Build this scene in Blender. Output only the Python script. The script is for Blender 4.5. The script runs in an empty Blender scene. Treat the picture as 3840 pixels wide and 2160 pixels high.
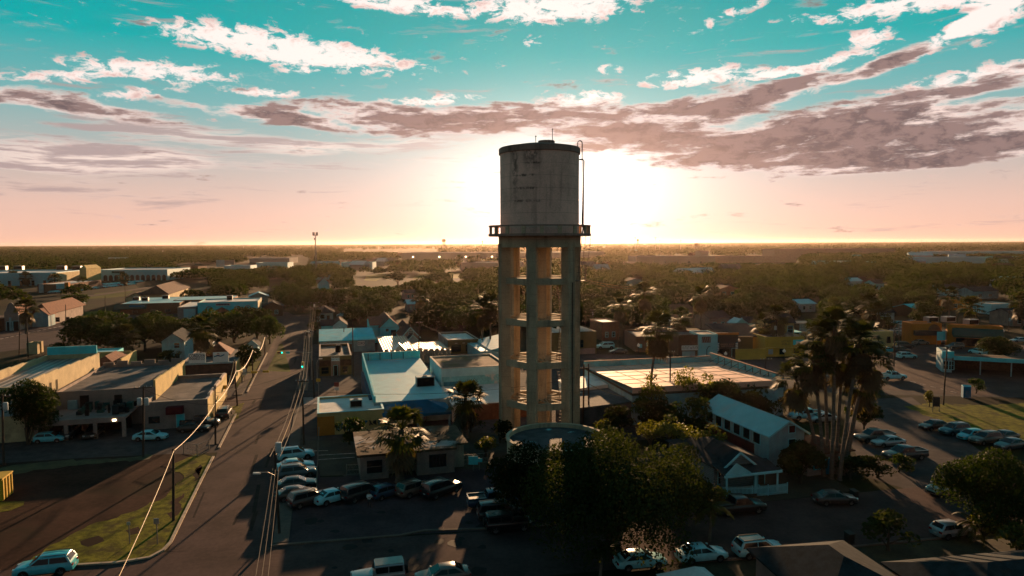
import bpy, math, random
import numpy as np
from mathutils import Matrix, Vector

random.seed(7)
rng = np.random.default_rng(7)
S = bpy.context.scene
COL = S.collection
R = math.radians
PI = math.pi

# ------------------------------------------------------------------ camera
CAM_H, F_PX = 29.0, 2560.0            # drone height (m), focal length in 3840-px photo pixels
PITCH = math.atan((1080 - 911) / F_PX)
ROLL = R(-0.254)
cam_data = bpy.data.cameras.new('Camera')
cam_data.lens, cam_data.sensor_width = 24.0, 36.0
cam_data.clip_start, cam_data.clip_end = 0.5, 60000
cam = bpy.data.objects.new('Camera', cam_data)
COL.objects.link(cam)
CAM_ROT = Matrix.Rotation(PI / 2 - PITCH, 3, 'X') @ Matrix.Rotation(ROLL, 3, 'Z')
cam.matrix_world = Matrix.Translation((0, 0, CAM_H)) @ CAM_ROT.to_4x4()
S.camera = cam
_R = np.array(CAM_ROT)

def ray(px, py):
    return _R @ np.array([(px - 1920) / F_PX, -(py - 1080) / F_PX, -1.0])
def G(px, py, z=0.0):
    """point of the level plane z seen at a photo pixel"""
    d = ray(px, py); t = (z - CAM_H) / d[2]
    return np.array([d[0] * t, d[1] * t, z])
def zat(px, py, Y):
    """height of a photo pixel on an upright plane at distance Y"""
    d = ray(px, py); return CAM_H + d[2] * Y / d[1]
def azel(px, py):
    d = ray(px, py)
    return math.degrees(math.atan2(d[0], d[1])), math.degrees(math.atan2(d[2], math.hypot(d[0], d[1])))

# ------------------------------------------------------------------ light, exposure
SUN_AZ, SUN_EL = azel(2092, 545)
EXPO = 1.5
K = 2.0 ** -EXPO                      # sky values below are written as they look at this exposure
S.view_settings.view_transform = 'Standard'
S.view_settings.look = 'None'
S.view_settings.gamma = 1.0
S.view_settings.exposure = EXPO
S.render.engine = 'CYCLES'
S.cycles.use_denoising = True
S.cycles.max_bounces = 6
S.cycles.diffuse_bounces = 2
S.cycles.glossy_bounces = 2
S.cycles.transmission_bounces = 2
S.cycles.transparent_max_bounces = 4
S.cycles.volume_bounces = 0
S.cycles.caustics_reflective = False
S.cycles.caustics_refractive = False

sun_data = bpy.data.lights.new('Sun', 'SUN')
sun_data.energy, sun_data.angle, sun_data.color = 4.2, R(0.6), (1.0, 0.60, 0.31)
sun = bpy.data.objects.new('Sun', sun_data)
COL.objects.link(sun)
SUN_DIR = Vector((math.sin(R(SUN_AZ)) * math.cos(R(SUN_EL)), math.cos(R(SUN_AZ)) * math.cos(R(SUN_EL)), math.sin(R(SUN_EL))))
sun.rotation_euler = SUN_DIR.to_track_quat('Z', 'Y').to_euler()
sun.location = SUN_DIR * 400

# ------------------------------------------------------------------ node helpers
class NT:
    def __init__(s, tree):
        s.t, s.n, s.l = tree, tree.nodes, tree.links
    def new(s, kind, **kw):
        n = s.n.new(kind)
        for k, v in kw.items(): setattr(n, k, v)
        return n
    def put(s, sock, v):
        if v is None: return
        if isinstance(v, bpy.types.NodeSocket): s.l.new(v, sock)
        else: sock.default_value = v
    def m(s, op, a, b=None, c=None, clamp=False):
        n = s.new('ShaderNodeMath', operation=op, use_clamp=clamp)
        for i, v in enumerate((a, b, c)): s.put(n.inputs[i], v)
        return n.outputs[0]
    def vm(s, op, a, b=None):
        n = s.new('ShaderNodeVectorMath', operation=op)
        s.put(n.inputs[0], a); s.put(n.inputs[1], b)
        return n.outputs['Value'] if op in ('LENGTH', 'DOT_PRODUCT') else n.outputs['Vector']
    def comb(s, x, y, z):
        n = s.new('ShaderNodeCombineXYZ')
        for i, v in enumerate((x, y, z)): s.put(n.inputs[i], v)
        return n.outputs[0]
    def mix(s, f, a, b, blend='MIX'):
        n = s.new('ShaderNodeMix', data_type='RGBA', blend_type=blend)
        s.put(n.inputs[0], f)
        for i, v in ((6, a), (7, b)):
            if isinstance(v, tuple) and len(v) == 3: v = v + (1,)
            s.put(n.inputs[i], v)
        return n.outputs[2]
    def step(s, v, lo, hi, a=0.0, b=1.0):
        n = s.new('ShaderNodeMapRange', interpolation_type='SMOOTHSTEP')
        s.put(n.inputs[0], v)
        for i, x in enumerate((lo, hi, a, b)): n.inputs[i + 1].default_value = x
        return n.outputs[0]
    def noise(s, v, scale, detail=4, rough=0.55, dist=0.0, dim='3D'):
        n = s.new('ShaderNodeTexNoise', noise_dimensions=dim)
        s.put(n.inputs['Vector'], v)
        n.inputs['Scale'].default_value = scale; n.inputs['Detail'].default_value = detail
        n.inputs['Roughness'].default_value = rough; n.inputs['Distortion'].default_value = dist
        return n.outputs['Fac']
    def ramp(s, f, stops, interp='LINEAR'):
        n = s.new('ShaderNodeValToRGB'); s.put(n.inputs[0], f)
        e = n.color_ramp.elements; n.color_ramp.interpolation = interp
        while len(e) < len(stops): e.new(0.5)
        for i, (p, c) in enumerate(stops):
            e[i].position = p; e[i].color = tuple(c) + (1,)
        return n.outputs[0]

# ------------------------------------------------------------------ sky
world = bpy.data.worlds.new('World'); S.world = world
world.use_nodes = True
wt = NT(world.node_tree)
for n in list(wt.n): wt.n.remove(n)
tc = wt.new('ShaderNodeTexCoord')
sep = wt.new('ShaderNodeSeparateXYZ'); wt.l.new(tc.outputs['Generated'], sep.inputs[0])
wx, wy, wz = sep.outputs
DEG = 180 / PI
az = wt.m('MULTIPLY', wt.m('ARCTAN2', wx, wy), DEG)
el = wt.m('MULTIPLY', wt.m('ARCSINE', wz), DEG)
GA, GE = azel(2110, 690)              # middle of the bright aureole, below the cloud bank that veils the sun itself
ga = wt.m('MULTIPLY', wt.m('SUBTRACT', az, GA), .70)
ge = wt.m('SUBTRACT', el, GE)
ge = wt.m('MAXIMUM', wt.m('MULTIPLY', ge, 1.75), wt.m('MULTIPLY', ge, -1.0))      # the bank shuts the glow off upwards
th = wt.m('SQRT', wt.m('ADD', wt.m('MULTIPLY', ga, ga), wt.m('MULTIPLY', ge, ge)))   # degrees away from it

base = wt.ramp(wt.m('DIVIDE', wt.m('MAXIMUM', el, 0.0), 90.0), [
    (0.0, (.92, .53, .39)), (.030, (.82, .53, .43)), (.070, (.52, .48, .45)), (.115, (.20, .45, .455)),
    (.165, (.0, .40, .41)), (.225, (.0, .33, .345)), (.42, (.02, .19, .25)), (1.0, (.03, .12, .185))])
glow = wt.m('ADD', wt.m('MULTIPLY', wt.m('EXPONENT', wt.m('DIVIDE', th, -4.3)), 2.1),
            wt.m('MULTIPLY', wt.m('EXPONENT', wt.m('DIVIDE', th, -1.6)), 3.0))
th2 = wt.m('SQRT', wt.m('ADD', wt.m('MULTIPLY', ga, ga), wt.m('POWER', wt.m('SUBTRACT', el, GE), 2.0)))
glow = wt.m('ADD', glow, wt.m('MULTIPLY', wt.m('EXPONENT', wt.m('DIVIDE', th2, -7.0)), .5))
glowc = wt.mix(1.0, (1.0, .80, .64), wt.comb(glow, glow, glow), 'MULTIPLY')
# behind the camera the sky is duller than around the sun
back = wt.mix(wt.step(wy, -0.85, 0.70), (.45, .43, .45), (1, 1, 1))
base = wt.mix(1.0, base, back, 'MULTIPLY')

# clouds: coordinates are azimuth / elevation in degrees
sky2 = wt.comb(az, el, 0.0)
warpn = wt.new('ShaderNodeTexNoise', noise_dimensions='3D')
wt.l.new(wt.vm('MULTIPLY', sky2, (0.10, 0.26, 1)), warpn.inputs['Vector'])
warpn.inputs['Scale'].default_value = 1.0; warpn.inputs['Detail'].default_value = 3
warp = wt.vm('MULTIPLY', wt.vm('SUBTRACT', warpn.outputs['Color'], (.5, .5, .5)), (4.0, 1.3, 0))
skyw = wt.vm('ADD', sky2, warp)

def blobs(lst):
    out = None
    for px, py, rx, ry, tilt, k in lst:
        a, e = azel(px, py)
        mp = wt.new('ShaderNodeMapping', vector_type='TEXTURE')
        wt.l.new(skyw, mp.inputs['Vector'])
        mp.inputs['Location'].default_value = (a, e, 0)
        mp.inputs['Rotation'].default_value = (0, 0, R(tilt))
        mp.inputs['Scale'].default_value = (rx * DEG / F_PX * .95, ry * DEG / F_PX, 1)
        v = wt.m('MULTIPLY_ADD', wt.vm('DOT_PRODUCT', mp.outputs[0], mp.outputs[0]), -k, k, clamp=True)
        out = v if out is None else wt.m('ADD', out, v)
    return out

WHITE = [(1080, 180, 620, 72, -4, 1.0), (560, 268, 400, 48, 4, .8), (180, 300, 200, 24, 4, .6), (500, 350, 220, 22, 12, .6),
         (1480, 12, 360, 40, -6, .9), (2060, 22, 420, 74, 2, 1.0), (1990, 168, 110, 30, 5, .5), (2260, 262, 90, 26, 0, .55),
         (2760, 50, 230, 22, 16, .6), (3220, 132, 130, 30, 6, .75), (3560, -10, 620, 46, 0, .9), (3740, 60, 170, 70, 25, .9),
         (3420, 190, 420, 30, 17, .8), (3050, 240, 330, 36, 12, .7), (2640, 285, 330, 40, 0, .8), (1000, 335, 200, 24, 0, .7),
         (1620, 366, 260, 26, 6, .7), (2170, 376, 200, 40, 4, .9), (3640, 290, 300, 44, 5, .8), (1130, 268, 110, 20, 3, .5)]
DARK = [(250, 388, 420, 40, -4, .95), (900, 415, 420, 36, -6, .8), (1480, 440, 640, 82, -2, 1.0), (2060, 440, 560, 92, 2, 1.0),
        (2560, 430, 430, 90, 10, 1.0), (2980, 330, 420, 50, 14, .85), (3290, 245, 200, 36, 20, .8), (3250, 440, 720, 84, 9, .95), (2900, 530, 620, 96, 3, 1.0),
        (3600, 510, 600, 96, 5, 1.0), (2350, 520, 420, 60, 0, .85), (3450, 590, 700, 54, 3, .95), (2620, 615, 330, 34, -3, .6)]
VEIL = [(740, 500, 560, 60, -4, .7), (200, 580, 560, 90, 0, .8), (900, 620, 640, 60, 0, .5), (1420, 540, 480, 46, 4, .65),
        (420, 720, 620, 50, 0, .40), (1250, 730, 420, 36, 0, .3), (1600, 610, 300, 28, 0, .5), (3780, 800, 120, 36, 5, .25)]
fW, fD, fV = blobs(WHITE), blobs(DARK), blobs(VEIL)
# puffs: fine noise; streaks: noise drawn out along the horizon, sloping up to the right
rot = wt.new('ShaderNodeMapping', vector_type='POINT'); wt.l.new(skyw, rot.inputs[0])
rot.inputs['Rotation'].default_value = (0, 0, R(-7)); rot.inputs['Scale'].default_value = (.20, 1.0, 1)
n_str = wt.noise(rot.outputs[0], 1.0, 6, .60, .1, '2D')
n_puf = wt.noise(wt.vm('MULTIPLY', sky2, (.62, 1.35, 1)), 1.0, 6, .66, .25, '2D')
n_vel = wt.noise(wt.vm('MULTIPLY', skyw, (.085, 1.15, 1)), 1.0, 5, .66, .1, '2D')
s0 = wt.m('SUBTRACT', n_str, .5); p0 = wt.m('SUBTRACT', n_puf, .5)
dW = wt.step(wt.m('ADD', fW, wt.m('MULTIPLY', p0, 2.5)), .34, .80)
dD = wt.step(wt.m('ADD', fD, wt.m('ADD', wt.m('MULTIPLY', s0, 2.4), wt.m('MULTIPLY', p0, .55))), .26, .84)
dV = wt.step(wt.m('ADD', fV, wt.m('MULTIPLY', wt.m('SUBTRACT', n_vel, .5), 2.4)), .26, .80)
# loose cloud elsewhere in the sky
far_el = wt.m('MULTIPLY', wt.step(el, 3, 16), wt.m('SUBTRACT', 1.0, wt.step(wy, .70, .86)))
dO = wt.m('MULTIPLY', wt.step(n_str, .52, .70), far_el)
core = wt.step(wt.m('ADD', fD, wt.m('ADD', wt.m('MULTIPLY', s0, 4.4), wt.m('MULTIPLY', p0, 1.3))), .35, 1.25)
near = wt.m('EXPONENT', wt.m('DIVIDE', th, -6.5), clamp=True)
white_c = wt.mix(wt.step(n_puf, .50, .74), (1.05, .86, .79), (.72, .48, .44))
white_c = wt.mix(wt.step(wt.m('SUBTRACT', fW, n_puf), -.1, .3), white_c, (1.06, .92, .86))
dark_c = wt.mix(wt.step(wt.m('ADD', n_puf, wt.m('MULTIPLY', s0, .6)), .36, .62), (.15, .112, .118), (.30, .205, .195))
dark_c = wt.mix(near, dark_c, (1.05, .56, .38))
edge_c = wt.mix(core, (1.02, .79, .71), dark_c)
veil_c = wt.mix(wt.step(n_vel, .42, .60), (1.02, .80, .70), (.46, .335, .325))
c = wt.mix(wt.m('MULTIPLY', dV, .85), base, veil_c)
c = wt.mix(wt.m('MULTIPLY', dO, .6), c, (.36, .33, .33))
c = wt.mix(dW, c, white_c)
c = wt.mix(dD, c, edge_c)
c = wt.mix(1.0, c, wt.mix(wt.m('MULTIPLY', dD, .93), glowc, (0, 0, 0)), 'ADD')
bg = wt.new('ShaderNodeBackground')
wt.l.new(c, bg.inputs[0]); bg.inputs[1].default_value = K
wo = wt.new('ShaderNodeOutputWorld'); wt.l.new(bg.outputs[0], wo.inputs[0])
world.cycles.sampling_method = 'MANUAL'; world.cycles.sample_map_resolution = 256

# ------------------------------------------------------------------ materials
MATS = {}
def mat(name, col, rough=.8, var=.18, scale=.6, spec=.3, metal=0.0, bump=0.0, col2=None, f2=(.5, .6), s2=.25, stretch=None, emit=None, estr=0.0):
    """base colour broken up by coarse and fine noise; col2 adds stains of a second colour"""
    if name in MATS: return MATS[name]
    m_ = bpy.data.materials.new(name); m_.use_nodes = True
    t = NT(m_.node_tree); b = t.n['Principled BSDF']
    o = t.new('ShaderNodeTexCoord').outputs['Object']
    if stretch: o = t.vm('MULTIPLY', o, stretch)
    n1 = t.noise(o, scale, 5, .6); n2 = t.noise(o, scale * 9, 3, .6)
    f = t.m('ADD', t.m('MULTIPLY', n1, .65), t.m('MULTIPLY', n2, .35))
    lo = tuple(x * (1 - var * 1.6) for x in col); hi = tuple(min(1, x * (1 + var * 1.6)) for x in col)
    c_ = t.mix(t.step(f, .3, .7), lo, hi)
    if col2: c_ = t.mix(t.step(t.noise(o, s2, 6, .65), f2[0], f2[1]), c_, col2)
    t.l.new(c_, b.inputs['Base Color'])
    b.inputs['Roughness'].default_value = rough; b.inputs['Metallic'].default_value = metal
    b.inputs['Specular IOR Level'].default_value = spec
    if bump:
        bn = t.new('ShaderNodeBump'); bn.inputs['Strength'].default_value = bump; bn.inputs['Distance'].default_value = .05
        t.l.new(f, bn.inputs['Height']); t.l.new(bn.outputs[0], b.inputs['Normal'])
    if emit:
        b.inputs['Emission Color'].default_value = emit + (1,); b.inputs['Emission Strength'].default_value = estr
    MATS[name] = m_
    return m_

# ------------------------------------------------------------------ mesh builder
class MB:
    def __init__(s): s.v, s.f, s.mi = [], [], []
    def add(s, vs, fs, mi=0):
        o = len(s.v); s.v += [tuple(map(float, p)) for p in vs]; s.f += [tuple(i + o for i in q) for q in fs]; s.mi += [mi] * len(fs)
        return s
    def box(s, x0, y0, z0, x1, y1, z1, mi=0):
        return s.add([(x0, y0, z0), (x1, y0, z0), (x1, y1, z0), (x0, y1, z0), (x0, y0, z1), (x1, y0, z1), (x1, y1, z1), (x0, y1, z1)],
                     [(3, 2, 1, 0), (4, 5, 6, 7), (0, 1, 5, 4), (1, 2, 6, 5), (2, 3, 7, 6), (3, 0, 4, 7)], mi)
    def prism(s, poly, z0, z1, mi=0):
        n = len(poly)
        zs0 = z0 if hasattr(z0, '__len__') else [z0] * n; zs1 = z1 if hasattr(z1, '__len__') else [z1] * n
        vs = [(p[0], p[1], z) for p, z in zip(poly, zs0)] + [(p[0], p[1], z) for p, z in zip(poly, zs1)]
        fs = [tuple(range(n - 1, -1, -1)), tuple(range(n, 2 * n))] + [(i, (i + 1) % n, n + (i + 1) % n, n + i) for i in range(n)]
        return s.add(vs, fs, mi)
    def bar(s, a, b, w, h=None, mi=0):
        """box of cross-section w x h from a to b (axis of the section kept level)"""
        a, b = Vector(a), Vector(b); h = w if h is None else h
        d = (b - a).normalized(); up = Vector((0, 0, 1)) if abs(d.z) < .95 else Vector((0, 1, 0))
        r = d.cross(up).normalized(); u = r.cross(d)
        vs = [p + r * (w / 2 * i) + u * (h / 2 * j) for p in (a, b) for i, j in ((-1, -1), (1, -1), (1, 1), (-1, 1))]
        return s.add(vs, [(3, 2, 1, 0), (4, 5, 6, 7), (0, 1, 5, 4), (1, 2, 6, 5), (2, 3, 7, 6), (3, 0, 4, 7)], mi)
    def tube(s, pts, r, n=6, mi=0, cap=True):
        pts = [Vector(p) for p in pts]; k = len(pts)
        rs = r if hasattr(r, '__len__') else [r] * k
        vs, fs = [], []
        for i, p in enumerate(pts):
            d = (pts[min(i + 1, k - 1)] - pts[max(i - 1, 0)]).normalized()
            up = Vector((0, 0, 1)) if abs(d.z) < .9 else Vector((0, 1, 0))
            a = d.cross(up).normalized(); b = a.cross(d)
            vs += [p + (a * math.cos(2 * PI * j / n) + b * math.sin(2 * PI * j / n)) * rs[i] for j in range(n)]
        for i in range(k - 1):
            fs += [(i * n + j, i * n + (j + 1) % n, (i + 1) * n + (j + 1) % n, (i + 1) * n + j) for j in range(n)]
        if cap: fs += [tuple(range(n - 1, -1, -1)), tuple(range((k - 1) * n, k * n))]
        return s.add(vs, fs, mi)
    def lathe(s, prof, n=32, c=(0, 0), mi=0, a0=0.0):
        k = len(prof)
        vs = [(c[0] + r * math.cos(a0 + 2 * PI * j / n), c[1] + r * math.sin(a0 + 2 * PI * j / n), z) for r, z in prof for j in range(n)]
        fs = [(i * n + j, i * n + (j + 1) % n, (i + 1) * n + (j + 1) % n, (i + 1) * n + j) for i in range(k - 1) for j in range(n)]
        return s.add(vs, fs, mi)
    def disc(s, r, z, n=32, c=(0, 0), mi=0):
        return s.add([(c[0] + r * math.cos(2 * PI * j / n), c[1] + r * math.sin(2 * PI * j / n), z) for j in range(n)], [tuple(range(n))], mi)
    def quad(s, a, b, c, d, mi=0): return s.add([a, b, c, d], [(0, 1, 2, 3)], mi)
    def build(s, name, m_, parent=None, smooth=False, loc=None):
        me = bpy.data.meshes.new(name); me.from_pydata(s.v, [], s.f)
        ms = m_ if isinstance(m_, (list, tuple)) else [m_]
        for q in ms: me.materials.append(q)
        if len(ms) > 1: me.polygons.foreach_set('material_index', s.mi)
        if smooth:
            me.polygons.foreach_set('use_smooth', [True] * len(me.polygons)); me.set_sharp_from_angle(angle=R(38))
        me.update()
        return link(bpy.data.objects.new(name, me), parent, loc)
def link(o, parent=None, loc=None):
    COL.objects.link(o)
    if parent is not None: o.parent = parent
    if loc is not None: o.location = loc
    return o
def npmesh(name, V, Q, m_, mids=None):
    """mesh from numpy vertices (n,3) and faces (k,3|4)"""
    me = bpy.data.meshes.new(name); V = np.asarray(V, np.float32); Q = np.asarray(Q, np.int32); k = Q.shape[1]
    me.vertices.add(len(V)); me.vertices.foreach_set('co', V.ravel())
    me.loops.add(Q.size); me.loops.foreach_set('vertex_index', Q.ravel())
    me.polygons.add(len(Q)); me.polygons.foreach_set('loop_start', np.arange(0, Q.size, k, dtype=np.int32))
    for q in (m_ if isinstance(m_, (list, tuple)) else [m_]): me.materials.append(q)
    if mids is not None: me.polygons.foreach_set('material_index', np.asarray(mids, np.int32))
    me.update(); me.validate()
    return me
def tag(o, label, cat, group=None):
    o['label'] = label; o['category'] = cat
    if group: o['group'] = group
    return o
def thing(name, label, cat, loc=(0, 0, 0), rz=0.0, group=None):
    o = bpy.data.objects.new(name, None); o.empty_display_size = .5
    COL.objects.link(o); o.location = loc; o.rotation_euler = (0, 0, rz)
    return tag(o, label, cat, group)
def structure(o, kind='structure'): o['kind'] = kind; return o
def dup(root, loc=None, rz=None, label=None, group=None, scale=None):
    r = root.copy(); COL.objects.link(r)
    if loc is not None: r.location = loc
    if rz is not None: r.rotation_euler = (0, 0, rz)
    if scale is not None: r.scale = scale if hasattr(scale, '__len__') else (scale,) * 3
    if label: r['label'] = label
    if group: r['group'] = group
    for ch in list(root.children):
        c_ = ch.copy(); COL.objects.link(c_); c_.parent = r
        for g in list(ch.children):
            d = g.copy(); COL.objects.link(d); d.parent = c_
    return r
# ------------------------------------------------------------------ ground, roads, verges
M_ground = mat('ground earth', (.017, .015, .008), .97, .4, .05, .03, col2=(.026, .025, .008), f2=(.48, .62), s2=.03)
M_asph = mat('street asphalt', (.066, .039, .036), .95, .22, .25, .05, col2=(.046, .029, .028), f2=(.55, .72), s2=.12)
M_asph2 = mat('lot asphalt', (.056, .036, .039), .95, .25, .3, .05, col2=(.038, .026, .028), f2=(.52, .66), s2=.16)
M_gravel = mat('pale gravel', (.064, .050, .049), .97, .22, .8, .04, col2=(.044, .034, .034), f2=(.5, .7), s2=.15)
M_dirt = mat('bare dirt', (.046, .021, .015), .97, .3, .2, .03, col2=(.032, .018, .012), f2=(.48, .6), s2=.1)
M_grass = mat('verge grass', (.125, .110, .012), .95, .42, 1.1, .03, col2=(.058, .046, .014), f2=(.46, .66), s2=.5, bump=1.0)
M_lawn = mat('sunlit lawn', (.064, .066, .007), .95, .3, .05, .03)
M_side = mat('sidewalk concrete', (.12, .088, .072), .95, .15, .6, .05, col2=(.08, .06, .05), f2=(.52, .7), s2=.3)
M_paint = mat('worn road paint', (.42, .33, .30), .8, .3, 2.0, .2)
M_kerb = mat('kerb concrete', (.36, .27, .20), .9, .2, 1.5, .2)
def W(*pts): return [tuple(G(*p)[:2]) for p in pts]
def sheet(name, poly, z, m_, rag=0.0):
    if rag:                                # ragged edge
        rr, out = random.Random(len(poly) * 7 + int(z * 1e4)), []
        for (x0, y0), (x1, y1) in zip(poly, poly[1:] + poly[:1]):
            L_ = math.hypot(x1 - x0, y1 - y0); n_ = max(1, int(L_ / .7)); nx_, ny_ = (y1 - y0) / L_, -(x1 - x0) / L_
            for k in range(n_): q = rr.gauss(0, rag) if k else 0; out.append((x0 + (x1 - x0) * k / n_ + nx_ * q, y0 + (y1 - y0) * k / n_ + ny_ * q))
        poly = out
    return structure(MB().add([(x, y, z) for x, y in poly], [tuple(range(len(poly)))]).build(name, m_))
def strip(b, pts, w, z0, z1):
    """low kerb or path of width w along ground points"""
    pts = [Vector((p[0], p[1], 0)) for p in pts]; L, Rr = [], []
    for i, p in enumerate(pts):
        d = (pts[min(i + 1, len(pts) - 1)] - pts[max(i - 1, 0)]).normalized(); n = Vector((-d.y, d.x, 0)) * (w / 2)
        L.append(p + n); Rr.append(p - n)
    for i in range(len(pts) - 1):
        b.prism([L[i], Rr[i], Rr[i + 1], L[i + 1]], z0, z1)
    return b
b = MB(); n = 24
xs = np.concatenate([[-14000], np.linspace(-9000, 9000, n), [14000]]); ys = np.array([-600, -100, 60, 200, 500, 1000, 2500, 6000, 14000])
for i in range(len(xs) - 1):
    for j in range(len(ys) - 1): b.quad((xs[i], ys[j], 0), (xs[i + 1], ys[j], 0), (xs[i + 1], ys[j + 1], 0), (xs[i], ys[j + 1], 0))
structure(b.build('ground', M_ground))
SO, SU, SV = np.array([-33.2, 64.7]), np.array([-.267, .9637]), np.array([.9637, .267])
def ST(u, v): return tuple(SO + SU * u + SV * v)
GRID = math.atan2(.267, .9637)            # the town's blocks are turned about 15 degrees
sheet('lot_paving', W((-400, 1540), (200, 1560), (900, 1420), (1180, 1290), (1400, 1290), (1900, 1320), (2300, 1330), (3000, 1345), (3400, 1290), (4300, 1300),
      (4300, 1500), (3300, 1480), (3050, 1470), (2650, 1620), (2000, 1700), (1300, 1790), (1060, 1680), (760, 1700), (300, 1720), (-300, 1760)), .004, M_gravel)
sheet('dirt_lot', W((-500, 1790), (-100, 1745), (300, 1718), (660, 1702), (760, 1705), (735, 1850), (640, 2030), (560, 2094), (440, 2113), (200, 2140), (-500, 2200)), .010, M_dirt)
sheet('parking_lot', W((1012, 2046), (1042, 1890), (1062, 1850), (1075, 1700), (1180, 1700), (1200, 1790), (1500, 1782), (1720, 1760), (1960, 1745), (2150, 1800), (2250, 1950), (1900, 1986), (1560, 2004)), .016, M_asph2)
st_l = [ST(u, 0) for u in (-2, 10, 30, 60, 100, 150, 220)]; st_r = [ST(u, 9.2) for u in (220, 150, 100, 60, 30, 10, -4)]
sheet('street', st_l + st_r, .022, M_asph)
sheet('cross_street', W((1010, 2052), (1500, 2013), (1900, 1987), (2300, 1947), (2660, 1902), (2990, 1870), (3300, 1840), (4300, 1750), (4300, 1950), (3560, 2018), (3280, 2045), (2870, 2092), (2560, 2113),
      (1900, 2175), (1000, 2300), (-400, 2420), (-400, 2160), (290, 2126), (440, 2117), (560, 2098), (612, 2072)), .019, M_asph)
sheet('far_cross_street', [ST(u, v) for u, v in ((58, -60), (58, -.1), (58, 9.3), (58, 48), (66, 48), (66, 9.3), (66, -.1), (66, -60))], .0185, M_asph)
sheet('side_street', W((-300, 1290), (0, 1245), (330, 1192), (620, 1150), (1080, 1170), (1170, 1225), (1040, 1235), (700, 1235), (420, 1262), (0, 1320), (-300, 1360)), .012, M_asph2)
sheet('dirt_lane', W((3170, 1500), (3420, 1490), (3660, 1680), (3850, 1800), (3400, 1835), (3250, 1790), (3180, 1640)), .009, M_gravel)
sheet('road_right', W((3000, 1360), (3300, 1300), (4300, 1330), (4300, 1500), (3500, 1478), (3080, 1440)), .013, M_asph)
sheet('grass_field', W((3390, 1522), (3500, 1512), (3700, 1520), (4300, 1490), (4300, 1720), (3850, 1690), (3640, 1625), (3500, 1570)), .012, M_grass, .3)
sheet('grass_verge', W((60, 2136), (290, 2123), (440, 2113), (560, 2094), (612, 2066), (640, 2037), (700, 1915), (756, 1802), (800, 1716), (740, 1700), (640, 1745), (690, 1790), (610, 1870), (440, 1942), (330, 1972), (170, 2058)), .026, M_grass, .16)
sheet('grass_corner', W((815, 1580), (850, 1530), (920, 1508), (905, 1545), (870, 1590), (845, 1590)), .027, M_grass, .16)
sheet('grass_patch', W((-60, 1880), (92, 1880), (88, 1895), (40, 1915), (-60, 1930)), .028, M_grass, .16)
sheet('grass_strip', W((-60, 1760), (200, 1730), (470, 1718), (575, 1706), (560, 1722), (300, 1745), (-60, 1790)), .027, mat('dull grass', (.055, .046, .016), .95, .35, .5), .25)
sheet('house_yard', W((1060, 1690), (1075, 1660), (1300, 1640), (1900, 1620), (2000, 1760), (1200, 1785), (1190, 1700)), .008, mat('worn yard', (.034, .026, .016), .95, .4, .3))
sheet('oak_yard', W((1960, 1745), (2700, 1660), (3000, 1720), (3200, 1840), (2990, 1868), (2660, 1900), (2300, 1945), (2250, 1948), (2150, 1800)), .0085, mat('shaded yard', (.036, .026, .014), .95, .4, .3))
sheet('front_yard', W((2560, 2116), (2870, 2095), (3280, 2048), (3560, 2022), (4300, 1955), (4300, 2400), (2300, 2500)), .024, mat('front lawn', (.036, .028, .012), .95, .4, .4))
for pl in (((1365, 1052), (1375, 1034), (1430, 1026), (1450, 1032), (1410, 1054)), ((1545, 1046), (1570, 1026), (1615, 1026), (1600, 1044)), ((1660, 1044), (1690, 1024), (1740, 1024), (1715, 1044)), ((320, 1122), (360, 1100), (500, 1090), (470, 1112)), ((180, 1205), (240, 1180), (370, 1165), (390, 1172), (260, 1200)), ((1090, 1395), (1060, 1290), (1048, 1292), (1010, 1372), (1000, 1392))):
    sheet('lawn', W(*pl), .03, M_lawn)
sheet('lawn', [ST(u, v) for u, v in ((76, -3), (76, -.6), (108, -.6), (108, -3.5))], .031, M_lawn)
b = MB()
for pts in (W((290, 2121), (440, 2112), (560, 2093), (612, 2065), (640, 2036), (700, 1913), (756, 1800), (800, 1714)), [ST(70, -.1), ST(120, -.1)], [ST(32, -.1), ST(52, -.1)]):
    strip(b, pts, .3, 0, .15)
structure(b.build('kerb', M_kerb))
b = MB(); strip(b, W((1018, 2048), (1500, 2010), (1590, 1992), (1900, 1983), (2180, 1958)), .35, 0, .14); structure(b.build('parking_kerb', M_side))
b = MB(); strip(b, W((2560, 2112), (2870, 2091), (3280, 2044), (3560, 2017), (3900, 1990)), .3, 0, .14); structure(b.build('street_kerb', M_side))
b = MB()
strip(b, [ST(u, 10.2) for u in (-3, 10, 26, 40, 56)], 1.5, 0, .10); strip(b, [ST(u, 10.4) for u in (68, 90, 130, 170)], 1.8, 0, .10)
strip(b, [ST(u, -1.6) for u in (68, 90)], 1.6, 0, .1); strip(b, [ST(u, -1.2) for u in (34, 55)], 1.4, 0, .08)
strip(b, W((-100, 1255), (0, 1237), (330, 1192), (385, 1182)), 2.2, 0, .12)
structure(b.build('sidewalk', M_side))
b = MB()
for k in range(9): q = [ST(50.2 + k * .95, -9.5), ST(50.2 + k * .95, -5.8), ST(50.65 + k * .95, -5.8), ST(50.65 + k * .95, -9.5)]; b.add([(x, y, .034) for x, y in q], [(0, 1, 2, 3)])
for k in range(7): q = [ST(56 + k * .9, 10.5), ST(56 + k * .9, 13.5), ST(56.4 + k * .9, 13.5), ST(56.4 + k * .9, 10.5)]; b.add([(x, y, .034) for x, y in q], [(0, 1, 2, 3)])
structure(b.build('crosswalk_marking', M_paint))
b = MB()
for p, q in (((1870, 1628 + 300), (1940, 1922)), ((1900, 1965), (2000, 1955)), ((1060, 1695), (1230, 1690)), ((1190, 1708), (1330, 1700)), ((1190, 1725), (1330, 1715))):
    strip(b, W(p, q), .12, .0, .045)
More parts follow.
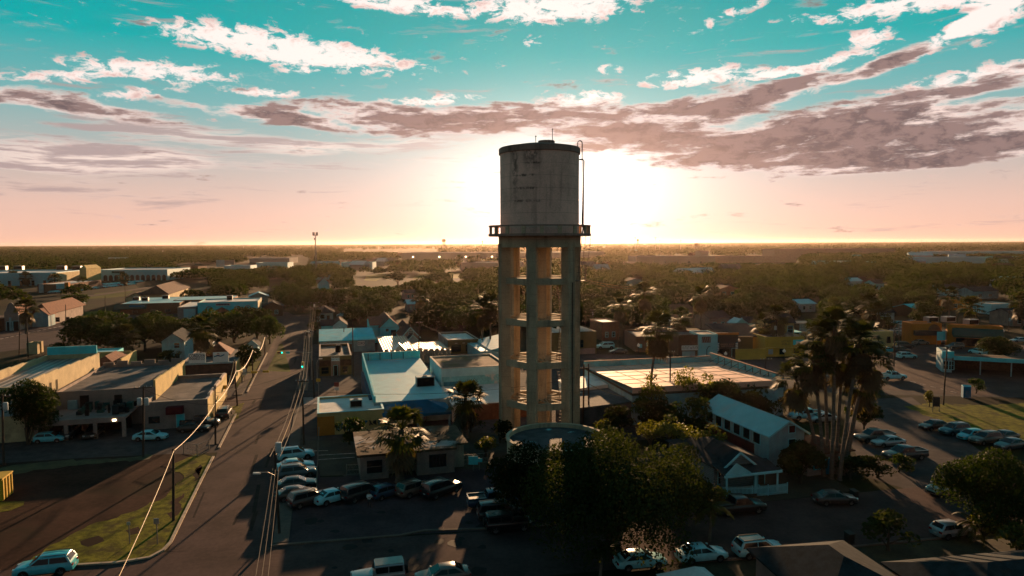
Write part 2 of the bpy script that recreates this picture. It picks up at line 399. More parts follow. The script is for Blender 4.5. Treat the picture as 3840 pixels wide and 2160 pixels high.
for k in range(6): a = 3412 + 38 * k; strip(b, W((a, 1430 + 9.5 * k), (a + 22, 1435 + 9.5 * k)), .14, 0, .04)
for k in range(14): strip(b, W((-20 + 20 * k, 1276 - 4.2 * k), (-8 + 20 * k, 1273.5 - 4.2 * k)), .35, 0, .04)
structure(b.build('lane_marking', M_paint))
b = MB(); rngp = random.Random(3)
for k in range(16):       # tyre-polished and patched strips of the street
    u0, v0 = rngp.uniform(-4, 150), rngp.uniform(.8, 8); strip(b, [ST(u0, v0), ST(u0 + rngp.uniform(2, 9), v0 + rngp.uniform(-.3, .3))], rngp.uniform(.12, .5), 0, .0245)
structure(b.build('street_patches', mat('tar patch', (.034, .025, .022), .97, .2, 1, .02)))
for i_, pl in enumerate((((735, 1760), (752, 1742), (744, 1800), (726, 1806)), ((640, 1880), (690, 1850), (668, 1930), (640, 1945)), ((300, 2030), (370, 2010), (390, 2030), (330, 2052)), ((470, 1990), (520, 1975), (530, 1998), (490, 2008)))):
    sheet('bare_soil', W(*pl), .0275 + .0002 * i_, M_dirt, .2)
b = MB(); rq = random.Random(8)
for k in range(22):       # oil stains and darker repairs in the parking lot and cross street
    px_, py_ = rq.uniform(1080, 1850), rq.uniform(1890, 2140); g_ = G(px_, py_); n_ = 9; r_ = rq.uniform(.2, .9)
    b.add([(g_[0] + r_ * rq.uniform(.6, 1.2) * math.cos(2 * PI * j / n_), g_[1] + r_ * rq.uniform(.6, 1.2) * math.sin(2 * PI * j / n_), .0295) for j in range(n_)], [tuple(range(n_))])
structure(b.build('oil_stains', mat('oil stain', (.016, .012, .012), .8, .2, 1, .1)))
# two ways that cross the far fields and the pale road to the west
for nm, pts, w in (('far_road', ((1290, 975), (1360, 962), (1440, 951), (1490, 943)), 14), ('far_road', ((240, 1125), (420, 1098), (560, 1078), (640, 1066)), 9), ('far_road', ((2170, 978), (2300, 974), (2330, 966)), 10), ('far_road', ((1015, 1048), (1090, 1030), (1180, 1012)), 8)):
    b = MB(); strip(b, W(*pts), w * .7, 0, .05); structure(b.build(nm, M_side if w == 14 else M_asph))
# ------------------------------------------------------------------ water tower
def concrete(name, col, streak=.5, lines=0.0, stains=False):
    m_ = bpy.data.materials.new(name); m_.use_nodes = True
    t = NT(m_.node_tree); b = t.n['Principled BSDF']
    o = t.new('ShaderNodeTexCoord').outputs['Object']
    n1 = t.noise(o, .35, 6, .65); n2 = t.noise(o, 5, 4, .6)
    st = t.noise(t.vm('MULTIPLY', o, (1.1, 1.1, .10)), 1.0, 5, .6)
    f = t.m('ADD', t.m('MULTIPLY', n1, .6), t.m('MULTIPLY', n2, .4))
    c_ = t.mix(t.step(f, .3, .7), tuple(x * .74 for x in col), tuple(x * 1.2 for x in col))
    c_ = t.mix(t.m('MULTIPLY', t.step(st, .52, .72), streak), c_, (.05, .038, .03))
    if lines:
        z = t.new('ShaderNodeSeparateXYZ'); t.l.new(o, z.inputs[0])
        w = t.m('ABSOLUTE', t.m('SUBTRACT', t.m('FRACT', t.m('DIVIDE', z.outputs[2], lines)), .5))
        c_ = t.mix(t.m('MULTIPLY', t.step(w, .475, .495), .35), c_, (.06, .045, .038))
    if stains:                             # old leaks below the roof edge, on the front left of the tank
        z = t.new('ShaderNodeSeparateXYZ'); t.l.new(o, z.inputs[0]); X_, Y_, Z_ = z.outputs; fr = t.step(Y_, -3.0, -4.0)
        blot = t.step(t.noise(t.vm('MULTIPLY', o, (1.6, 1.6, .9)), 1.0, 6, .7), .40, .60)
        def win_(v, a, b_, s_): return t.m('MULTIPLY', t.step(v, a - s_, a + s_), t.step(v, b_ + s_, b_ - s_))
        tot = t.m('MULTIPLY', win_(X_, -4.0, -3.3, .25), t.step(Z_, 31.5, 42.0)); tot = t.m('MAXIMUM', tot, t.m('MULTIPLY', win_(X_, -2.4, -.2, .5), t.step(Z_, 38.5, 42.0)))
        for z0, x0, x1 in ((40.2, -2.3, -.1), (38.5, -3.9, -.8), (36.7, -3.9, -.6), (34.9, -3.8, .2)): tot = t.m('MAXIMUM', tot, t.m('MULTIPLY', win_(X_, x0, x1, .3), win_(Z_, z0 - .16, z0 + .16, .12)))
        c_ = t.mix(t.m('MULTIPLY', t.m('MULTIPLY', tot, blot), t.m('MULTIPLY', fr, .85)), c_, (.035, .027, .022))
    t.l.new(c_, b.inputs['Base Color']); b.inputs['Roughness'].default_value = .9; b.inputs['Specular IOR Level'].default_value = .2
    bn = t.new('ShaderNodeBump'); bn.inputs['Strength'].default_value = .4; bn.inputs['Distance'].default_value = .04
    t.l.new(f, bn.inputs['Height']); t.l.new(bn.outputs[0], b.inputs['Normal'])
    MATS[name] = m_; return m_
M_conc = concrete('tower concrete', (.42, .325, .22), .5, 1.55)
M_tank = concrete('tank concrete', (.72, .45, .36), .3, 1.75, True)
M_cap = concrete('stained concrete', (.30, .19, .15), .6, 0)
M_rust = mat('rusty iron', (.075, .045, .035), .7, .3, 3)
TX, TY = 4.15, 102.0
tw = thing('water_tower', 'tall round concrete water tower on six square columns, rising in the middle of the town', 'water tower', (TX, TY, 0))
RC, CW = 5.42, 1.36
ANG = [R(-90 - 14 + 60 * k) for k in range(6)]       # the front column stands a little left of centre
for a in ANG:
    b = MB(); u = Vector((math.cos(a), math.sin(a), 0)); w = Vector((-u.y, u.x, 0))
    for z0, z1, g in ((-.3, 29.0, 0), ):
        vs = [u * (RC + i * CW / 2) + w * (j * CW / 2) + Vector((0, 0, z)) for z in (z0, z1) for i, j in ((-1, -1), (1, -1), (1, 1), (-1, 1))]
        b.add(vs, [(3, 2, 1, 0), (4, 5, 6, 7), (0, 1, 5, 4), (1, 2, 6, 5), (2, 3, 7, 6), (3, 0, 4, 7)])
    for i, j in ((1, -1), (1, 1)):                    # pilaster strips on the outer corners
        p = u * (RC + CW / 2 + .04) + w * (j * (CW / 2 - .16)); b.bar(p + Vector((0, 0, .2)), p + Vector((0, 0, 28.9)), .28, .14)
    b.build('column', M_conc, tw)
b = MB(); b.lathe([(1.0, -.2), (1.0, 30.0)], 20); b.build('riser_pipe', M_conc, tw, smooth=True)
LEV = [(5.3, .95), (11.35, .95), (17.45, .95), (23.45, .95)]
for zl, hh in LEV:
    b = MB()
    for k in range(6):
        a0, a1 = ANG[k], ANG[(k + 1) % 6]; mid = (a0 + a1) / 2 if k < 5 else a0 + R(30)
        p0 = Vector((math.cos(a0), math.sin(a0), 0)) * (RC + .05); p1 = Vector((math.cos(a1), math.sin(a1), 0)) * (RC + .05)
        d = (p1 - p0).normalized(); p0 = p0 + d * .62; p1 = p1 - d * .62
        b.bar(p0 + Vector((0, 0, zl)), p1 + Vector((0, 0, zl)), .62, hh)
    b.build('ring_beam', M_conc, tw)
    b = MB()
    for k in range(6):
        a0 = ANG[k]; q = Vector((math.cos(a0), math.sin(a0), 0))
        b.bar(q * .98 + Vector((0, 0, zl + .1)), q * (RC - CW / 2 + .02) + Vector((0, 0, zl + .1)), .34, .5)
        for s_ in (-1, 1):
            e = Vector((math.cos(a0 + R(30) * s_), math.sin(a0 + R(30) * s_), 0)) * (RC * math.cos(R(30)) - .3)
            b.bar(q * .98 + Vector((0, 0, zl + .3)), e + Vector((0, 0, zl + .3)), .14, .16)
    b.build('spoke_beams', M_conc, tw)
b = MB(); b.lathe([(5.62, 28.35), (6.12, 28.35), (6.12, 29.95), (5.0, 29.95), (5.0, 28.6), (5.62, 28.35)], 48)
b.build('girder_ring', M_conc, tw, smooth=True)
b = MB(); b.lathe([(1.0, 29.5), (5.0, 29.5)], 48); b.build('tank_floor', M_conc, tw)
b = MB(); b.lathe([(5.8, 29.95), (7.55, 29.95), (7.62, 30.0), (7.62, 30.32), (5.8, 30.32)], 48); b.build('balcony', M_cap, tw, smooth=True)
b = MB(); b.lathe([(7.50, 31.36), (7.58, 31.36), (7.58, 31.56), (7.2, 31.56), (7.2, 31.36), (7.50, 31.36)], 48); b.build('balcony_rail', M_cap, tw, smooth=True)
for k in range(18):
    a = R(10 + 20 * k); b = MB(); u = Vector((math.cos(a), math.sin(a), 0)); w = Vector((-u.y, u.x, 0))
    vs = [u * (7.39 + i * .13) + w * (j * .27) + Vector((0, 0, z)) for z in (30.3, 31.37) for i, j in ((-1, -1), (1, -1), (1, 1), (-1, 1))]
    b.add(vs, [(3, 2, 1, 0), (4, 5, 6, 7), (0, 1, 5, 4), (1, 2, 6, 5), (2, 3, 7, 6), (3, 0, 4, 7)]); b.build('baluster', M_conc, tw)
b = MB(); b.lathe([(5.84, 30.3), (5.84, 42.0)], 72); b.build('tank', M_tank, tw, smooth=True)
b = MB(); b.lathe([(5.84, 41.95), (6.02, 42.0), (6.02, 42.75), (5.9, 42.86), (3.2, 43.35), (0.01, 43.6)], 72); b.build('tank_cap', M_cap, tw, smooth=True)
b = MB(); b.lathe([(1.2, 43.2), (1.2, 43.62), (.01, 43.66)], 16, (.9, -2.6)); b.build('roof_hatch', M_cap, tw)
b = MB(); b.tube([(1.7, -3.6, 43.3), (1.7, -3.6, 45.1)], .05, 5); b.lathe([(.01, 45.0), (.12, 45.1), (.01, 45.25)], 6, (1.7, -3.6)); b.build('lightning_rod', M_rust, tw)
b = MB(); b.tube([(-.7, -4.6, 43.1), (-.7, -4.6, 43.9)], .05, 5); b.lathe([(.01, 43.85), (.14, 43.98), (.01, 44.1)], 6, (-.7, -4.6)); b.build('lightning_rod', M_rust, tw)
# ladder down the right side, hoop at the roof edge, pipe beside it
def ladder(b, p0, p1, side, w=.5, step=.45, r=.035):
    p0, p1, side = Vector(p0), Vector(p1), Vector(side).normalized()
    for s_ in (-1, 1): b.bar(p0 + side * (w / 2 * s_), p1 + side * (w / 2 * s_), r * 2)
    n = int((p1 - p0).length / step)
    for i in range(n + 1):
        q = p0.lerp(p1, i / n); b.bar(q - side * (w / 2), q + side * (w / 2), r * 1.3)
b = MB(); ladder(b, (6.25, -.55, 31.5), (6.25, -.55, 41.6), (0, 1, 0))
for s_ in (-.25, .25):
    b.tube([(6.25, -.55 + s_, 41.2), (6.25, -.55 + s_, 43.6)] + [(6.25 - .33 + .33 * math.cos(R(a)), -.55 + s_, 43.6 + .33 * math.sin(R(a))) for a in range(30, 181, 30)] + [(5.59, -.55 + s_, 42.8)], .05, 5)
b.build('roof_ladder', M_rust, tw)
b = MB(); b.tube([(5.8, -.95, 41.15), (6.35, -.95, 41.15), (6.47, -.95, 41.0), (6.36, -.95, 31.0), (6.3, -.95, 30.35)], .11, 8); b.build('overflow_pipe', M_rust, tw, smooth=True)
b = MB(); ladder(b, (6.2, -3.0, 23.9), (6.95, -3.0, 29.95), (1, 0, 0), .75); b.build('balcony_ladder', M_rust, tw)
b = MB()
for p in ((5.6, -3.35), (6.5, -3.35), (6.5, -2.5)): b.bar((p[0], p[1], 23.5), (p[0], p[1], 25.6), .08)
for z in (24.7, 25.5): b.bar((5.2, -3.35, z), (6.5, -3.35, z), .06); b.bar((6.5, -3.35, z), (6.5, -2.5, z), .06)
b.box(5.1, -3.4, 23.4, 6.55, -2.4, 23.52); b.bar((5.4, -3.3, 24), (6.0, -3.3, 30), .07); b.build('ladder_landing', M_rust, tw)
b = MB(); ladder(b, (2.6, -1.6, 11.6), (3.3, -1.2, 17.3), (1, 0, 0), .5); ladder(b, (3.3, -1.2, 17.6), (2.7, -1.6, 23.3), (1, 0, 0), .5); ladder(b, (2.8, -1.6, .1), (3.2, -1.3, 5.3), (1, 0, 0), .5); ladder(b, (3.2, -1.3, 5.5), (2.6, -1.6, 11.3), (1, 0, 0), .5)
b.build('inner_ladder', M_rust, tw)
b = MB(); b.tube([(4.55, -4.3, z) for z in np.linspace(.0, 23.3, 12)], .07, 5); b.build('conduit', M_rust, tw)

# round open reservoir at the tower's foot
rc = G(2086, 1637, 4.4)
rs = thing('round_reservoir', 'low round concrete reservoir with a stained flat top at the foot of the water tower', 'reservoir', (rc[0], rc[1] , 0))
M_pool = mat('reservoir top', (.062, .050, .052), .85, .35, .5, col2=(.20, .50, .52), f2=(.60, .70), s2=.33)
b = MB(); b.lathe([(6.28, -.2), (6.28, 4.2), (6.42, 4.2), (6.42, 4.5), (6.0, 4.5), (6.0, 3.9)], 72); b.build('basin_wall', M_conc, rs, smooth=True)
b = MB(); b.lathe([(6.0, 3.95), (3, 4.02), (.01, 4.1)], 72); b.build('basin_top', M_pool, rs, smooth=True)
# ------------------------------------------------------------------ buildings
P = dict(
    cream=mat('cream stucco', (.42, .33, .19), .9, .15, .5, .2, col2=(.28, .215, .13), f2=(.55, .72), s2=.3),
    grey=mat('grey stucco', (.23, .175, .155), .9, .15, .5, .2, col2=(.15, .115, .10), f2=(.52, .72), s2=.3),
    white=mat('shade-tinted white paint', (.34, .54, .57), .85, .10, .6, .25, col2=(.42, .42, .42), f2=(.55, .75), s2=.35),  # cyan of the teal shade is mixed into the white
    dim=mat('weathered shade-tinted boards', (.23, .33, .35), .85, .15, .8, .2, col2=(.24, .24, .24), f2=(.5, .7), s2=.5),  # weathered white, with the shade's cyan put into its colour
    teal=mat('turquoise paint', (.06, .50, .56), .8, .12, .5, .25, col2=(.12, .50, .52), f2=(.5, .7), s2=.2),
    roofw=mat('white roof coating', (.55, .53, .50), .75, .10, .4, .3, col2=(.36, .34, .33), f2=(.5, .72), s2=.25),
    rooft=mat('pale metal roof', (.19, .43, .47), .55, .08, .6, .4, col2=(.26, .38, .40), f2=(.5, .7), s2=.4),  # pale metal, deepened with the teal that whites take on in shade
    rood=mat('dark tar roof', (.070, .066, .070), .9, .3, .4, .2, col2=(.15, .125, .12), f2=(.5, .66), s2=.2),
    shin=mat('dark shingles', (.022, .027, .030), .95, .3, 1.5, .05, col2=(.036, .036, .038), f2=(.5, .7), s2=.4),
    brown=mat('brown shingles', (.085, .036, .022), .9, .3, 1.5, .15),
    gravelroof=mat('gravel roof', (.17, .105, .075), .95, .25, .4, .1, col2=(.10, .075, .035), f2=(.47, .60), s2=.28),
    brick=mat('brown brick', (.13, .058, .035), .9, .2, 1.5, .2),
    olive=mat('brown ochre stucco', (.135, .085, .030), .9, .12, .5, .2),
    ochre=mat('ochre yellow paint', (.40, .26, .035), .85, .12, .5, .2),
    mustard=mat('mustard stucco', (.42, .31, .12), .9, .15, .5, .2, col2=(.30, .22, .09), f2=(.55, .72), s2=.3),
    orange=mat('orange paint', (.42, .14, .015), .85, .12, .5, .2),
    pink=mat('pink stucco', (.30, .185, .15), .9, .15, .5, .2, col2=(.2, .13, .11), f2=(.52, .7), s2=.3),
    red=mat('dark red boards', (.075, .010, .008), .85, .25, 1.2, .2),
    maroon=mat('maroon canvas', (.085, .010, .014), .9, .15, 1.0, .1),
    black=mat('black paint', (.022, .018, .020), .7, .2, 1.0, .3),
    blue=mat('blue canvas', (.0, .085, .17), .85, .15, .8, .15),
    green=mat('dark green panel', (.012, .055, .045), .8, .2, .8, .2),
    wood=mat('old wood', (.075, .045, .030), .95, .3, 3.0, .1),
    trim=mat('shade-tinted white trim', (.26, .53, .57), .7, .08, 1.0, .3),  # white carrying the cyan cast of shade in its colour
    cap=mat('concrete coping', (.42, .33, .27), .9, .15, .8, .2),
    metal=mat('galvanised metal', (.30, .28, .27), .45, .15, 1.5, .5, .6),
    glass=mat('dark window glass', (.012, .014, .016), .12, .1, .5, .6),
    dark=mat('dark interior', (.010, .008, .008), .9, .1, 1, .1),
    sign=mat('white sign board', (.55, .58, .58), .7, .05, 1.0, .3),
    ink=mat('dark sign paint', (.022, .020, .024), .8, .1, 1.0, .2),
    inkr=mat('red sign paint', (.20, .02, .02), .8, .1, 1.0, .2),
    inkb=mat('blue sign paint', (.0, .12, .22), .8, .1, 1.0, .2),
    tile=mat('red clay tiles', (.14, .045, .022), .9, .3, 1.5, .2),
    far=mat('far pale wall', (.24, .20, .18), .9, .08, .05, .2),
)
def corr(name, c0, c1, pitch=.7, axis=0, rough=.5, spec=.5):
    """ribbed sheet metal"""
    m_ = bpy.data.materials.new(name); m_.use_nodes = True
    t = NT(m_.node_tree); b = t.n['Principled BSDF']; o = t.new('ShaderNodeTexCoord').outputs['Object']
    sp = t.new('ShaderNodeSeparateXYZ'); t.l.new(o, sp.inputs[0])
    w = t.m('SINE', t.m('MULTIPLY', sp.outputs[axis], 2 * PI / pitch))
    n = t.noise(o, .3, 5, .6)
    c_ = t.mix(t.step(w, -.2, .7), c0, c1); c_ = t.mix(t.m('MULTIPLY', t.step(n, .5, .75), .5), c_, tuple(x * .5 for x in c0))
    t.l.new(c_, b.inputs['Base Color']); b.inputs['Roughness'].default_value = rough; b.inputs['Specular IOR Level'].default_value = spec
    bn = t.new('ShaderNodeBump'); bn.inputs['Strength'].default_value = .8; bn.inputs['Distance'].default_value = .12
    t.l.new(w, bn.inputs['Height']); t.l.new(bn.outputs[0], b.inputs['Normal'])
    P[name] = m_; return m_
corr('ribdark', (.11, .085, .08), (.30, .235, .20), 1.15, 0); corr('ribwarm', (.24, .15, .09), (.42, .27, .17), .62, 0); corr('ribwall', (.20, .13, .11), (.27, .18, .15), .5, 0)
def boards(name, c0, c1, pitch=.22, axis=2):
    return corr(name, c0, c1, pitch, axis, .85, .2)
boards('siding', (.17, .185, .19), (.24, .26, .265)); boards('planks', (.30, .33, .33), (.44, .47, .47), .16, 0)

AX = lambda rz: (np.array([math.cos(rz), math.sin(rz)]), np.array([-math.sin(rz), math.cos(rz)]))
class Bld:
    """a building turned with the street grid; front left corner at its origin, x along the front, y away from the camera"""
    def __init__(s, name, label, cat, NL, NR, F, h, rz=None, z0=0.0, group=None, depth=None, width=None):
        s.rz = GRID if rz is None else R(rz)
        ax, ay = AX(s.rz); a = G(*NL, h)[:2]
        s.w = width or float((G(*NR, h)[:2] - a) @ ax); s.d = depth or float((G(*F, h)[:2] - a) @ ay); s.h = h
        s.root = thing(name, label, cat, (a[0], a[1], z0), s.rz, group)
        s.o = np.array([a[0], a[1]])
    def part(s, mb, name, m_, parent=None, smooth=False): return mb.build(name, P[m_] if isinstance(m_, str) else m_, parent or s.root, smooth)
    def pt(s, face, u, z, out):
        """u metres along a face, out metres in front of it"""
        return {'f': (u, -out, z), 'r': (s.w + out, u, z), 'l': (-out, s.d - u, z), 'b': (s.w - u, s.d + out, z)}[face]
    def slab(s, b, face, u0, u1, z0, z1, o0, o1, mi=0):
        q = [s.pt(face, u, z, o) for o in (o0, o1) for u, z in ((u0, z0), (u1, z0), (u1, z1), (u0, z1))]
        return b.add(q, [(0, 1, 2, 3), (7, 6, 5, 4), (0, 4, 5, 1), (1, 5, 6, 2), (2, 6, 7, 3), (3, 7, 4, 0)], mi)
    def flat(s, wall, roof, par=.5, t=.22, cap=None, x0=0, x1=None, y0=0, y1=None, h=None, name='wall'):
        x1 = s.w if x1 is None else x1; y1 = s.d if y1 is None else y1; h = h or s.h
        b = MB(); b.prism([(x0, y0), (x1, y0), (x1, y1), (x0, y1)], -.2, h - par)
        if par > 0:
            b.box(x0, y0, h - par, x1, y0 + t, h); b.box(x0, y1 - t, h - par, x1, y1, h)
            b.box(x0, y0 + t, h - par, x0 + t, y1 - t, h); b.box(x1 - t, y0 + t, h - par, x1, y1 - t, h)
        s.part(b, name, wall)
        b = MB(); b.box(x0 + t + .01, y0 + t + .01, h - par, x1 - t - .01, y1 - t - .01, h - par + .06); s.part(b, 'roof', roof)
        if cap:
            b = MB(); e = .05
            b.box(x0 - e, y0 - e, h, x1 + e, y0 + t + e, h + .1); b.box(x0 - e, y1 - t - e, h, x1 + e, y1 + e, h + .1)
            b.box(x0 - e, y0 + t + e, h, x0 + t + e, y1 - t - e, h + .1); b.box(x1 - t - e, y0 + t + e, h, x1 + e, y1 - t - e, h + .1)
            s.part(b, 'coping', cap)
    def gable(s, wall, roof, rise, axis='y', over=.4, x0=0, x1=None, y0=0, y1=None, h=None, name='wall', trim=None, t=.14):
        """walls to the eaves at h; ridge runs along axis"""
        x1 = s.w if x1 is None else x1; y1 = s.d if y1 is None else y1; h = h or s.h
        b = MB(); b.box(x0, y0, -.2, x1, y1, h)
        if axis == 'y':
            xm = (x0 + x1) / 2
            for y, q in ((y0, 1), (y1 - .02, 1)): b.add([(x0, y, h), (x1, y, h), (xm, y, h + rise), (x0, y + .02, h), (x1, y + .02, h), (xm, y + .02, h + rise)], [(0, 1, 2), (5, 4, 3)])
        else:
            ym = (y0 + y1) / 2
            for x in (x0, x1 - .02): b.add([(x, y0, h), (x, y1, h), (x, ym, h + rise), (x + .02, y0, h), (x + .02, y1, h), (x + .02, ym, h + rise)], [(2, 1, 0), (3, 4, 5)])
        s.part(b, name, wall)
        b = MB()
        if axis == 'y':
            hw = (x1 - x0) / 2; k = rise / hw
            for sg in (-1, 1):
                e = xm + sg * (hw + over); z = h - k * over
                b.add([(xm, y0 - over, h + rise), (e, y0 - over, z), (e, y1 + over, z), (xm, y1 + over, h + rise)] + [(xm, y0 - over, h + rise + t), (e, y0 - over, z + t), (e, y1 + over, z + t), (xm, y1 + over, h + rise + t)],
                      [(0, 1, 2, 3), (7, 6, 5, 4), (0, 4, 5, 1), (1, 5, 6, 2), (2, 6, 7, 3), (3, 7, 4, 0)])
        else:
            hd = (y1 - y0) / 2; k = rise / hd
            for sg in (-1, 1):
                e = ym + sg * (hd + over); z = h - k * over
                b.add([(x0 - over, ym, h + rise), (x0 - over, e, z), (x1 + over, e, z), (x1 + over, ym, h + rise)] + [(x0 - over, ym, h + rise + t), (x0 - over, e, z + t), (x1 + over, e, z + t), (x1 + over, ym, h + rise + t)],
                      [(0, 1, 2, 3), (7, 6, 5, 4), (0, 4, 5, 1), (1, 5, 6, 2), (2, 6, 7, 3), (3, 7, 4, 0)])
        s.part(b, 'roof', roof)
        if trim and axis == 'y':
            b = MB()
            for sg in (-1, 1): b.bar((xm, y0 - over - .05, h + rise + t * .4), (xm + sg * (hw + over), y0 - over - .05, h - k * over + t * .4), .08, .24)
            s.part(b, 'barge_board', trim)
    def hip(s, wall, roof, rise, over=.5, x0=0, x1=None, y0=0, y1=None, h=None, walls=True):
        x1 = s.w if x1 is None else x1; y1 = s.d if y1 is None else y1; h = h or s.h
        if walls: s.part(MB().box(x0, y0, -.2, x1, y1, h), 'wall', wall)
        X0, X1, Y0, Y1 = x0 - over, x1 + over, y0 - over, y1 + over
        if X1 - X0 >= Y1 - Y0: r = (Y1 - Y0) / 2; A, B = (X0 + r, (Y0 + Y1) / 2), (X1 - r, (Y0 + Y1) / 2); fs = [(0, 1, 5, 4), (1, 2, 5), (2, 3, 4, 5), (3, 0, 4)]
        else: r = (X1 - X0) / 2; A, B = ((X0 + X1) / 2, Y0 + r), ((X0 + X1) / 2, Y1 - r); fs = [(0, 1, 4), (1, 2, 5, 4), (2, 3, 5), (3, 0, 4, 5)]
        b = MB(); b.add([(X0, Y0, h), (X1, Y0, h), (X1, Y1, h), (X0, Y1, h), (*A, h + rise), (*B, h + rise)], fs + [(3, 2, 1, 0)])
        b.box(X0, Y0, h - .16, X1, Y1, h - .005); s.part(b, 'roof', roof)
    def win(s, face, u, z, w, h, frame='trim', pane='glass', mull=True, fw=.10):
        b = MB(); o = .07
        s.slab(b, face, u - fw, u + w + fw, z - fw, z, 0, o); s.slab(b, face, u - fw, u + w + fw, z + h, z + h + fw, 0, o)
        s.slab(b, face, u - fw, u, z, z + h, 0, o); s.slab(b, face, u + w, u + w + fw, z, z + h, 0, o)
        if mull: s.slab(b, face, u, u + w, z + h * .5 - .03, z + h * .5 + .03, .034, .06)
        f = s.part(b, 'window', frame)
        b = MB(); s.slab(b, face, u + .002, u + w - .002, z + .002, z + h - .002, .004, .03); s.part(b, 'pane', pane, f)
    def door(s, face, u, w=1.0, h=2.1, z=0.0, m_='wood', name='door'):
        b = MB(); s.slab(b, face, u, u + w, z, z + h, .003, .06); d = s.part(b, name, m_)
        b = MB(); s.slab(b, face, u - .1, u, z, z + h + .1, .002, .1); s.slab(b, face, u + w, u + w + .1, z, z + h + .1, .002, .1); s.slab(b, face, u, u + w, z + h, z + h + .1, .002, .1); s.part(b, 'door_frame', 'trim', d)
    def board(s, face, u, z, w, h, m_='sign', lines=(), o=.02, t=.12, name='sign', edge=None):
        """sign board with painted lines of (text, centre height fraction, size, ink)"""
        b = MB(); s.slab(b, face, u, u + w, z, z + h, o, o + t); g = s.part(b, name, m_)
        for tx, fz, size, ink in lines: s.text(face, u + w / 2, z + h * fz, size, tx, ink, o + t + .012, g, w * .94)
        return g
    def text(s, face, u, z, size, tx, ink, out, parent, maxw=None, shear=0):
        me = text_mesh(tx, size, shear, maxw); me.materials.clear(); me.materials.append(P[ink]); o = bpy.data.objects.new('lettering', me)
        link(o, parent); o.location = s.pt(face, u, z, out)
        o.rotation_euler = (PI / 2, 0, {'f': 0, 'r': PI / 2, 'l': -PI / 2, 'b': PI}[face])
        return o
def text_mesh(tx, size, shear=0, maxw=None):
    cu = bpy.data.curves.new('lettering', 'FONT'); cu.body = tx; cu.size = size; cu.align_x = 'CENTER'; cu.align_y = 'CENTER'; cu.extrude = .008; cu.offset = size * .012; cu.shear = shear; cu.resolution_u = 3
    ob = bpy.data.objects.new('lettering', cu); COL.objects.link(ob); dg = bpy.context.evaluated_depsgraph_get(); dg.update()
    me = bpy.data.meshes.new_from_object(ob.evaluated_get(dg)); bpy.data.objects.remove(ob); bpy.data.curves.remove(cu)
    if maxw and me.vertices:
        xs_ = [v.co.x for v in me.vertices]; wd = max(xs_) - min(xs_)
        if wd > maxw: me.transform(Matrix.Diagonal((maxw / wd, 1, 1, 1)))
    me.name = 'lettering'; return me
def rooftop_unit(px, py, z, label, w=1.6, d=1.4, h=1.1, m_='metal', rz=GRID, group='machines on the roofs'):
    g = G(px, py, z); t_ = thing('rooftop_unit', label, 'air conditioner', (g[0], g[1], z), rz, group)
    b = MB(); b.box(-w / 2, -d / 2, .12, w / 2, d / 2, h); b.box(-w / 2 + .1, -d / 2 + .1, 0, w / 2 - .1, d / 2 - .1, .125); b.build('cabinet', P[m_], t_)
    b = MB(); b.box(-w / 2 + .12, -d / 2 - .03, .25, w / 2 - .12, -d / 2 - .002, h - .15); b.build('grille', P['dark'], t_)
    b = MB(); b.lathe([(.42, h), (.42, h + .12), (.34, h + .12), (.34, h + .02), (.01, h + .02)], 16); b.build('fan_guard', P['metal'], t_)
    return t_

# --- left of the street
B = Bld('yellow_wall_warehouse', 'long flat warehouse with a ribbed dark roof and stepped pale yellow side wall', 'warehouse', (-150, 1462), (205, 1405), (330, 1325), 8.2)
B.flat('cream', 'ribdark', .9, .3)
for xa, xb in ((B.w - .30, B.w + .02), (-.02, .28)):
    b = MB()
    for k in range(6): b.box(xa, B.d * k / 6, B.h + .002, xb, B.d * (k + 1) / 6, B.h + .9 - .18 * k)
    B.part(b, 'stepped_parapet', 'cream')
b = MB(); b.box(.3, B.d - .35, B.h, B.w - .32, B.d - .05, B.h + 1.5); B.part(b, 'end_parapet', 'teal')
for u in (B.d * .22, B.d * .30): B.win('r', u, 5.6, .5, 1.7, 'cream', 'dark', False, .04)
b = MB(); b.prism([(1, -4.5), (B.w - 9, -4.5), (B.w - 9, -.05), (1, -.05)], [2.5, 2.5, 3.3, 3.3], [2.66, 2.66, 3.46, 3.46]); B.part(b, 'lean_to_roof', 'rooft')
for x in (1.3, B.w - 9.4): B.part(MB().box(x, -4.3, 0, x + .2, -4.1, 2.5), 'post', 'wood')
b = MB(); B.slab(b, 'f', B.w - 8.5, B.w - 1.5, 3.9, 6.2, 0, .05); B.part(b, 'pale_panel', 'dim')

B = Bld('loading_dock_building', 'wide grey stucco building with a flat dark roof and a junk-filled terrace over open garages', 'building', (205, 1471), (592, 1442), (664, 1357), 5.9)
LD = B
B.flat('grey', 'rood', .5, .25)
b = MB()
for k in range(5): y0, y1 = B.d * k / 5, B.d * (k + 1) / 5; b.box(B.w - .28, y0, B.h + .002, B.w + .04, y1, B.h + 1.1 - .2 * k)
b.box(B.w - .002, 0, 3.0, B.w + .045, B.d, B.h); B.part(b, 'side_wall', 'mustard')
for k in range(6):
    b = MB(); b.box(k * B.w / 6, B.d - .3, B.h, (k + .8) * B.w / 6, B.d - .02, B.h + .5 + .25 * (k % 2)); B.part(b, 'back_parapet', 'grey')
B.win('f', B.w * .24, 3.15, 1.3, 2.0, 'grey', 'dark', False, .05); B.win('f', B.w * .58, 3.6, 1.15, 1.35, 'grey', 'dark', False, .05)
b = MB(); T0, T1 = -.3, B.w - 2.6
b.box(T0, -7.6, 2.75, T1, -.02, 3.1); b.box(T0, -7.75, 2.35, T1, -7.45, 3.12); B.part(b, 'terrace_slab', 'grey')
for k in range(4):
    x = T0 + (T1 - T0 - .5) * k / 3; B.part(MB().box(x, -7.7, -.1, x + .5, -7.3, 2.36), 'pillar', 'grey')
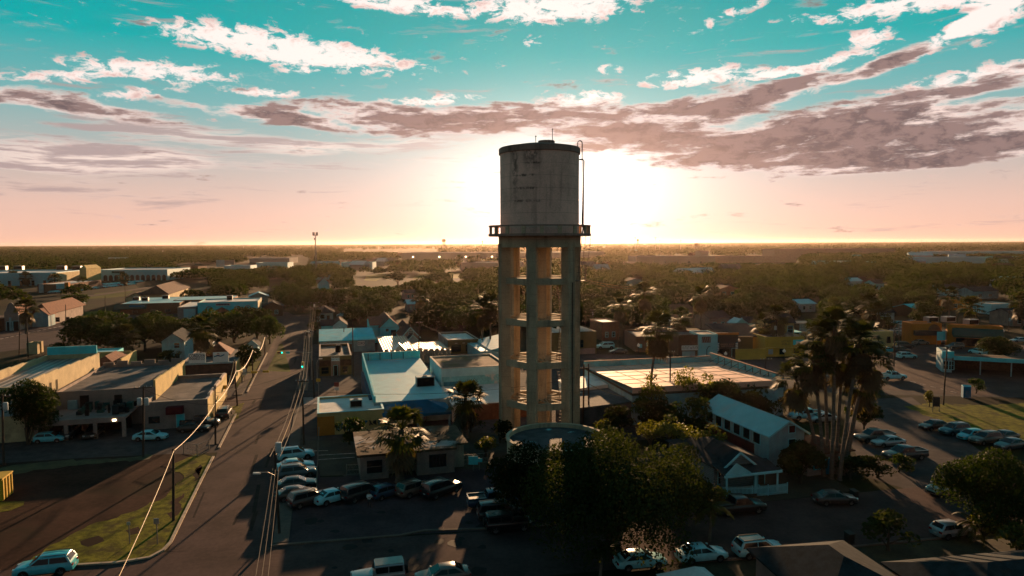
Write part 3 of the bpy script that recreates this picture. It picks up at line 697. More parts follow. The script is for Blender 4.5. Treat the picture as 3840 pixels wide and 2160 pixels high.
b = MB(); b.box(T0 + .5, -2.2, 0, T1 - .5, -2.05, 2.74); B.part(b, 'garage_back_wall', 'dark')
b = MB(); b.box(B.w * .70, -7.83, 2.52, B.w * .70 + .5, -7.76, 2.8); B.part(b, 'wall_lamp', mat('lit lamp', (.9, .8, .6), .5, .02, 1, .2, emit=(1, .72, .42), estr=4.0))
b = MB(); b.box(B.w * .13, -.6, 3.1, B.w * .13 + 1.2, -.02, 4.5); B.part(b, 'white_cabinet', 'dim')

B = Bld('canopy_building', 'low grey flat-roofed building with a maroon door canopy beside the street', 'building', (540, 1512), (778, 1497), (832, 1402), 4.3)
CB = B
B.flat('grey', 'rood', .6, .28, 'cap')
b = MB(); b.box(B.w + .002, 0, -.2, B.w + .04, B.d, B.h - .02); B.part(b, 'side_wall', 'mustard')
for k in range(3):
    y = B.d * (.1 + .3 * k); B.part(MB().box(B.w - .3, y, B.h + .1, B.w + .06, y + B.d * .22, B.h + .5), 'parapet_block', 'cap')
b = MB(); b.box(B.w * .36, -1.3, 2.5, B.w * .62, -.02, 3.6); B.part(b, 'door_canopy', 'maroon')
B.door('f', B.w * .50, 1.1, 2.15, 0, 'teal')
B.win('f', B.w * .06, 1.0, 1.6, 1.1, 'grey', 'glass', False, .05)

B = Bld('finance_shop', 'low shop with a brown shingled front band and two white roof sign boards', 'shop', (664, 1374), (882, 1362), (905, 1305), 4.1)
B.flat('grey', 'rood', .2, .2)
b = MB(); b.prism([(-.3, -1.6), (B.w + .2, -1.6), (B.w + .2, -.02), (-.3, -.02)], [2.1, 2.1, 2.6, 2.6], [2.35, 2.35, 4.25, 4.25]); B.part(b, 'shingle_band', 'brown')
b = MB(); b.box(-.3, -.25, 4.26, B.w + .2, -.02, 4.6); B.part(b, 'white_ledge', 'dim')
B.board('f', B.w * .20, 4.62, B.w * .29, 2.0, 'sign', [('CORDOVA', .74, 1.0, 'ink'), ('FINANCE CO.', .42, .68, 'ink')], -.15)
g = B.board('f', B.w * .62, 4.62, B.w * .27, 2.0, 'sign', [], -.15)
b = MB(); x = B.w * .72; b.add([(x - .9, .02, 5.8), (x, .02, 6.05), (x + 1.1, .02, 6.1), (x + .4, .02, 5.75), (x - .3, .02, 5.55)], [(0, 1, 2, 3, 4)]); b.v = [(p[0], p[1] - .04 + 0, p[2]) for p in b.v]
b = MB(); b.tube([(x - .9, .02, 5.75), (x - .2, .02, 5.95), (x + .4, .02, 5.8), (x + 1.1, .02, 6.1)], .12, 5); B.part(b, 'emblem', 'inkb', g)
b = MB(); b.lathe([(.01, 0), (.3, .02), (.01, .06)], 10); o = B.part(b, 'emblem_dot', 'inkr', g); o.location = (x - .1, .0, 6.2); o.rotation_euler = (PI / 2, 0, 0)
b = MB(); b.box(B.w + .002, .1, -.2, B.w + .05, B.d, 4.1); B.part(b, 'side_wall', 'mustard')
for k in range(5): B.win('f', B.w * (.08 + .13 * k), .7, 1.0, 1.2, 'cream', 'glass', False, .06)
B.door('f', B.w * .78, 1.2, 2.1, 0, 'dark')

B = Bld('red_roof_kiosk', 'small building with a steep rust-red roof and a tilted roof sign behind the finance shop', 'shop', (775, 1331), (850, 1331), (850, 1312), 4.4)
B.hip('brick', 'tile', 2.3, .7)
b = MB(); b.bar((-.3, .3, 4.9), (1.4, B.d * .5, 6.7), .1, .5); B.part(b, 'ridge_board', 'cap')
B.board('l', .4, 5.6, 2.6, 1.0, 'sign', [], -.8)

B = Bld('grey_gabled_house', 'two storey pale grey house with white framed windows beside dark trees left of the street', 'house', (606, 1280), (690, 1277), (690, 1255), 5.4)
B.gable('dim', 'shin', 1.8, 'y')
for z in (1.0, 3.6): B.win('f', B.w * .55, z, 1.2, 1.3)
B.win('r', 1.5, 3.6, 1.0, 1.2)
B = Bld('white_gabled_shed', 'small white gabled shed in the shade of the street-side trees', 'shed', (925, 1296), (966, 1294), (970, 1282), 2.6)
B.gable('white', 'shin', 1.2, 'y', trim='trim'); B.win('f', B.w * .35, .8, .7, .8); B.door('f', B.w * .65, .9, 1.9)
B = Bld('orange_roof_row', 'low shop with a rust orange roof and pale side walls behind the yellow wall warehouse', 'shop', (335, 1372), (440, 1362), (500, 1333), 4.0)
B.hip('cream', 'tile', 1.6, .3)
b = MB(); b.box(B.w + 1.0, 0, 0, B.w + 1.3, B.d, 5.2); b.box(-2.5, B.d + .5, 0, B.w, B.d + .8, 5.0); B.part(b, 'boundary_wall', 'mustard')
B = Bld('teal_block_wall', 'low turquoise wall building behind the warehouse roofs', 'building', (305, 1325), (440, 1316), (440, 1305), 4.6)
B.flat('teal', 'rooft', .3); B.win('f', B.w * .2, 2.6, 1.3, 1.1, 'grey', 'dark', False); B.win('f', B.w * .72, 2.6, 1.3, 1.1, 'grey', 'dark', False)
B = Bld('roofless_hut', 'small pale roofless hut by the side street at the left', 'hut', (98, 1285), (140, 1283), (168, 1278), 3.2)
b = MB(); b.box(0, 0, 0, B.w, .25, 3.2); b.box(0, .25, 0, .25, 4.2, 3.0); b.box(B.w - .25, .25, 0, B.w, 1.6, 3.2); b.box(B.w - .25, 2.8, 0, B.w, 4.2, 3.0); b.box(.25, 3.95, 0, B.w - .25, 4.2, 3.0); B.part(b, 'wall', 'cream')
B.part(MB().box(.25, .26, 2.6, B.w - .26, 2.4, 2.72), 'roof', 'cap')

# church and its neighbours
B = Bld('turquoise_church', 'turquoise painted church hall with arched outlines and a small gabled porch', 'church', (740, 1135), (964, 1131), (978, 1116), 6.2)
CH = B; B.h = 8.6; B.root.scale = (1, 1, .72)
B.flat('teal', 'roofw', .5, .3, 'cap')
for fx, blind in ((.19, 1), (.66, 0), (.83, 0)):
    x0, w, z0, zs = B.w * (fx - .045), B.w * .09, 2.6, 5.2; b = MB(); n = 9
    pts = [(x0, -.08, z0), (x0, -.08, zs)] + [(x0 + w / 2 - w / 2 * math.cos(PI * k / n), -.08, zs + w / 2 * math.sin(PI * k / n)) for k in range(1, n)] + [(x0 + w, -.08, zs), (x0 + w, -.08, z0), (x0, -.08, z0)]
    b.tube(pts, .2, 5); o = B.part(b, 'arch_outline', 'brick')
    if blind:
        b = MB(); b.box(x0 + w / 2 - .12, -.14, z0 + .7, x0 + w / 2 + .12, -.002, zs + .5); b.box(x0 + w / 2 - .7, -.13, zs - .9, x0 + w / 2 + .7, -.003, zs - .65); B.part(b, 'cross', 'brick', o)
x = B.w * .40; b = MB(); b.prism([(x - 2.4, -2.6), (x + 2.4, -2.6), (x + 2.4, -.05), (x - 2.4, -.05)], 3.4, 3.6); b.add([(x - 3, -2.8, 3.61), (x + 3, -2.8, 3.61), (x, -2.8, 5.9), (x - 3, -.05, 3.61), (x + 3, -.05, 3.61), (x, -.05, 5.9)], [(0, 1, 2), (0, 2, 5, 3), (1, 4, 5, 2), (0, 3, 4, 1)])
B.part(b, 'porch_roof', 'brown')
for sx in (-2.2, 2.2): B.part(MB().box(x + sx - .2, -2.5, 0, x + sx + .2, -2.1, 3.4), 'porch_post', 'dim')
B.door('f', x - 1.1, 2.2, 3.0, 0, 'dark')
b = MB(); b.prism([(B.w * .05, -3.4), (x - 2.6, -3.4), (x - 2.6, -3.1), (B.w * .05, -3.1)], 0, [.5, 2.2, 2.2, .5]); b.box(x + 2.6, -3.4, 0, B.w * .9, -3.1, 1.5); B.part(b, 'ramp_wall', 'brick')
g = B.board('f', B.w * .30, 6.6, B.w * .24, 1.3, 'dim', [])
for k in range(9): B.part(MB().box(B.w * (.31 + .024 * k), -.2, 6.85 + .1 * (k % 2), B.w * (.31 + .024 * k) + .42, -.142, 7.6), 'lettering', 'ink', g)
b = MB(); b.box(B.w + .002, .2, -.2, B.w + .06, B.d, 8.4); B.part(b, 'side_wall', 'cream')
B = Bld('church_annexe', 'lower annexe with a large teal roller door joined to the left of the turquoise church', 'building', (665, 1152), (738, 1149), (740, 1130), 4.4)
B.flat('grey', 'roofw', .3, .25); b = MB(); B.slab(b, 'f', B.w * .32, B.w * .95, .2, 3.6, 0, .08); B.part(b, 'roller_door', 'rooft')
B = Bld('green_roof_hall', 'broad brick hall with a pale turquoise metal roof and roof fans behind the church', 'hall', (450, 1140), (660, 1140), (660, 1113), 4.6)
B.h = 6.0; B.root.scale = (1, 1, .767)
B.flat('brick', 'rooft', .15, .2); b = MB(); b.prism([(-2, -2), (B.w * .45, -2), (B.w * .45, -.02), (-2, -.02)], [3.2, 3.2, 5.6, 5.6], [3.5, 3.5, 5.8, 5.8]); B.part(b, 'awning', 'green')
B.board('f', B.w * .16, 4.2, B.w * .26, .9, 'inkb', [], 1.2)
for x in (.2, .5, .75): B.win('f', B.w * x, 1.0, 1.8, 1.4, 'grey')
B = Bld('green_roof_wing', 'long low wing with a pale turquoise roof running behind the church', 'hall', (650, 1126), (870, 1121), (868, 1108), 4.8)
B.flat('brick', 'rooft', .15, .2)
for q in ((512, 1126, 'rooftop fan box left of centre on the green roof hall'), (545, 1128, 'rooftop fan box in the middle of the green roof hall'), (622, 1120, 'rooftop fan box at the right end of the green roof hall')):
    rooftop_unit(q[0], q[1], 4.6, q[2], 2.6, 2.0, 1.5)
rooftop_unit(862, 1125, 6.0, 'tall sunlit vent box on the church roof', 2.2, 1.8, 1.9)
B = Bld('mission_house', 'pale mission style building with a curved gable and arched doors at the left edge', 'house', (15, 1168), (70, 1166), (72, 1150), 6.6)
b = MB(); n = 14
prof = [(0, 0), (0, 6.4)] + [(B.w * (.10 + .8 * k / n), 6.4 + 3.2 * math.sin(PI * (k / n)) ** .8) for k in range(n + 1)] + [(B.w, 6.4), (B.w, 0)]
m0 = len(prof); vs = [(x, 0, z) for x, z in prof] + [(x, .5, z) for x, z in prof]
b.add(vs, [tuple(range(m0)), tuple(range(2 * m0 - 1, m0 - 1, -1))] + [(i, i + m0, (i + 1) % m0 + m0, (i + 1) % m0) for i in range(m0)]); B.part(b, 'curved_gable', 'grey')
B.gable('grey', 'tile', 2.4, 'y', .2, y0=.52, y1=14, h=5.8)
B.door('f', B.w * .15, 1.6, 3.0, 0, 'dark'); B.door('f', B.w * .62, 1.6, 3.2, 0, 'dark'); B.part(MB().box(B.w * .35, -.3, 0, B.w * .5, -.02, 4.5), 'pier', 'dim')
b = MB(); b.box(-14, 1, -.1, -.05, 12, 4.2); B.part(b, 'side_wing', 'brown')
B = Bld('red_roof_house', 'wide house with a low rust-red roof and white gable front beside the side street', 'house', (112, 1178), (212, 1168), (225, 1145), 4.4)
B.hip('grey', 'tile', 3.4, .9); B.gable('dim', 'tile', 2.2, 'y', .3, 1.5, 6.5, -2.5, 4, 4.2, 'porch_wall')
for k in range(4): B.win('f', 8 + k * 3.1, 1.4, 1.2, 1.5, 'grey')
B = Bld('dark_roof_bungalow', 'long brown roofed building between the side street and the parking rows', 'building', (525, 1105), (660, 1092), (660, 1078), 5.0)
B.hip('cream', 'brown', 4.0, 1.0); B.gable('cream', 'brown', 2.4, 'y', .5, -6, 3, -1, 8, 3.6, 'wing_wall')
# strip mall
B = Bld('long_storefront', 'very long pale blue strip mall with arches, facing its parking lot at the far left', 'strip mall', (-160, 1026), (228, 1020), (228, 1010), 9.2, 12)
B.flat('rooft', 'roofw', 1.0, .4); B.part(MB().box(B.w + .02, 0, 0, B.w + 1, B.d, 8.8), 'end_wall', 'cream')
for k in range(8): x = B.w * (.02 + .12 * k); b = MB(); b.box(x, -.1, 0, x + B.w * .03, -.003, 3.6); B.part(b, 'shop_window', 'glass')
for px in (10, 72, 232, 290): rooftop_unit(px, 1012, 9, 'large pale roof box on the strip mall, near its %s' % {10: 'left edge of the photo', 72: 'first palm', 232: 'corner bend', 290: 'tower end'}[px], 6, 5, 3.2)
B = Bld('arcade_storefront', 'pale blue arcade of dark arches behind the rows of parked cars', 'strip mall', (360, 1012), (640, 1009), (640, 1003), 8.8, 4)
B.flat('rooft', 'roofw', .8, .4)
for k in range(12):
    x, w, zs = B.w * (.10 + .075 * k), B.w * .055, 3.0; pts = [(x, zs)] + [(x + w / 2 - w / 2 * math.cos(PI * j / 8), zs + w / 2 * math.sin(PI * j / 8)) for j in range(1, 8)] + [(x + w, zs), (x + w, 0), (x, 0)]
    b = MB(); m0 = len(pts); b.add([(p, -.05, z) for p, z in pts], [tuple(range(m0 - 1, -1, -1))]); B.part(b, 'arch_opening', 'dark')
g = B.board('f', B.w * .22, 6.0, B.w * .18, 1.6, 'green', [])
B = Bld('corner_tower', 'yellowish square tower with a pointed top at the bend of the strip mall', 'tower', (298, 1008), (320, 1008), (322, 1004), 11.0, 8)
B.hip('mustard', 'mustard', 2.6, .2)
B = Bld('drive_in_restaurant', 'low red and white restaurant with a sunlit corner sign before the strip mall', 'restaurant', (140, 1066), (325, 1056), (330, 1050), 5.2, 9)
B.flat('brick', 'roofw', .5, .3); B.part(MB().box(B.w * .62, -.3, 2.2, B.w * .95, -.02, 5.0), 'front_panel', 'rooft'); B.part(MB().box(B.w * .92, -1.2, 0, B.w + .8, 1.5, 6.2), 'corner_sign', 'orange'); B.part(MB().box(B.w * .05, -.3, 0, B.w * .2, -.02, 5.3), 'white_bay', 'dim')

# --- right of the street, up to the tower
B = Bld('arched_salon', 'brown flat-roofed salon with an arched doorway and a pale blue name board', 'shop', (1197, 1338), (1318, 1335), (1312, 1288), 4.3)
B.flat('olive', 'rood', .5, .22, 'cap')
for u0, u1 in ((0, .36), (.64, 1)): b = MB(); B.slab(b, 'f', B.w * u0, B.w * u1, 2.2, 3.5, .003, .5); B.part(b, 'shingle_band', 'brown')
x0, w = B.w * .36, B.w * .28; b = MB(); n = 10; z1 = 3.3
arc = [(x0 + w / 2 - w * .34 * math.cos(PI * k / n), 1.9 + w * .34 * math.sin(PI * k / n)) for k in range(n + 1)]
b.add([(x0, -.7, 0), (x0, -.7, z1), (x0 + w, -.7, z1), (x0 + w, -.7, 0)] + [(x, -.7, z) for x, z in arc] + [(x0 + w * .16, -.7, 0), (x0 + w * .84, -.7, 0)],
      [(0, 1, 4, 4 + n + 1), (3, 4 + n + 2, 4 + n, 2)] + [(1, 2, 4 + n // 2)] + [(1, 4 + k + 1, 4 + k) for k in range(n // 2)] + [(2, 4 + k + 1, 4 + k) for k in range(n // 2, n)])
b.box(x0, -.69, 0, x0 + .12, -.01, z1); b.box(x0 + w - .12, -.69, 0, x0 + w, -.01, z1); b.box(x0, -.69, z1 - .12, x0 + w, -.01, z1); B.part(b, 'arched_porch', 'pink')
g = B.board('f', x0 + w * .05, 3.33, w * .9, .62, 'sign', [('BEAUTY SALON', .5, .5, 'inkb')], .55)
B.text('f', x0 + w * .45, 4.35, 1.1, 'Bella', 'cap', .62, g, w, .35)
B.door('f', x0 + w * .3, w * .4, 2.2, 0, 'dark'); B.win('f', B.w * .06, .5, B.w * .22, 1.4, 'olive'); B.win('f', B.w * .72, .5, B.w * .16, 1.4, 'olive')
rooftop_unit(1268, 1320, 3.85, 'small dark vent box on the arched salon roof', 1.2, 1.0, 1.6, 'dark')
B = Bld('turquoise_long_shop', 'long low shop with a bright turquoise roof beside the blue gabled house', 'shop', (1200, 1276), (1408, 1272), (1400, 1242), 3.5)
b = MB(); b.box(0, 0, -.2, B.w, B.d, 3.2); B.part(b, 'wall', 'dim'); b = MB(); b.prism([(-.3, -.5), (B.w + .3, -.5), (B.w + .3, B.d + .3), (-.3, B.d + .3)], [3.1, 3.1, 4.4, 4.4], [3.3, 3.3, 4.6, 4.6]); B.part(b, 'roof', 'teal')
B.board('f', B.w * .68, 1.6, B.w * .13, 1.2, 'sign', [('OXO', .5, 1.0, 'ink')]); B.door('f', B.w * .5, 1.1, 2.2, 0, 'brick')
B = Bld('blue_gabled_house', 'two storey turquoise house with a rust-brown gabled roof', 'house', (1392, 1222), (1500, 1222), (1490, 1192), 5.4)
B.gable('teal', 'brown', 2.5, 'y', .4, 2.6, B.w, 0, None, 5.0, 'gable_wall'); B.gable('teal', 'brown', 1.6, 'x', .3, 0, B.w - .5, 3, B.d, 5.2)
B.win('f', B.w * .70, 2.2, 1.5, 1.8, 'teal', 'glass', False); B.win('f', B.w * .52, 3.6, .8, .8, 'teal', 'glass', False)
B = Bld('cream_cottage', 'cream cottage with a brown gable roof and dark windows above the turquoise shop', 'house', (1205, 1222), (1302, 1222), (1300, 1205), 3.4)
B.gable('white', 'shin', 1.7, 'y', .4, B.w * .45, B.w, 0, None, 3.4); B.gable('teal', 'shin', 1.4, 'x', .3, 0, B.w * .46, 2, B.d, 3.2, 'wing_wall')
B.win('f', B.w * .68, 1.0, 1.2, 1.6); B.door('f', B.w * .86, 1.0, 2.1)
B = Bld('porch_cottage', 'small cream cottage with a hipped dark roof and front porch under the trees', 'house', (1190, 1171), (1248, 1170), (1248, 1158), 3.4)
B.hip('white', 'shin', 1.8, .8); B.win('f', 1.2, .9, 1.3, 1.5, 'trim'); B.door('f', B.w * .6, 1.1, 2.1, 0, 'wood')
for x in (0, B.w - .2): B.part(MB().box(x, -1.9, 0, x + .2, -1.7, 3.3), 'porch_post', 'trim')
b = MB(); b.prism([(-.3, -2.1), (B.w + .3, -2.1), (B.w + .3, -.7), (-.3, -.7)], [3.1, 3.1, 3.5, 3.5], [3.2, 3.2, 3.6, 3.6]); B.part(b, 'porch_roof', 'shin')
B = Bld('dark_gabled_house', 'dark roofed house with stacked gables between the blue house and the brown box building', 'house', (1508, 1262), (1572, 1262), (1568, 1228), 3.6)
B.gable('grey', 'shin', 2.4, 'y', .5, trim='trim'); B.gable('dim', 'shin', 1.6, 'y', .4, .8, B.w - .5, -4, 0, 2.8, 'porch_wall', 'trim'); B.win('f', B.w * .4, 4.2, 1.2, .8)
B = Bld('castle_front_shop', 'pink ribbed-metal shop with castle crenellations and a sunlit ribbed roof', 'shop', (1438, 1318), (1690, 1306), (1560, 1268), 3.2)
B.part(MB().box(0, 0, -.2, B.w, .3, 2.9), 'front_wall', 'ribwall')
b = MB()
for k in range(12): x = .2 + k * (B.w - 1.4) / 11; b.box(x, .003, 2.9, x + 1.0, .297, 3.3 + (.35 if k in (0, 4, 6) else 0))
B.part(b, 'crenellation', 'pink')
w1 = B.w * .45; B.part(MB().box(.2, .31, -.2, w1, B.d, 2.9), 'wall', 'pink'); b = MB(); xm = w1 * .62
b.prism([(-.1, .4), (w1 + .3, .4), (w1 + .3, B.d + .3), (-.1, B.d + .3)], [2.95, 2.95, 3.9, 3.9], [3.05, 3.05, 4.0, 4.0]); B.part(b, 'ribbed_roof', 'ribwarm')
b = MB(); b.box(w1 + .31, .31, -.2, B.w, B.d * .8, 2.6); B.part(b, 'rear_wall', 'pink'); b = MB(); b.box(w1 + .32, .32, 2.61, B.w - .05, B.d * .78, 2.72); B.part(b, 'flat_roof', 'ribwarm')
B.board('f', B.w * .30, 1.0, B.w * .14, 1.5, 'sign', [('TIENDA', .65, .8, 'ink')])
b = MB(); b.add([(w1 * .35, .7, 3.1), (w1 * .75, .7, 3.1), (w1 * .55, .7, 4.7), (w1 * .35, 4, 3.3), (w1 * .75, 4, 3.3), (w1 * .55, 4, 4.7)], [(0, 1, 2), (0, 2, 5, 3), (1, 4, 5, 2)]); B.part(b, 'dormer', 'metal')
B = Bld('brown_box_shop', 'plain brown box-shaped shop with a pale flat roof and barred windows', 'shop', (1680, 1276), (1795, 1272), (1748, 1244), 3.7)
B.flat('olive', 'roofw', .45, .22, 'cap')
B.win('f', B.w * .12, .6, B.w * .3, 1.7, 'olive', 'glass'); B.win('f', B.w * .58, .6, B.w * .32, 1.7, 'olive', 'glass')
for k in range(3): o = B.part(MB().box(B.w * (.22 + .25 * k), -.12, 2.7, B.w * (.22 + .25 * k) + .7, -.002, 2.9), 'wall_lamp', 'cap')
b = MB(); B.slab(b, 'l', .1, B.d - .1, -.2, 3.6, .002, .04); B.part(b, 'side_wall', 'grey')
B = Bld('white_shed_row', 'low white sheds with sloping metal roofs behind the tower columns', 'shed', (1800, 1318), (1900, 1314), (1880, 1275), 2.8)
B.flat('dim', 'rooft', .1); b = MB(); b.prism([(B.w * .4, .2), (B.w + 3, .2), (B.w + 3, B.d), (B.w * .4, B.d)], [2.9, 2.9, 3.0, 3.0], [3.0, 4.4, 4.5, 3.1]); B.part(b, 'sloping_roof', 'rooft')
B = Bld('blue_awning_building', 'low building with a pale blue flat roof, high turquoise parapets and a blue canvas canopy', 'building', (1402, 1478), (1690, 1470), (1385, 1346), 5.0)
BA = B
B.part(MB().box(0, 0, -.2, B.w, B.d, 3.6), 'wall', 'dim'); B.part(MB().prism([(.3, .1), (B.w - .01, .1), (B.w - .01, B.d - .3), (.3, B.d - .3)], 3.61, [3.0 + .62, 3.62, 4.75, 4.75]), 'roof', 'rooft')
b = MB(); b.prism([(0, .1), (.28, .1), (.28, B.d), (0, B.d)], 3.6, [4.6, 4.6, 6.3, 6.3]); b.box(.28, B.d - .28, 3.6, B.w, B.d, 6.3); B.part(b, 'parapet', 'teal')
for k in range(4): B.part(MB().box(B.w * (.1 + .2 * k), B.d - .40, 4.7, B.w * (.1 + .2 * k) + .12, B.d - .285, 6.2), 'parapet_post', 'dark')
b = MB(); b.box(-.5, B.d * .12, 0, -.03, B.d * .85, 3.4); B.part(b, 'side_screen', mat('dark blue panel', (.01, .04, .09), .7, .2, 1))
c0 = Vector((.9, -5.6, 0)); cw, cd = B.w - 1.4, 5.4
b = MB(); b.add([(c0.x, c0.y, 2.7), (c0.x + cw, c0.y, 2.7), (c0.x + cw, -.05, 2.9), (c0.x, -.05, 2.9), (c0.x + cw * .33, c0.y + 2.5, 4.3), (c0.x + cw * .67, c0.y + 2.5, 4.3)], [(0, 1, 5, 4), (1, 2, 5), (2, 3, 4, 5), (3, 0, 4)])
b.add([(c0.x, c0.y, 2.3), (c0.x + cw, c0.y, 2.3), (c0.x + cw, c0.y, 2.7), (c0.x, c0.y, 2.7)], [(0, 1, 2, 3)]); B.part(b, 'canvas_canopy', 'blue')
for k in range(3): x = c0.x + .3 + (cw - .8) * k / 2; B.part(MB().box(x, c0.y + .1, 0, x + .28, c0.y + .38, 2.7), 'post', 'dim')
rooftop_unit(1594, 1450, 3.7, 'pair of dark air handlers in a frame above the blue canopy', 3.2, 1.6, 1.9, 'dim')
for k in range(2): g = G(1440 + 8 * k, 1396 + 5 * k, 3.75); rooftop_unit(1442 + 12 * k, 1394 + 6 * k, 3.7, ('pale low skylight box at the left of the pale blue roof', 'pale low skylight box just right of another on the pale blue roof')[k], 1.6, .7, .35, 'trim')
B = Bld('gravel_roof_building', 'white walled block with a brown gravel roof left of the tower', 'building', (1655, 1384), (1905, 1370), (1622, 1338), 6.4)
B.flat('white', 'gravelroof', .18, .3, 'cap')
b = MB(); B.slab(b, 'f', .1, B.w * .95, 2.9, 4.9, .002, .05); B.part(b, 'painted_band', mat('pale blue paint', (.20, .46, .48), .85, .2, .3, .2, col2=(.5, .48, .45), f2=(.5, .6), s2=.35))
b = MB(); B.slab(b, 'f', B.w * .03, B.w * .4, 3.2, 4.0, .052, .075); B.part(b, 'blue_patch', mat('blue patch paint', (.06, .2, .25), .85, .2, .5, .2))
B2 = B; b = MB(); b.prism([(-.4, -12.5), (B.w * 1.05, -12.5), (B.w * 1.05, -.05), (-.4, -.05)], -.1, [2.7, 2.7, 3.2, 3.2]); B.part(b, 'lean_to', 'roofw')
b = MB(); b.box(B.w * .2, -12.9, 0, B.w * 1.05, -12.52, 2.6); B.part(b, 'lean_to_front', 'brick')
B = Bld('graffiti_building', 'small flat-roofed yellow building with painted graffiti and an orange end wall', 'shop', (1190, 1552), (1442, 1540), (1405, 1478), 3.4)
GB = B
B.flat('mustard', 'roofw', .35, .22, 'trim')
b = MB(); B.slab(b, 'f', 0, B.w * .25, -.2, 2.9, .003, .06); B.slab(b, 'l', B.d * .55, B.d, -.2, 2.9, .003, .06); B.part(b, 'orange_end', 'orange')
b = MB(); B.slab(b, 'l', .1, B.d * .54, -.2, 3.2, .003, .06); B.part(b, 'side_panel', 'teal')
rg = random.Random(5)
def graffiti(B, x0, x1, z0, z1, n, ms):
    for k in range(n):
        x = x0 + (x1 - x0) * (k + .5) / n; w = (x1 - x0) / n * .62; pts = [(x + w * rg.uniform(-.6, .6), -.09 - .004 * (k % 3), rg.uniform(z0, z1)) for _ in range(6)]
        b = MB(); b.tube(pts + [pts[0]], rg.uniform(.09, .15), 4); B.part(b, 'graffiti', ms[k % len(ms)])
graffiti(B, B.w * .25, B.w * .46, .5, 1.9, 5, ['ink', 'dim', 'inkb']); graffiti(B, B.w * .64, B.w * .95, 1.0, 1.9, 5, ['ink', 'inkb', 'ink']); graffiti(B, B.w * .52, B.w * .58, 1.7, 2.2, 1, ['ink'])
rooftop_unit(1335, 1527, 3.05, 'dark cooler box in a pale frame on the graffiti building roof', 1.9, 1.3, 1.3, 'dim')
B = Bld('debris_roof_house', 'old pale house with a flat brown roof covered in debris behind the parked cars', 'house', (1350, 1703), (1742, 1660), (1325, 1622), 3.3)
DH = B; M_deb = mat('debris roof', (.085, .055, .035), .98, .35, .5, .1, col2=(.34, .29, .27), f2=(.56, .64), s2=.22)
B.part(MB().box(0, 0, -.2, B.w * .26, B.d, 3.0), 'wall', 'grey'); B.part(MB().box(B.w * .26, 1.6, -.2, B.w, B.d, 2.999), 'rear_wall', 'grey'); B.part(MB().box(B.w * .52, -.2, -.2, B.w * .88, 1.59, 2.99), 'bay_wall', 'grey')
B.part(MB().box(-.4, -.5, 3.0, B.w * .9, B.d + .3, 3.3), 'roof', M_deb); B.part(MB().box(B.w * .9, 1.2, 3.0, B.w + .5, B.d, 3.25), 'side_roof', M_deb)
B.win('f', B.w * .06, .8, B.w * .14, 1.6, 'grey', 'glass', True, .06)
f_ = MB(); y = -.2; x0, x1 = B.w * .64, B.w * .80; f_.box(x0, y - .03, .9, x1, y - .002, 2.5); o = B.part(f_, 'window', 'glass')
b = MB(); 
for k in range(6): b.box(x0 + k * (x1 - x0) / 5 - .03, y - .06, .85, x0 + k * (x1 - x0) / 5 + .03, y - .031, 2.55)
B.part(b, 'window_bars', 'ink', o)
b = MB(); b.box(B.w * .42, 1.55, .1, B.w * .49, 1.598, 2.3); B.part(b, 'door', 'red')
b = MB()
for k in range(60):
    x, yv = rg.uniform(0, B.w * .88), rg.uniform(0, B.d); a = rg.uniform(0, PI); l = rg.uniform(.3, 1.4)
    b.bar((x, yv, 3.36 + rg.uniform(0, .1)), (x + l * math.cos(a), yv + l * math.sin(a), 3.36 + rg.uniform(0, .25)), rg.uniform(.06, .25), .06)
b.v = [(min(max(p[0], -.3), B.w * .89), p[1], p[2]) for p in b.v]; o = B.part(b, 'roof_debris', 'wood'); o['kind'] = 'stuff'

# --- right of the tower
B = Bld('big_warehouse', 'large warehouse with a broad pale roof glowing in the sun and a panelled turquoise parapet', 'warehouse', (2372, 1464), (2935, 1432), (2180, 1366), 5.6, 12.5)
WH = B
B.part(MB().box(0, 0, -.2, B.w, B.d, 5.0), 'wall', 'dim')
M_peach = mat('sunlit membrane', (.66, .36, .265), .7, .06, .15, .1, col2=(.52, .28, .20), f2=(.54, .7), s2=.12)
nx = 9; b = MB()
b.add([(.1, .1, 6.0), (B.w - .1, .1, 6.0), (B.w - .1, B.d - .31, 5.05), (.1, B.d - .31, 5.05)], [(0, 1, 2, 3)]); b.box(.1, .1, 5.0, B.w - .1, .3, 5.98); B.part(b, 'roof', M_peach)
b = MB(); zr = lambda y: 6.03 - .95 * y / B.d
for k in range(1, 7):
    x = B.w * k / 7; b.bar((x, .3, zr(.3)), (x, B.d - .4, zr(B.d - .4)), .14, .04)
for k in range(1, 6): b.bar((.2, B.d * .16 * k, zr(B.d * .16 * k)), (B.w - .4, B.d * .16 * k, zr(B.d * .16 * k)), .10, .04)
B.part(b, 'roof_seams', mat('tan seam', (.40, .26, .18), .8, .15, 1))
b = MB(); b.box(B.w - .3, 0, 5.0, B.w, B.d, 6.7); b.box(0, B.d - .3, 5.0, B.w - .3, B.d, 6.1); B.part(b, 'parapet', mat('panel turquoise', (.16, .40, .44), .8, .2, .5, .2, col2=(.30, .36, .36), f2=(.5, .68), s2=.4))
b = MB(); b.box(B.w - .38, -.05, 6.7, B.w + .06, B.d + .05, 6.82); b.box(0, B.d - .36, 6.1, B.w - .38, B.d + .06, 6.22); B.part(b, 'coping', 'brick')
for k in range(9): y = B.d * (.06 + .1 * k); b = MB(); b.bar((B.w - .34, y, 5.3), (B.w - .34, y, 6.65), .1); b.bar((B.w - .4, y, 6.4), (B.w - 2.2, y, 5.5), .08); B.part(b, 'parapet_brace', 'wood')
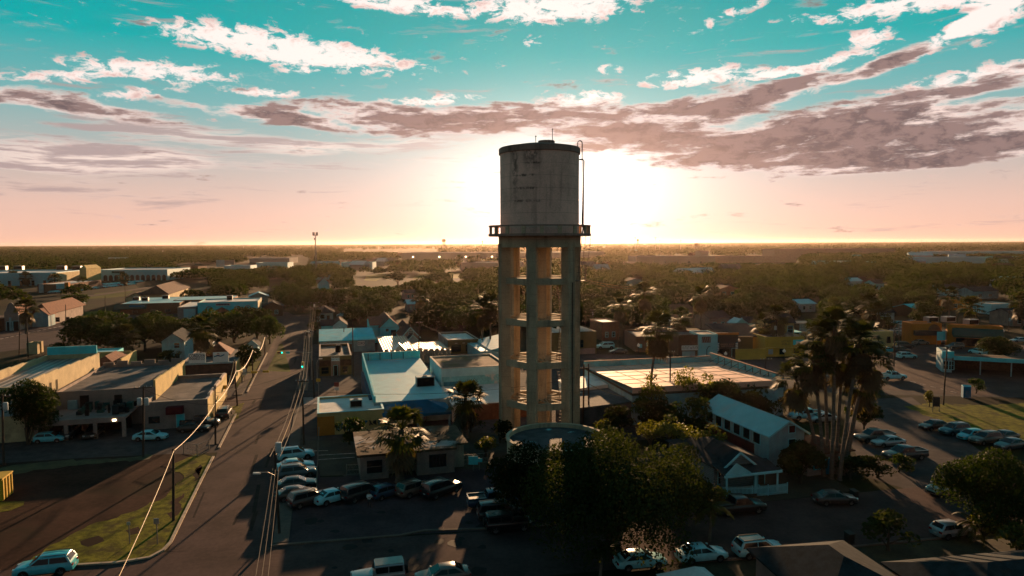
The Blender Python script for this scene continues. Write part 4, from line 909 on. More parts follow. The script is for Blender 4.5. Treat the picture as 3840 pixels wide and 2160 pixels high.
for y0, y1, x1, z in ((.3, B.d * .45, -9.5, 3.3), (B.d * .45 + .02, B.d * .8, -6.5, 3.9)):
    b = MB(); b.box(x1, y0, -.1, -.13, y1, z - .3); b.prism([(x1 - .2, y0 - .2), (-.13, y0 - .2), (-.13, y1), (x1 - .2, y1)], z - .29, [z - .1, z + .5, z + .5, z - .1]); B.part(b, 'side_lean_to', 'rood' if z < 3.5 else 'roofw')
b = MB(); b.box(-.12, -.05, 4.75, -.002, B.d, 5.1); b.box(-.1, -.14, 4.75, B.w, -.002, 5.1); B.part(b, 'gutter', 'wood')
B = Bld('white_block_hut', 'small white block hut at the warehouse corner beside the tower', 'hut', (2178, 1476), (2262, 1472), (2250, 1440), 3.4)
B.flat('dim', 'rood', .25, .22, 'cap'); B.win('f', B.w * .45, 1.2, .7, .9, 'dim', 'dark', False); b = MB(); b.box(.4, B.d + .1, 0, B.w * .7, B.d + 5, 3.8); B.part(b, 'rear_block', 'dim')
B = Bld('skylight_workshop', 'olive brown workshop with a sawtooth of white roof lights behind the tower', 'workshop', (2035, 1250), (2232, 1240), (2230, 1226), 5.9)
B.flat('olive', 'roofw', .3, .3)
for k in range(5): x = B.w * (.30 + .14 * k); b = MB(); b.prism([(x, .5), (x + B.w * .11, .5), (x + B.w * .11, B.d - .5), (x, B.d - .5)], 5.67, [6.6, 5.8, 5.8, 6.6]); B.part(b, 'roof_light', 'roofw')
B.win('f', B.w * .55, 1.8, B.w * .2, 2.0, 'olive', 'glass'); b = MB(); B.slab(b, 'f', B.w * .3, B.w * .97, .0, 1.5, .02, .12); B.part(b, 'sign_wall', 'pink')
B = Bld('brick_workshop', 'long brown brick workshop with small blue windows on its side', 'workshop', (2385, 1262), (2555, 1258), (2400, 1236), 4.2, 3)
B.flat('brick', 'rood', .4, .25)
for k in range(6): B.win('f', B.w * (.06 + .16 * k), 1.2 + .4 * (k % 2), .9, 1.0, 'brick', 'rooft', False, .05)
B = Bld('outlet_shop', 'dark brown shopfront with a white lettered strip sign', 'shop', (2545, 1256), (2620, 1254), (2620, 1238), 5.8, 4)
B.flat('brown', 'rood', .4, .25); B.board('f', B.w * .15, 1.9, B.w * .82, 1.2, 'sign', [('OUTLET de PLATA', .5, 1.0, 'ink')]); b = MB(); B.slab(b, 'f', B.w * .18, B.w * .8, .1, 1.6, .003, .06); B.part(b, 'shop_window', 'dim')
B = Bld('white_panel_shop', 'tall white-fronted shop with a red striped wall emblem between two dark shops', 'shop', (2622, 1254), (2686, 1251), (2686, 1238), 6.0, 4)
B.flat('rooft', 'rood', .3, .25); g = B.board('f', B.w * .14, 3.9, B.w * .48, 1.5, 'brick', [], .01, .06)
for k in range(4): b = MB(); x = B.w * (.16 + .12 * k); b.bar((x, -.085, 4.0), (x + .3, -.085, 5.3), .1, .02); B.part(b, 'emblem_stripe', 'dim', g)
b = MB(); b.tube([(B.w * .42, -.05, .4), (B.w * .42, -.05, 2.2), (B.w * .5, -.05, 2.9), (B.w * .6, -.05, 3.0)], .1, 5); B.part(b, 'painted_mark', 'ink')
B = Bld('barber_shop', 'black fronted barber shop with two striped poles and an orange roof edge', 'shop', (2687, 1256), (2760, 1252), (2757, 1240), 5.6, 4)
B.flat('black', 'rood', .3, .25); B.part(MB().box(-.1, -.15, 5.6, B.w + .1, .3, 6.1), 'roof_edge', 'orange')
for x in (.02, .88):
    b = MB(); x0 = B.w * x; 
    for k in range(5): b.prism([(x0, -.3), (x0 + .5, -.3), (x0 + .5, -.03), (x0, -.03)], [1.6 + .4 * k, 1.75 + .4 * k, 1.75 + .4 * k, 1.6 + .4 * k], [1.8 + .4 * k, 1.95 + .4 * k, 1.95 + .4 * k, 1.8 + .4 * k])
    o = B.part(b, 'barber_pole', 'sign'); b = MB(); b.box(x0 + .05, -.27, 1.55, x0 + .45, -.05, 3.7); B.part(b, 'pole_core', 'inkb', o)
g = B.board('f', B.w * .16, 2.3, B.w * .66, 1.3, 'black', [('BARBER SHOP', .66, .62, 'pink'), ('HAIR STYLING', .28, .5, 'pink')], .06)
B.win('f', B.w * .1, .2, B.w * .5, 1.8, 'black'); B.door('f', B.w * .72, 1.1, 2.1, 0, 'dark')
B = Bld('mustard_fence_yard', 'low mustard yellow block wall beside the black barber shop', 'wall', (2760, 1310), (2868, 1306), (2868, 1300), 2.6, 4, depth=.4)
B.part(MB().box(0, 0, -.2, B.w, .4, 2.6), 'wall', 'ochre'); B.part(MB().box(0, 8, -.2, B.w, 8.4, 4.6), 'rear_wall', 'olive'); B.part(MB().prism([(0, 8.5), (B.w + 4, 8.5), (B.w + 4, 22), (0, 22)], [4.4, 4.4, 6.2, 6.2], [4.6, 4.6, 6.4, 6.4]), 'roof', 'shin')
B = Bld('yellow_shop', 'yellow shop with a pale blue banner and dark windows', 'shop', (2870, 1264), (3012, 1260), (3010, 1245), 5.0, 4)
B.flat('ochre', 'rood', .2, .3); g = B.board('f', B.w * .70, 2.9, B.w * .27, 1.3, 'teal', [], .02, .06); B.part(MB().box(B.w * .78, -.1, 3.2, B.w * .95, -.082, 3.8), 'banner_patch', 'sign', g)
b = MB(); B.slab(b, 'f', 0, B.w, 2.2, 2.35, .003, .8); B.part(b, 'ledge', 'ochre')
b = MB(); b.box(B.w * .4, -.02, 2.9, B.w * .66, -.003, 4.2); g = B.part(b, 'painted_sign', 'ochre'); B.text('f', B.w * .53, 3.8, .8, 'NOTARY', 'olive', .03, g, B.w * .25); B.text('f', B.w * .53, 3.1, .7, 'PUBLIC', 'olive', .03, g, B.w * .25)
B.win('f', B.w * .08, .6, B.w * .12, 1.3, 'ochre', 'dim', False); B.win('f', B.w * .36, .5, B.w * .12, 1.5, 'ochre', 'glass', False); B.win('f', B.w * .72, .8, B.w * .14, 1.2, 'ochre', 'glass', False)
for k in range(3): x = B.w * (.36 + .2 * k); B.part(MB().prism([(x, 1), (x + B.w * .14, 1), (x + B.w * .14, 5), (x, 5)], 4.87, [5.7, 5.1, 5.1, 5.7]), 'roof_light', 'cap')
B = Bld('pale_yellow_house', 'two storey pale yellow house with a dark gabled roof', 'house', (2882, 1210), (2968, 1206), (2965, 1196), 7.6, 6)
B.gable('mustard', 'shin', 2.2, 'x'); B.win('f', B.w * .4, 4.8, 1.4, 1.8, 'trim', 'rooft'); B.win('f', B.w * .75, 4.8, 1.4, 1.8)
B = Bld('teal_shed', 'tiny turquoise shed with a pointed roof behind the shops', 'shed', (2756, 1214), (2800, 1212), (2800, 1206), 3.4, 6)
B.gable('rooft', 'rooft', 1.4, 'y'); B.gable('rooft', 'shin', 1.5, 'x', .3, B.w, B.w + 10, 1, 7, 3.6, 'wing_wall', t=.1)
B = Bld('turquoise_canopy', 'flat turquoise carport canopy on posts', 'canopy', (2935, 1246), (3030, 1250), (3028, 1234), 3.6, 4)
B.part(MB().box(0, 0, 3.4, B.w, B.d, 3.6), 'canopy_roof', 'teal')
for x in (.1, B.w * .5, B.w - .3): B.part(MB().box(x, .1, 0, x + .2, .3, 3.4), 'post', 'wood')
B = Bld('white_shed_right', 'plain white shed with a flat overhanging roof beyond the yellow shop', 'shed', (3028, 1212), (3085, 1210), (3085, 1204), 4.0, 6)
B.flat('dim', 'rood', .1, .2); B.part(MB().box(-4, -.4, 4.0, B.w + 6, B.d, 4.2), 'overhang', 'cap')
B = Bld('pale_yellow_kiosk', 'pale yellow flat-roofed kiosk beside the right-hand palms', 'kiosk', (3270, 1243), (3340, 1240), (3336, 1232), 5.2, 4)
B.flat('mustard', 'rood', .3, .25); B.win('f', B.w * .7, 2.0, 1.2, 1.8, 'mustard', 'glass', False)
B = Bld('orange_restaurant', 'long orange restaurant with a dark green awning band beyond the crowded parking lot', 'restaurant', (3420, 1212), (3552, 1216), (3550, 1204), 6.0, -2)
B.flat('orange', 'rood', .5, .3); b = MB(); B.slab(b, 'f', B.w * .06, B.w * .98, 2.6, 4.0, .003, .9); B.part(b, 'awning', 'ink')
b = MB(); n = 10; x0, w = B.w * .55, B.w * .4; b.add([(x0 + w / 2 - w / 2 * math.cos(PI * k / n), -.08, 4.1 + 1.6 * math.sin(PI * k / n)) for k in range(n + 1)], [tuple(range(n + 1))]); B.part(b, 'arch_panel', 'brick')
B.part(MB().box(B.w * .94, -1.4, 1.4, B.w * .94 + 2.4, -1.2, 4.2), 'menu_sign', 'sign')
B = Bld('orange_restaurant_wing', 'long slanting wing of the orange restaurant with a green awning and grey flat roof', 'restaurant', (3555, 1217), (3800, 1242), (3800, 1222), 6.0, -24)
B.flat('orange', 'rood', .5, .3); b = MB(); b.prism([(1, -2.2), (B.w, -2.2), (B.w, -.02), (1, -.02)], [2.8, 2.8, 3.6, 3.6], [3.4, 3.4, 5.2, 5.2]); B.part(b, 'awning', 'green')
for k in range(7): B.part(MB().box(2 + k * (B.w - 4) / 7, -.1, .2, 2 + k * (B.w - 4) / 7 + 2.2, -.003, 2.4), 'shop_window', 'glass')
for px, py, lb in ((3490, 1209, 'left boxy grey machine on the orange restaurant roof'), (3555, 1207, 'middle boxy grey machine on the orange restaurant roof'), (3640, 1218, 'right boxy grey machine on the orange restaurant roof')): rooftop_unit(px, py, 5.55, lb, 3.4, 2.0, 1.6)
B = Bld('turquoise_service_station', 'old turquoise and white service station with a long flat drive-through canopy', 'service station', (3536, 1318), (3575, 1322), (3600, 1305), 4.6, -22)
B.flat('dim', 'roofw', .5, .25); B.part(MB().box(-.2, -.25, 3.2, B.w + .3, -.003, 4.7), 'painted_fascia', 'teal')
for k in range(3): B.win('f', B.w * (.1 + .3 * k), .7, .9, 1.8, 'trim')
L_ = 24; b = MB(); b.box(B.w + .05, -1.2, 3.1, B.w + L_, 7, 3.4); B.part(b, 'canopy_roof', 'wood'); b = MB(); b.box(B.w + .05, -1.35, 3.05, B.w + L_, -1.21, 3.9); B.part(b, 'canopy_fascia', 'teal')
for k in range(4): B.part(MB().box(B.w + 5 + 5.6 * k, -1.0, 0, B.w + 5.2 + 5.6 * k, -.8, 3.1), 'post', 'dim')
B.part(MB().box(B.w + .1, 6.5, 0, B.w + L_, 6.9, 3.1), 'rear_wall', 'wood')
# houses at the right foreground
B = Bld('blue_roof_house', 'two storey white and dark red house with a long plain blue-grey metal roof', 'house', (2885, 1630), (3012, 1618), (2642, 1526), 4.75)
b_w = max(B.w, 5.2); B.w = b_w
B.gable('dim', 'rooft', 1.55, 'y', .45, trim='trim')
b = MB(); B.slab(b, 'l', B.d * .02, B.d * .80, .0, 2.7, .003, .06); B.part(b, 'red_lower_wall', 'red')
for k in range(6): B.win('l', B.d * (.06 + .145 * k), 2.95, B.d * .095, 1.5, 'trim', 'glass', False, .08)
B.win('f', B.w * .55, 4.75, .9, .9, 'trim', 'red', False); B.win('f', B.w * .55, 2.6, 1.0, 1.3); b = MB(); B.slab(b, 'r', 0, B.d, -.2, 4.6, .003, .06); B.part(b, 'red_side_wall', 'red')
B = Bld('porch_house', 'small white wooden house with a deep front porch and pointed trim gables', 'house', (2678, 1747), (2858, 1722), (2630, 1640), 3.1)
B.part(MB().box(0, 0, -.1, B.w, B.d, 3.0), 'wall', 'siding')
B.hip('siding', 'shin', 1.1, .35, 0, B.w, 0, B.d, 3.1, False)
B.gable('siding', 'shin', 1.6, 'y', .3, B.w * .12, B.w * .72, -.6, 4.5, 3.0, 'gable_wall', 'trim'); b = MB(); b.prism([(-.3, -2.6), (B.w + .3, -2.6), (B.w + .3, .2), (-.3, .2)], [2.6, 2.6, 3.2, 3.2], [2.75, 2.75, 3.35, 3.35]); B.part(b, 'porch_roof', 'shin')
B.part(MB().box(-.35, -2.75, 2.55, B.w + .35, -2.61, 2.8), 'fascia', 'trim')
b = MB(); b.add([(-.1, -2.7, 2.85), (B.w * .42, -2.7, 2.85), (B.w * .17, -2.7, 4.0)], [(0, 1, 2)]); b.bar((-.2, -2.72, 2.85), (B.w * .17, -2.72, 4.05), .08, .2); b.bar((B.w * .17, -2.72, 4.05), (B.w * .44, -2.72, 2.85), .08, .2); B.part(b, 'porch_gable', 'trim')
B.part(MB().box(-.1, -2.6, -.05, B.w + .1, -.01, .35), 'porch_floor', 'wood')
for x in (0, B.w * .55, B.w - .18): B.part(MB().box(x, -2.55, .35, x + .16, -2.39, 2.6), 'porch_post', 'trim')
for x in (.08, .28, .52, .70): B.win('f', B.w * x, .9, B.w * .085, 1.5)
B.door('f', B.w * .86, .85, 2.0, .35, 'wood')
ch = thing('porch_chair', 'white plastic armchair standing on the front porch of the white wooden house', 'chair', tuple(np.append(B.o + AX(B.rz)[0] * B.w * .72 + AX(B.rz)[1] * -1.2, .35)), B.rz + .3)
MB().box(-.25, -.25, .38, .25, .25, .44).build('seat', P['trim'], ch); MB().box(-.25, .2, .44, .25, .26, .92).build('backrest', P['trim'], ch)
for sx in (-.23, .19):
    for sy in (-.23, .19): MB().box(sx, sy, 0, sx + .05, sy + .05, .38).build('leg', P['trim'], ch)
B = Bld('low_brown_house', 'low brown-roofed house behind the trunks of the palm cluster', 'house', (3030, 1700), (3200, 1690), (3030, 1640), 2.9)
B.hip('grey', 'brown', 1.3, .5); B.win('f', B.w * .15, .8, 1.6, 1.2, 'teal', 'glass'); B.win('f', B.w * .55, .8, 1.2, 1.2, 'teal', 'glass'); B.door('f', B.w * .4, .9, 2.0, 0, 'inkb')
B = Bld('hip_roof_house', 'dark hip roofed house in the lower right corner beside the driveway', 'house', (3020, 2240), (3520, 2240), (3085, 2085), 2.6, 9)
B.w, B.d = 8.0, 10.0; q = G(3135, 2058, 4.7)[:2] - AX(B.rz)[0] * 4.0 - AX(B.rz)[1] * 5.0; B.root.location = (q[0], q[1], 0); B.hip('grey', 'shin', 2.0, .6)
B = Bld('second_hip_roof_house', 'dark roof corner at the very bottom right behind the round patio', 'house', (3480, 2330), (4050, 2300), (3690, 2140), 2.6, 9)
B.w, B.d = 13.0, 9.0; q = G(3790, 2100, 4.6)[:2] - AX(B.rz)[0] * 6.5 - AX(B.rz)[1] * 4.5; B.root.location = (q[0], q[1], 0); B.hip('grey', 'shin', 2.0, .6)
t_ = thing('white_tent', 'white pyramid tent top poking up at the bottom edge', 'tent', tuple(G(2602, 2290)), GRID)
b = MB(); b.add([(-2.2, -2.2, 2.2), (2.2, -2.2, 2.2), (2.2, 2.2, 2.2), (-2.2, 2.2, 2.2), (0, 0, 3.6)], [(0, 1, 4), (1, 2, 4), (2, 3, 4), (3, 0, 4)]); b.build('canvas_top', P['roofw'], t_)
for sx in (-2.1, 2.0):
    for sy in (-2.1, 2.0): MB().box(sx, sy, 0, sx + .1, sy + .1, 2.2).build('leg', P['metal'], t_)

# --- far buildings
def farbox(name, label, cat, NL, NR, h, dep, wall='far', roof='roofw', rz=2, wins=0):
    B = Bld(name, label, cat, NL, NR, NL, h, rz, depth=dep); B.flat(wall, roof, min(1.0, h * .1), .5)
    for k in range(wins): B.part(MB().box(B.w * (.06 + .9 * k / wins), -.3, h * .3, B.w * (.06 + .9 * k / wins) + B.w * .02, -.01, h * .5), 'window', 'glass')
    return B
B = farbox('white_arena', 'huge long white flat-roofed hall on the horizon behind the tower', 'hall', (1508, 948), (2214, 940), 15, 90, 'far', 'roofw', 1)
for k in range(7): B.part(MB().box(B.w * (.05 + .13 * k), -.8, 8, B.w * (.05 + .13 * k) + 2.0, -.02, 9.4), 'wall_lamp', MATS['lit lamp'])
farbox('far_pale_block', 'long pale two storey block in front of the huge white hall', 'building', (1730, 984), (1960, 980), 9, 40, 'far', 'roofw', 1, 9)
farbox('far_blue_roof_school', 'low building with a blue-grey roof left of the open lawns', 'school', (1280, 984), (1436, 976), 8, 30, 'rooft', 'rooft', 3, 5)
farbox('far_grey_block', 'low grey block at the far end of the lawns', 'building', (1395, 968), (1500, 964), 7, 30, 'far', 'rood', 3, 4)
farbox('far_lit_warehouse', 'far flat warehouse with a sunlit pale roof left of the slim mast', 'warehouse', (935, 968), (1150, 962), 8, 50, 'far', 'roofw', 3)
farbox('far_market', 'far cluster-like market building with pale awnings under the lit warehouse', 'shop', (960, 985), (1130, 979), 7, 26, 'rooft', 'roofw', 3, 8)
farbox('far_red_store', 'far red-brown store with a white corner sign', 'shop', (680, 1000), (825, 992), 8, 24, 'brick', 'rood', 5, 6)
farbox('far_red_store_annexe', 'far long pale-roofed store right of the white corner sign', 'shop', (840, 996), (960, 993), 6, 24, 'rooft', 'roofw', 5, 4)
farbox('far_teal_storehouse', 'pale blue roof half hidden by trees below the slim mast', 'storehouse', (1085, 1025), (1190, 1030), 5, 16, 'rooft', 'rooft', -6)
farbox('far_right_plant', 'wide tan plant with flat roofs right of the tower', 'plant', (2385, 962), (2640, 958), 12, 50, 'far', 'roofw', 1, 6)
farbox('far_right_hall', 'long low brown hall among trees right of the tower', 'hall', (2620, 962), (2980, 960), 9, 40, 'pink', 'roofw', 0)
farbox('far_right_block', 'tall tan block beyond the brown hall', 'building', (2628, 941), (2660, 941), 16, 30, 'far', 'rood', 0)
farbox('far_right_dark_block', 'dark brown block in front of the long low hall right of the tower', 'building', (2592, 960), (2626, 960), 11, 20, 'brick', 'rood', 0)
farbox('far_right_long_hall', 'faint long hall near the horizon at the right', 'hall', (2905, 934), (3220, 930), 16, 60, 'pink', 'far', 0)
farbox('far_right_silver_hall', 'long silvery hall between trees near the right horizon', 'hall', (3455, 965), (3680, 962), 8, 40, 'rooft', 'far', -2)
farbox('far_right_silver_store', 'silvery store left of the silvery hall, half behind trees', 'store', (3100, 982), (3260, 980), 8, 40, 'rooft', 'far', -2)
farbox('far_right_teal_store', 'pale teal store roofs just under the right horizon', 'store', (3480, 944), (3700, 940), 9, 60, 'rooft', 'rooft', -2)
farbox('far_edge_store', 'pale teal store at the right edge of the horizon', 'store', (3780, 964), (3900, 962), 9, 40, 'rooft', 'rooft', -2)
farbox('far_plaza', 'sunlit plaza building in the haze just left of the tower on the horizon', 'building', (1700, 918), (1780, 917), 14, 90, 'far', 'roofw', 1)
farbox('mid_glow_store', 'low pale store right of the huge white hall', 'store', (2280, 984), (2400, 982), 7, 30, 'far', 'roofw', 1, 4)
hs = [((2345, 1055), (2410, 1052), 4, 'pale gabled house just right of the tower among the trees', 'dim', 'shin'), ((2530, 1160), (2600, 1158), 3.4, 'brown gabled house deep in the trees right of the tower', 'pink', 'brown'), ((2695, 1085), (2760, 1082), 4, 'brown roofed house in the middle of the right-hand woods', 'brick', 'brown'),
      ((3282, 1062), (3312, 1061), 4, 'small white gabled house in the right-hand woods', 'white', 'shin'), ((3528, 1082), (3590, 1079), 4, 'white house with a gabled porch in the right-hand woods', 'white', 'shin'), ((3650, 1092), (3735, 1088), 4, 'house with a pale eave and dark roof near the right edge', 'dim', 'shin'),
      ((3310, 1172), (3352, 1170), 4, 'grey house with a teal door beside the parking lot at the right', 'dim', 'shin'), ((3540, 1124), (3700, 1122), 4.4, 'orange-red flat building in the woods at the right', 'orange', 'rood'), ((3718, 1140), (3795, 1138), 4.2, 'white walled house with square windows at the right edge', 'white', 'rood'), ((3800, 1180), (3900, 1178), 4, 'pale gabled house at the right edge below the white walled house', 'grey', 'shin'),
      ((1195, 1062), (1232, 1060), 7, 'narrow two storey grey-blue house right of the slim mast', 'rooft', 'shin'), ((935, 1112), (1005, 1110), 4, 'house with a sharp pale blue roof behind the church', 'grey', 'rooft'), ((985, 1150), (1060, 1148), 4, 'long dark roofed house right of the church', 'wood', 'shin'), ((1530, 1140), (1572, 1140), 3.4, 'small house with a dim blue roof in the trees left of the tower', 'grey', 'rooft'), ((1520, 1100), (1560, 1099), 3.4, 'grey house half hidden in the trees left of the tower', 'grey', 'shin'),
      ((3000, 1140), (3060, 1138), 3.4, 'teal roofed house under the trees behind the palm cluster', 'dim', 'rooft'), ((3430, 1158), (3500, 1156), 3.2, 'shed with a teal sheet roof at the right', 'wood', 'teal'), ((2660, 1192), (2740, 1190), 4, 'dark roofed house behind the brick workshop', 'grey', 'shin'), ((3180, 1054), (3252, 1054), 4, 'long pale blue roof at the right above the woods', 'dim', 'rooft'), ((3760, 1052), (3850, 1050), 5, 'grey-blue shed roof near the right edge', 'dim', 'rooft'), ((2490, 1208), (2560, 1206), 4, 'square tan hut with a pale roof edge under the right-hand palms', 'pink', 'roofw'), ((2258, 1208), (2324, 1206), 5.5, 'square brown block with a pale roof corner right of the tower', 'brick', 'roofw')]
for NL, NR, h, lb, wl, rf in hs:
    B = Bld('house', lb, 'house', NL, NR, NL, h, 8 + (NL[0] % 13), depth=None or 9.0)
    if rf in ('rood', 'roofw'): B.flat(wl, rf, .3, .25)
    else: B.gable(wl, rf, h * .42, 'y' if NL[0] % 2 else 'x', .5)
    for k in range(2): B.win('f', B.w * (.2 + .4 * k), 1.0, B.w * .15, 1.4, 'trim')

# small roofs in the far woods: a few pixels each, so one mesh each
b = MB(); b.box(-6, -4, 0, 6, 4, 3.2); b.add([(-6.5, -4.6, 3.0), (6.5, -4.6, 3.0), (6.5, 4.6, 3.0), (-6.5, 4.6, 3.0), (-6.5, 0, 5.2), (6.5, 0, 5.2)], [(0, 1, 5, 4), (2, 3, 4, 5), (0, 4, 3), (1, 2, 5)], 1)
o = b.build('far_house', [P['far'], P['rooft']]); FH = o.data; bpy.data.objects.remove(o); rf_ = random.Random(21)
for k in range(46):
    px_ = rf_.uniform(40, 3800); py_ = rf_.choice((rf_.uniform(950, 985), rf_.uniform(985, 1060)))
    if 1850 < px_ < 2190 or (px_ < 700 and py_ > 1000): continue
    g_ = G(px_, py_); o = bpy.data.objects.new('far_house', FH); link(o, None, (g_[0], g_[1], rf_.uniform(1.5, 3.5))); o.rotation_euler = (0, 0, rf_.uniform(-.6, .6)); s_ = rf_.uniform(.8, 1.6); o.scale = (s_ * rf_.uniform(.8, 1.8), s_, 1.15)
    o.location.z = 0; o.scale.z = rf_.uniform(1.5, 2.4); o.material_slots[1].link = 'OBJECT'; o.material_slots[1].material = P[rf_.choice(['rooft', 'roofw', 'shin', 'brown', 'dim', 'rood'])]
    tag(o, 'small roof showing above the trees of the far woods', 'house', 'small roofs in the far woods')
# ------------------------------------------------------------------ vehicles
def paint(name, col, metal=.0, rough=.28):
    m_ = bpy.data.materials.new('paint ' + name); m_.use_nodes = True; t = NT(m_.node_tree); b = t.n['Principled BSDF']
    o = t.new('ShaderNodeTexCoord').outputs['Object']; n = t.noise(o, 2.5, 4, .6)
    t.l.new(t.mix(t.step(n, .35, .7), col, tuple(x * .82 for x in col)), b.inputs['Base Color'])
    b.inputs['Roughness'].default_value = rough; b.inputs['Metallic'].default_value = metal; b.inputs['Coat Weight'].default_value = .3; b.inputs['Coat Roughness'].default_value = .08
    return m_
PAINT = dict(white=paint('white', (.24, .56, .61)), silver=paint('silver', (.30, .31, .32), .5), black=paint('black', (.010, .010, .012)), grey=paint('grey', (.085, .085, .09), .3), tealgrey=paint('blue grey', (.06, .10, .12), .3), navy=paint('blue', (.004, .035, .075)),  # the white has the cyan of open shade put into its colour
             brown=paint('brown', (.11, .085, .07), .3), maroon=paint('maroon', (.12, .022, .012)), tan=paint('tan', (.26, .19, .15), .3), sky=paint('pale blue', (.05, .42, .50)), charcoal=paint('charcoal', (.028, .027, .03)), red=paint('red', (.16, .012, .014)), yellow=paint('yellow', (.42, .28, .02)))
M_glassc = mat('car glass', (.008, .010, .012), .10, .1, 2, .3); M_tyre = mat('tyre rubber', (.014, .013, .013), .85, .2, 8, .2); M_rim = mat('wheel rim', (.16, .16, .165), .35, .15, 6, .5, .7)
M_lampc = mat('headlamp lens', (.45, .45, .42), .12, .05, 4, .6); M_tail = mat('tail lamp', (.20, .008, .008), .2, .1, 4, .5); M_trimc = mat('black trim', (.012, .012, .012), .6, .1, 4, .3); M_plate = mat('number plate', (.40, .42, .42), .5, .05, 5)
KIND = dict(  # L, W, clearance, [(x fraction, top z, half-width factor)] rear to front, cabin: rear base, rear top, front top, front base (x fractions), belt z, roof z, roof half width factor, wheel r, wheel x fractions
    sedan=(4.7, 1.82, .22, [(0, .62, .80), (.03, .92, .90), (.20, 1.00, .98), (.5, .96, 1), (.72, .93, .99), (.92, .80, .93), (.985, .66, .82), (1, .5, .74)], (.10, .28, .54, .74), .93, 1.45, .72, .33, (.20, .80)),
    suv=(4.7, 1.88, .26, [(0, .66, .84), (.02, 1.02, .93), (.2, 1.08, .99), (.5, 1.06, 1), (.74, 1.04, .99), (.93, .94, .94), (.985, .76, .85), (1, .58, .78)], (.02, .10, .56, .75), 1.04, 1.70, .76, .36, (.19, .80)),
    bigsuv=(5.1, 1.98, .30, [(0, .7, .86), (.015, 1.10, .95), (.2, 1.15, 1), (.5, 1.14, 1), (.74, 1.12, .99), (.94, 1.04, .95), (.985, .86, .88), (1, .62, .82)], (.01, .055, .58, .75), 1.12, 1.86, .80, .40, (.19, .80)),
    hatch=(4.0, 1.74, .22, [(0, .6, .82), (.03, .95, .92), (.25, .98, .99), (.6, .95, 1), (.76, .93, .98), (.93, .80, .92), (.985, .64, .82), (1, .5, .74)], (.02, .14, .56, .78), .94, 1.50, .74, .32, (.18, .81)),
    pickup=(5.8, 1.98, .34, [(0, .9, .94), (.012, 1.12, .97), (.3, 1.14, 1), (.6, 1.12, 1), (.78, 1.10, .99), (.95, 1.02, .95), (.988, .84, .88), (1, .62, .84)], (.34, .38, .60, .745), 1.11, 1.86, .80, .41, (.20, .81)),
    jeep=(4.6, 1.86, .38, [(0, .8, .86), (.015, 1.14, .88), (.3, 1.16, .90), (.56, 1.14, .90), (.60, 1.12, .88), (.93, 1.08, .72), (.97, 1.0, .70), (1, .7, .7)], (.02, .03, .56, .60), 1.14, 1.84, .84, .42, (.19, .82)))
CARM = {}
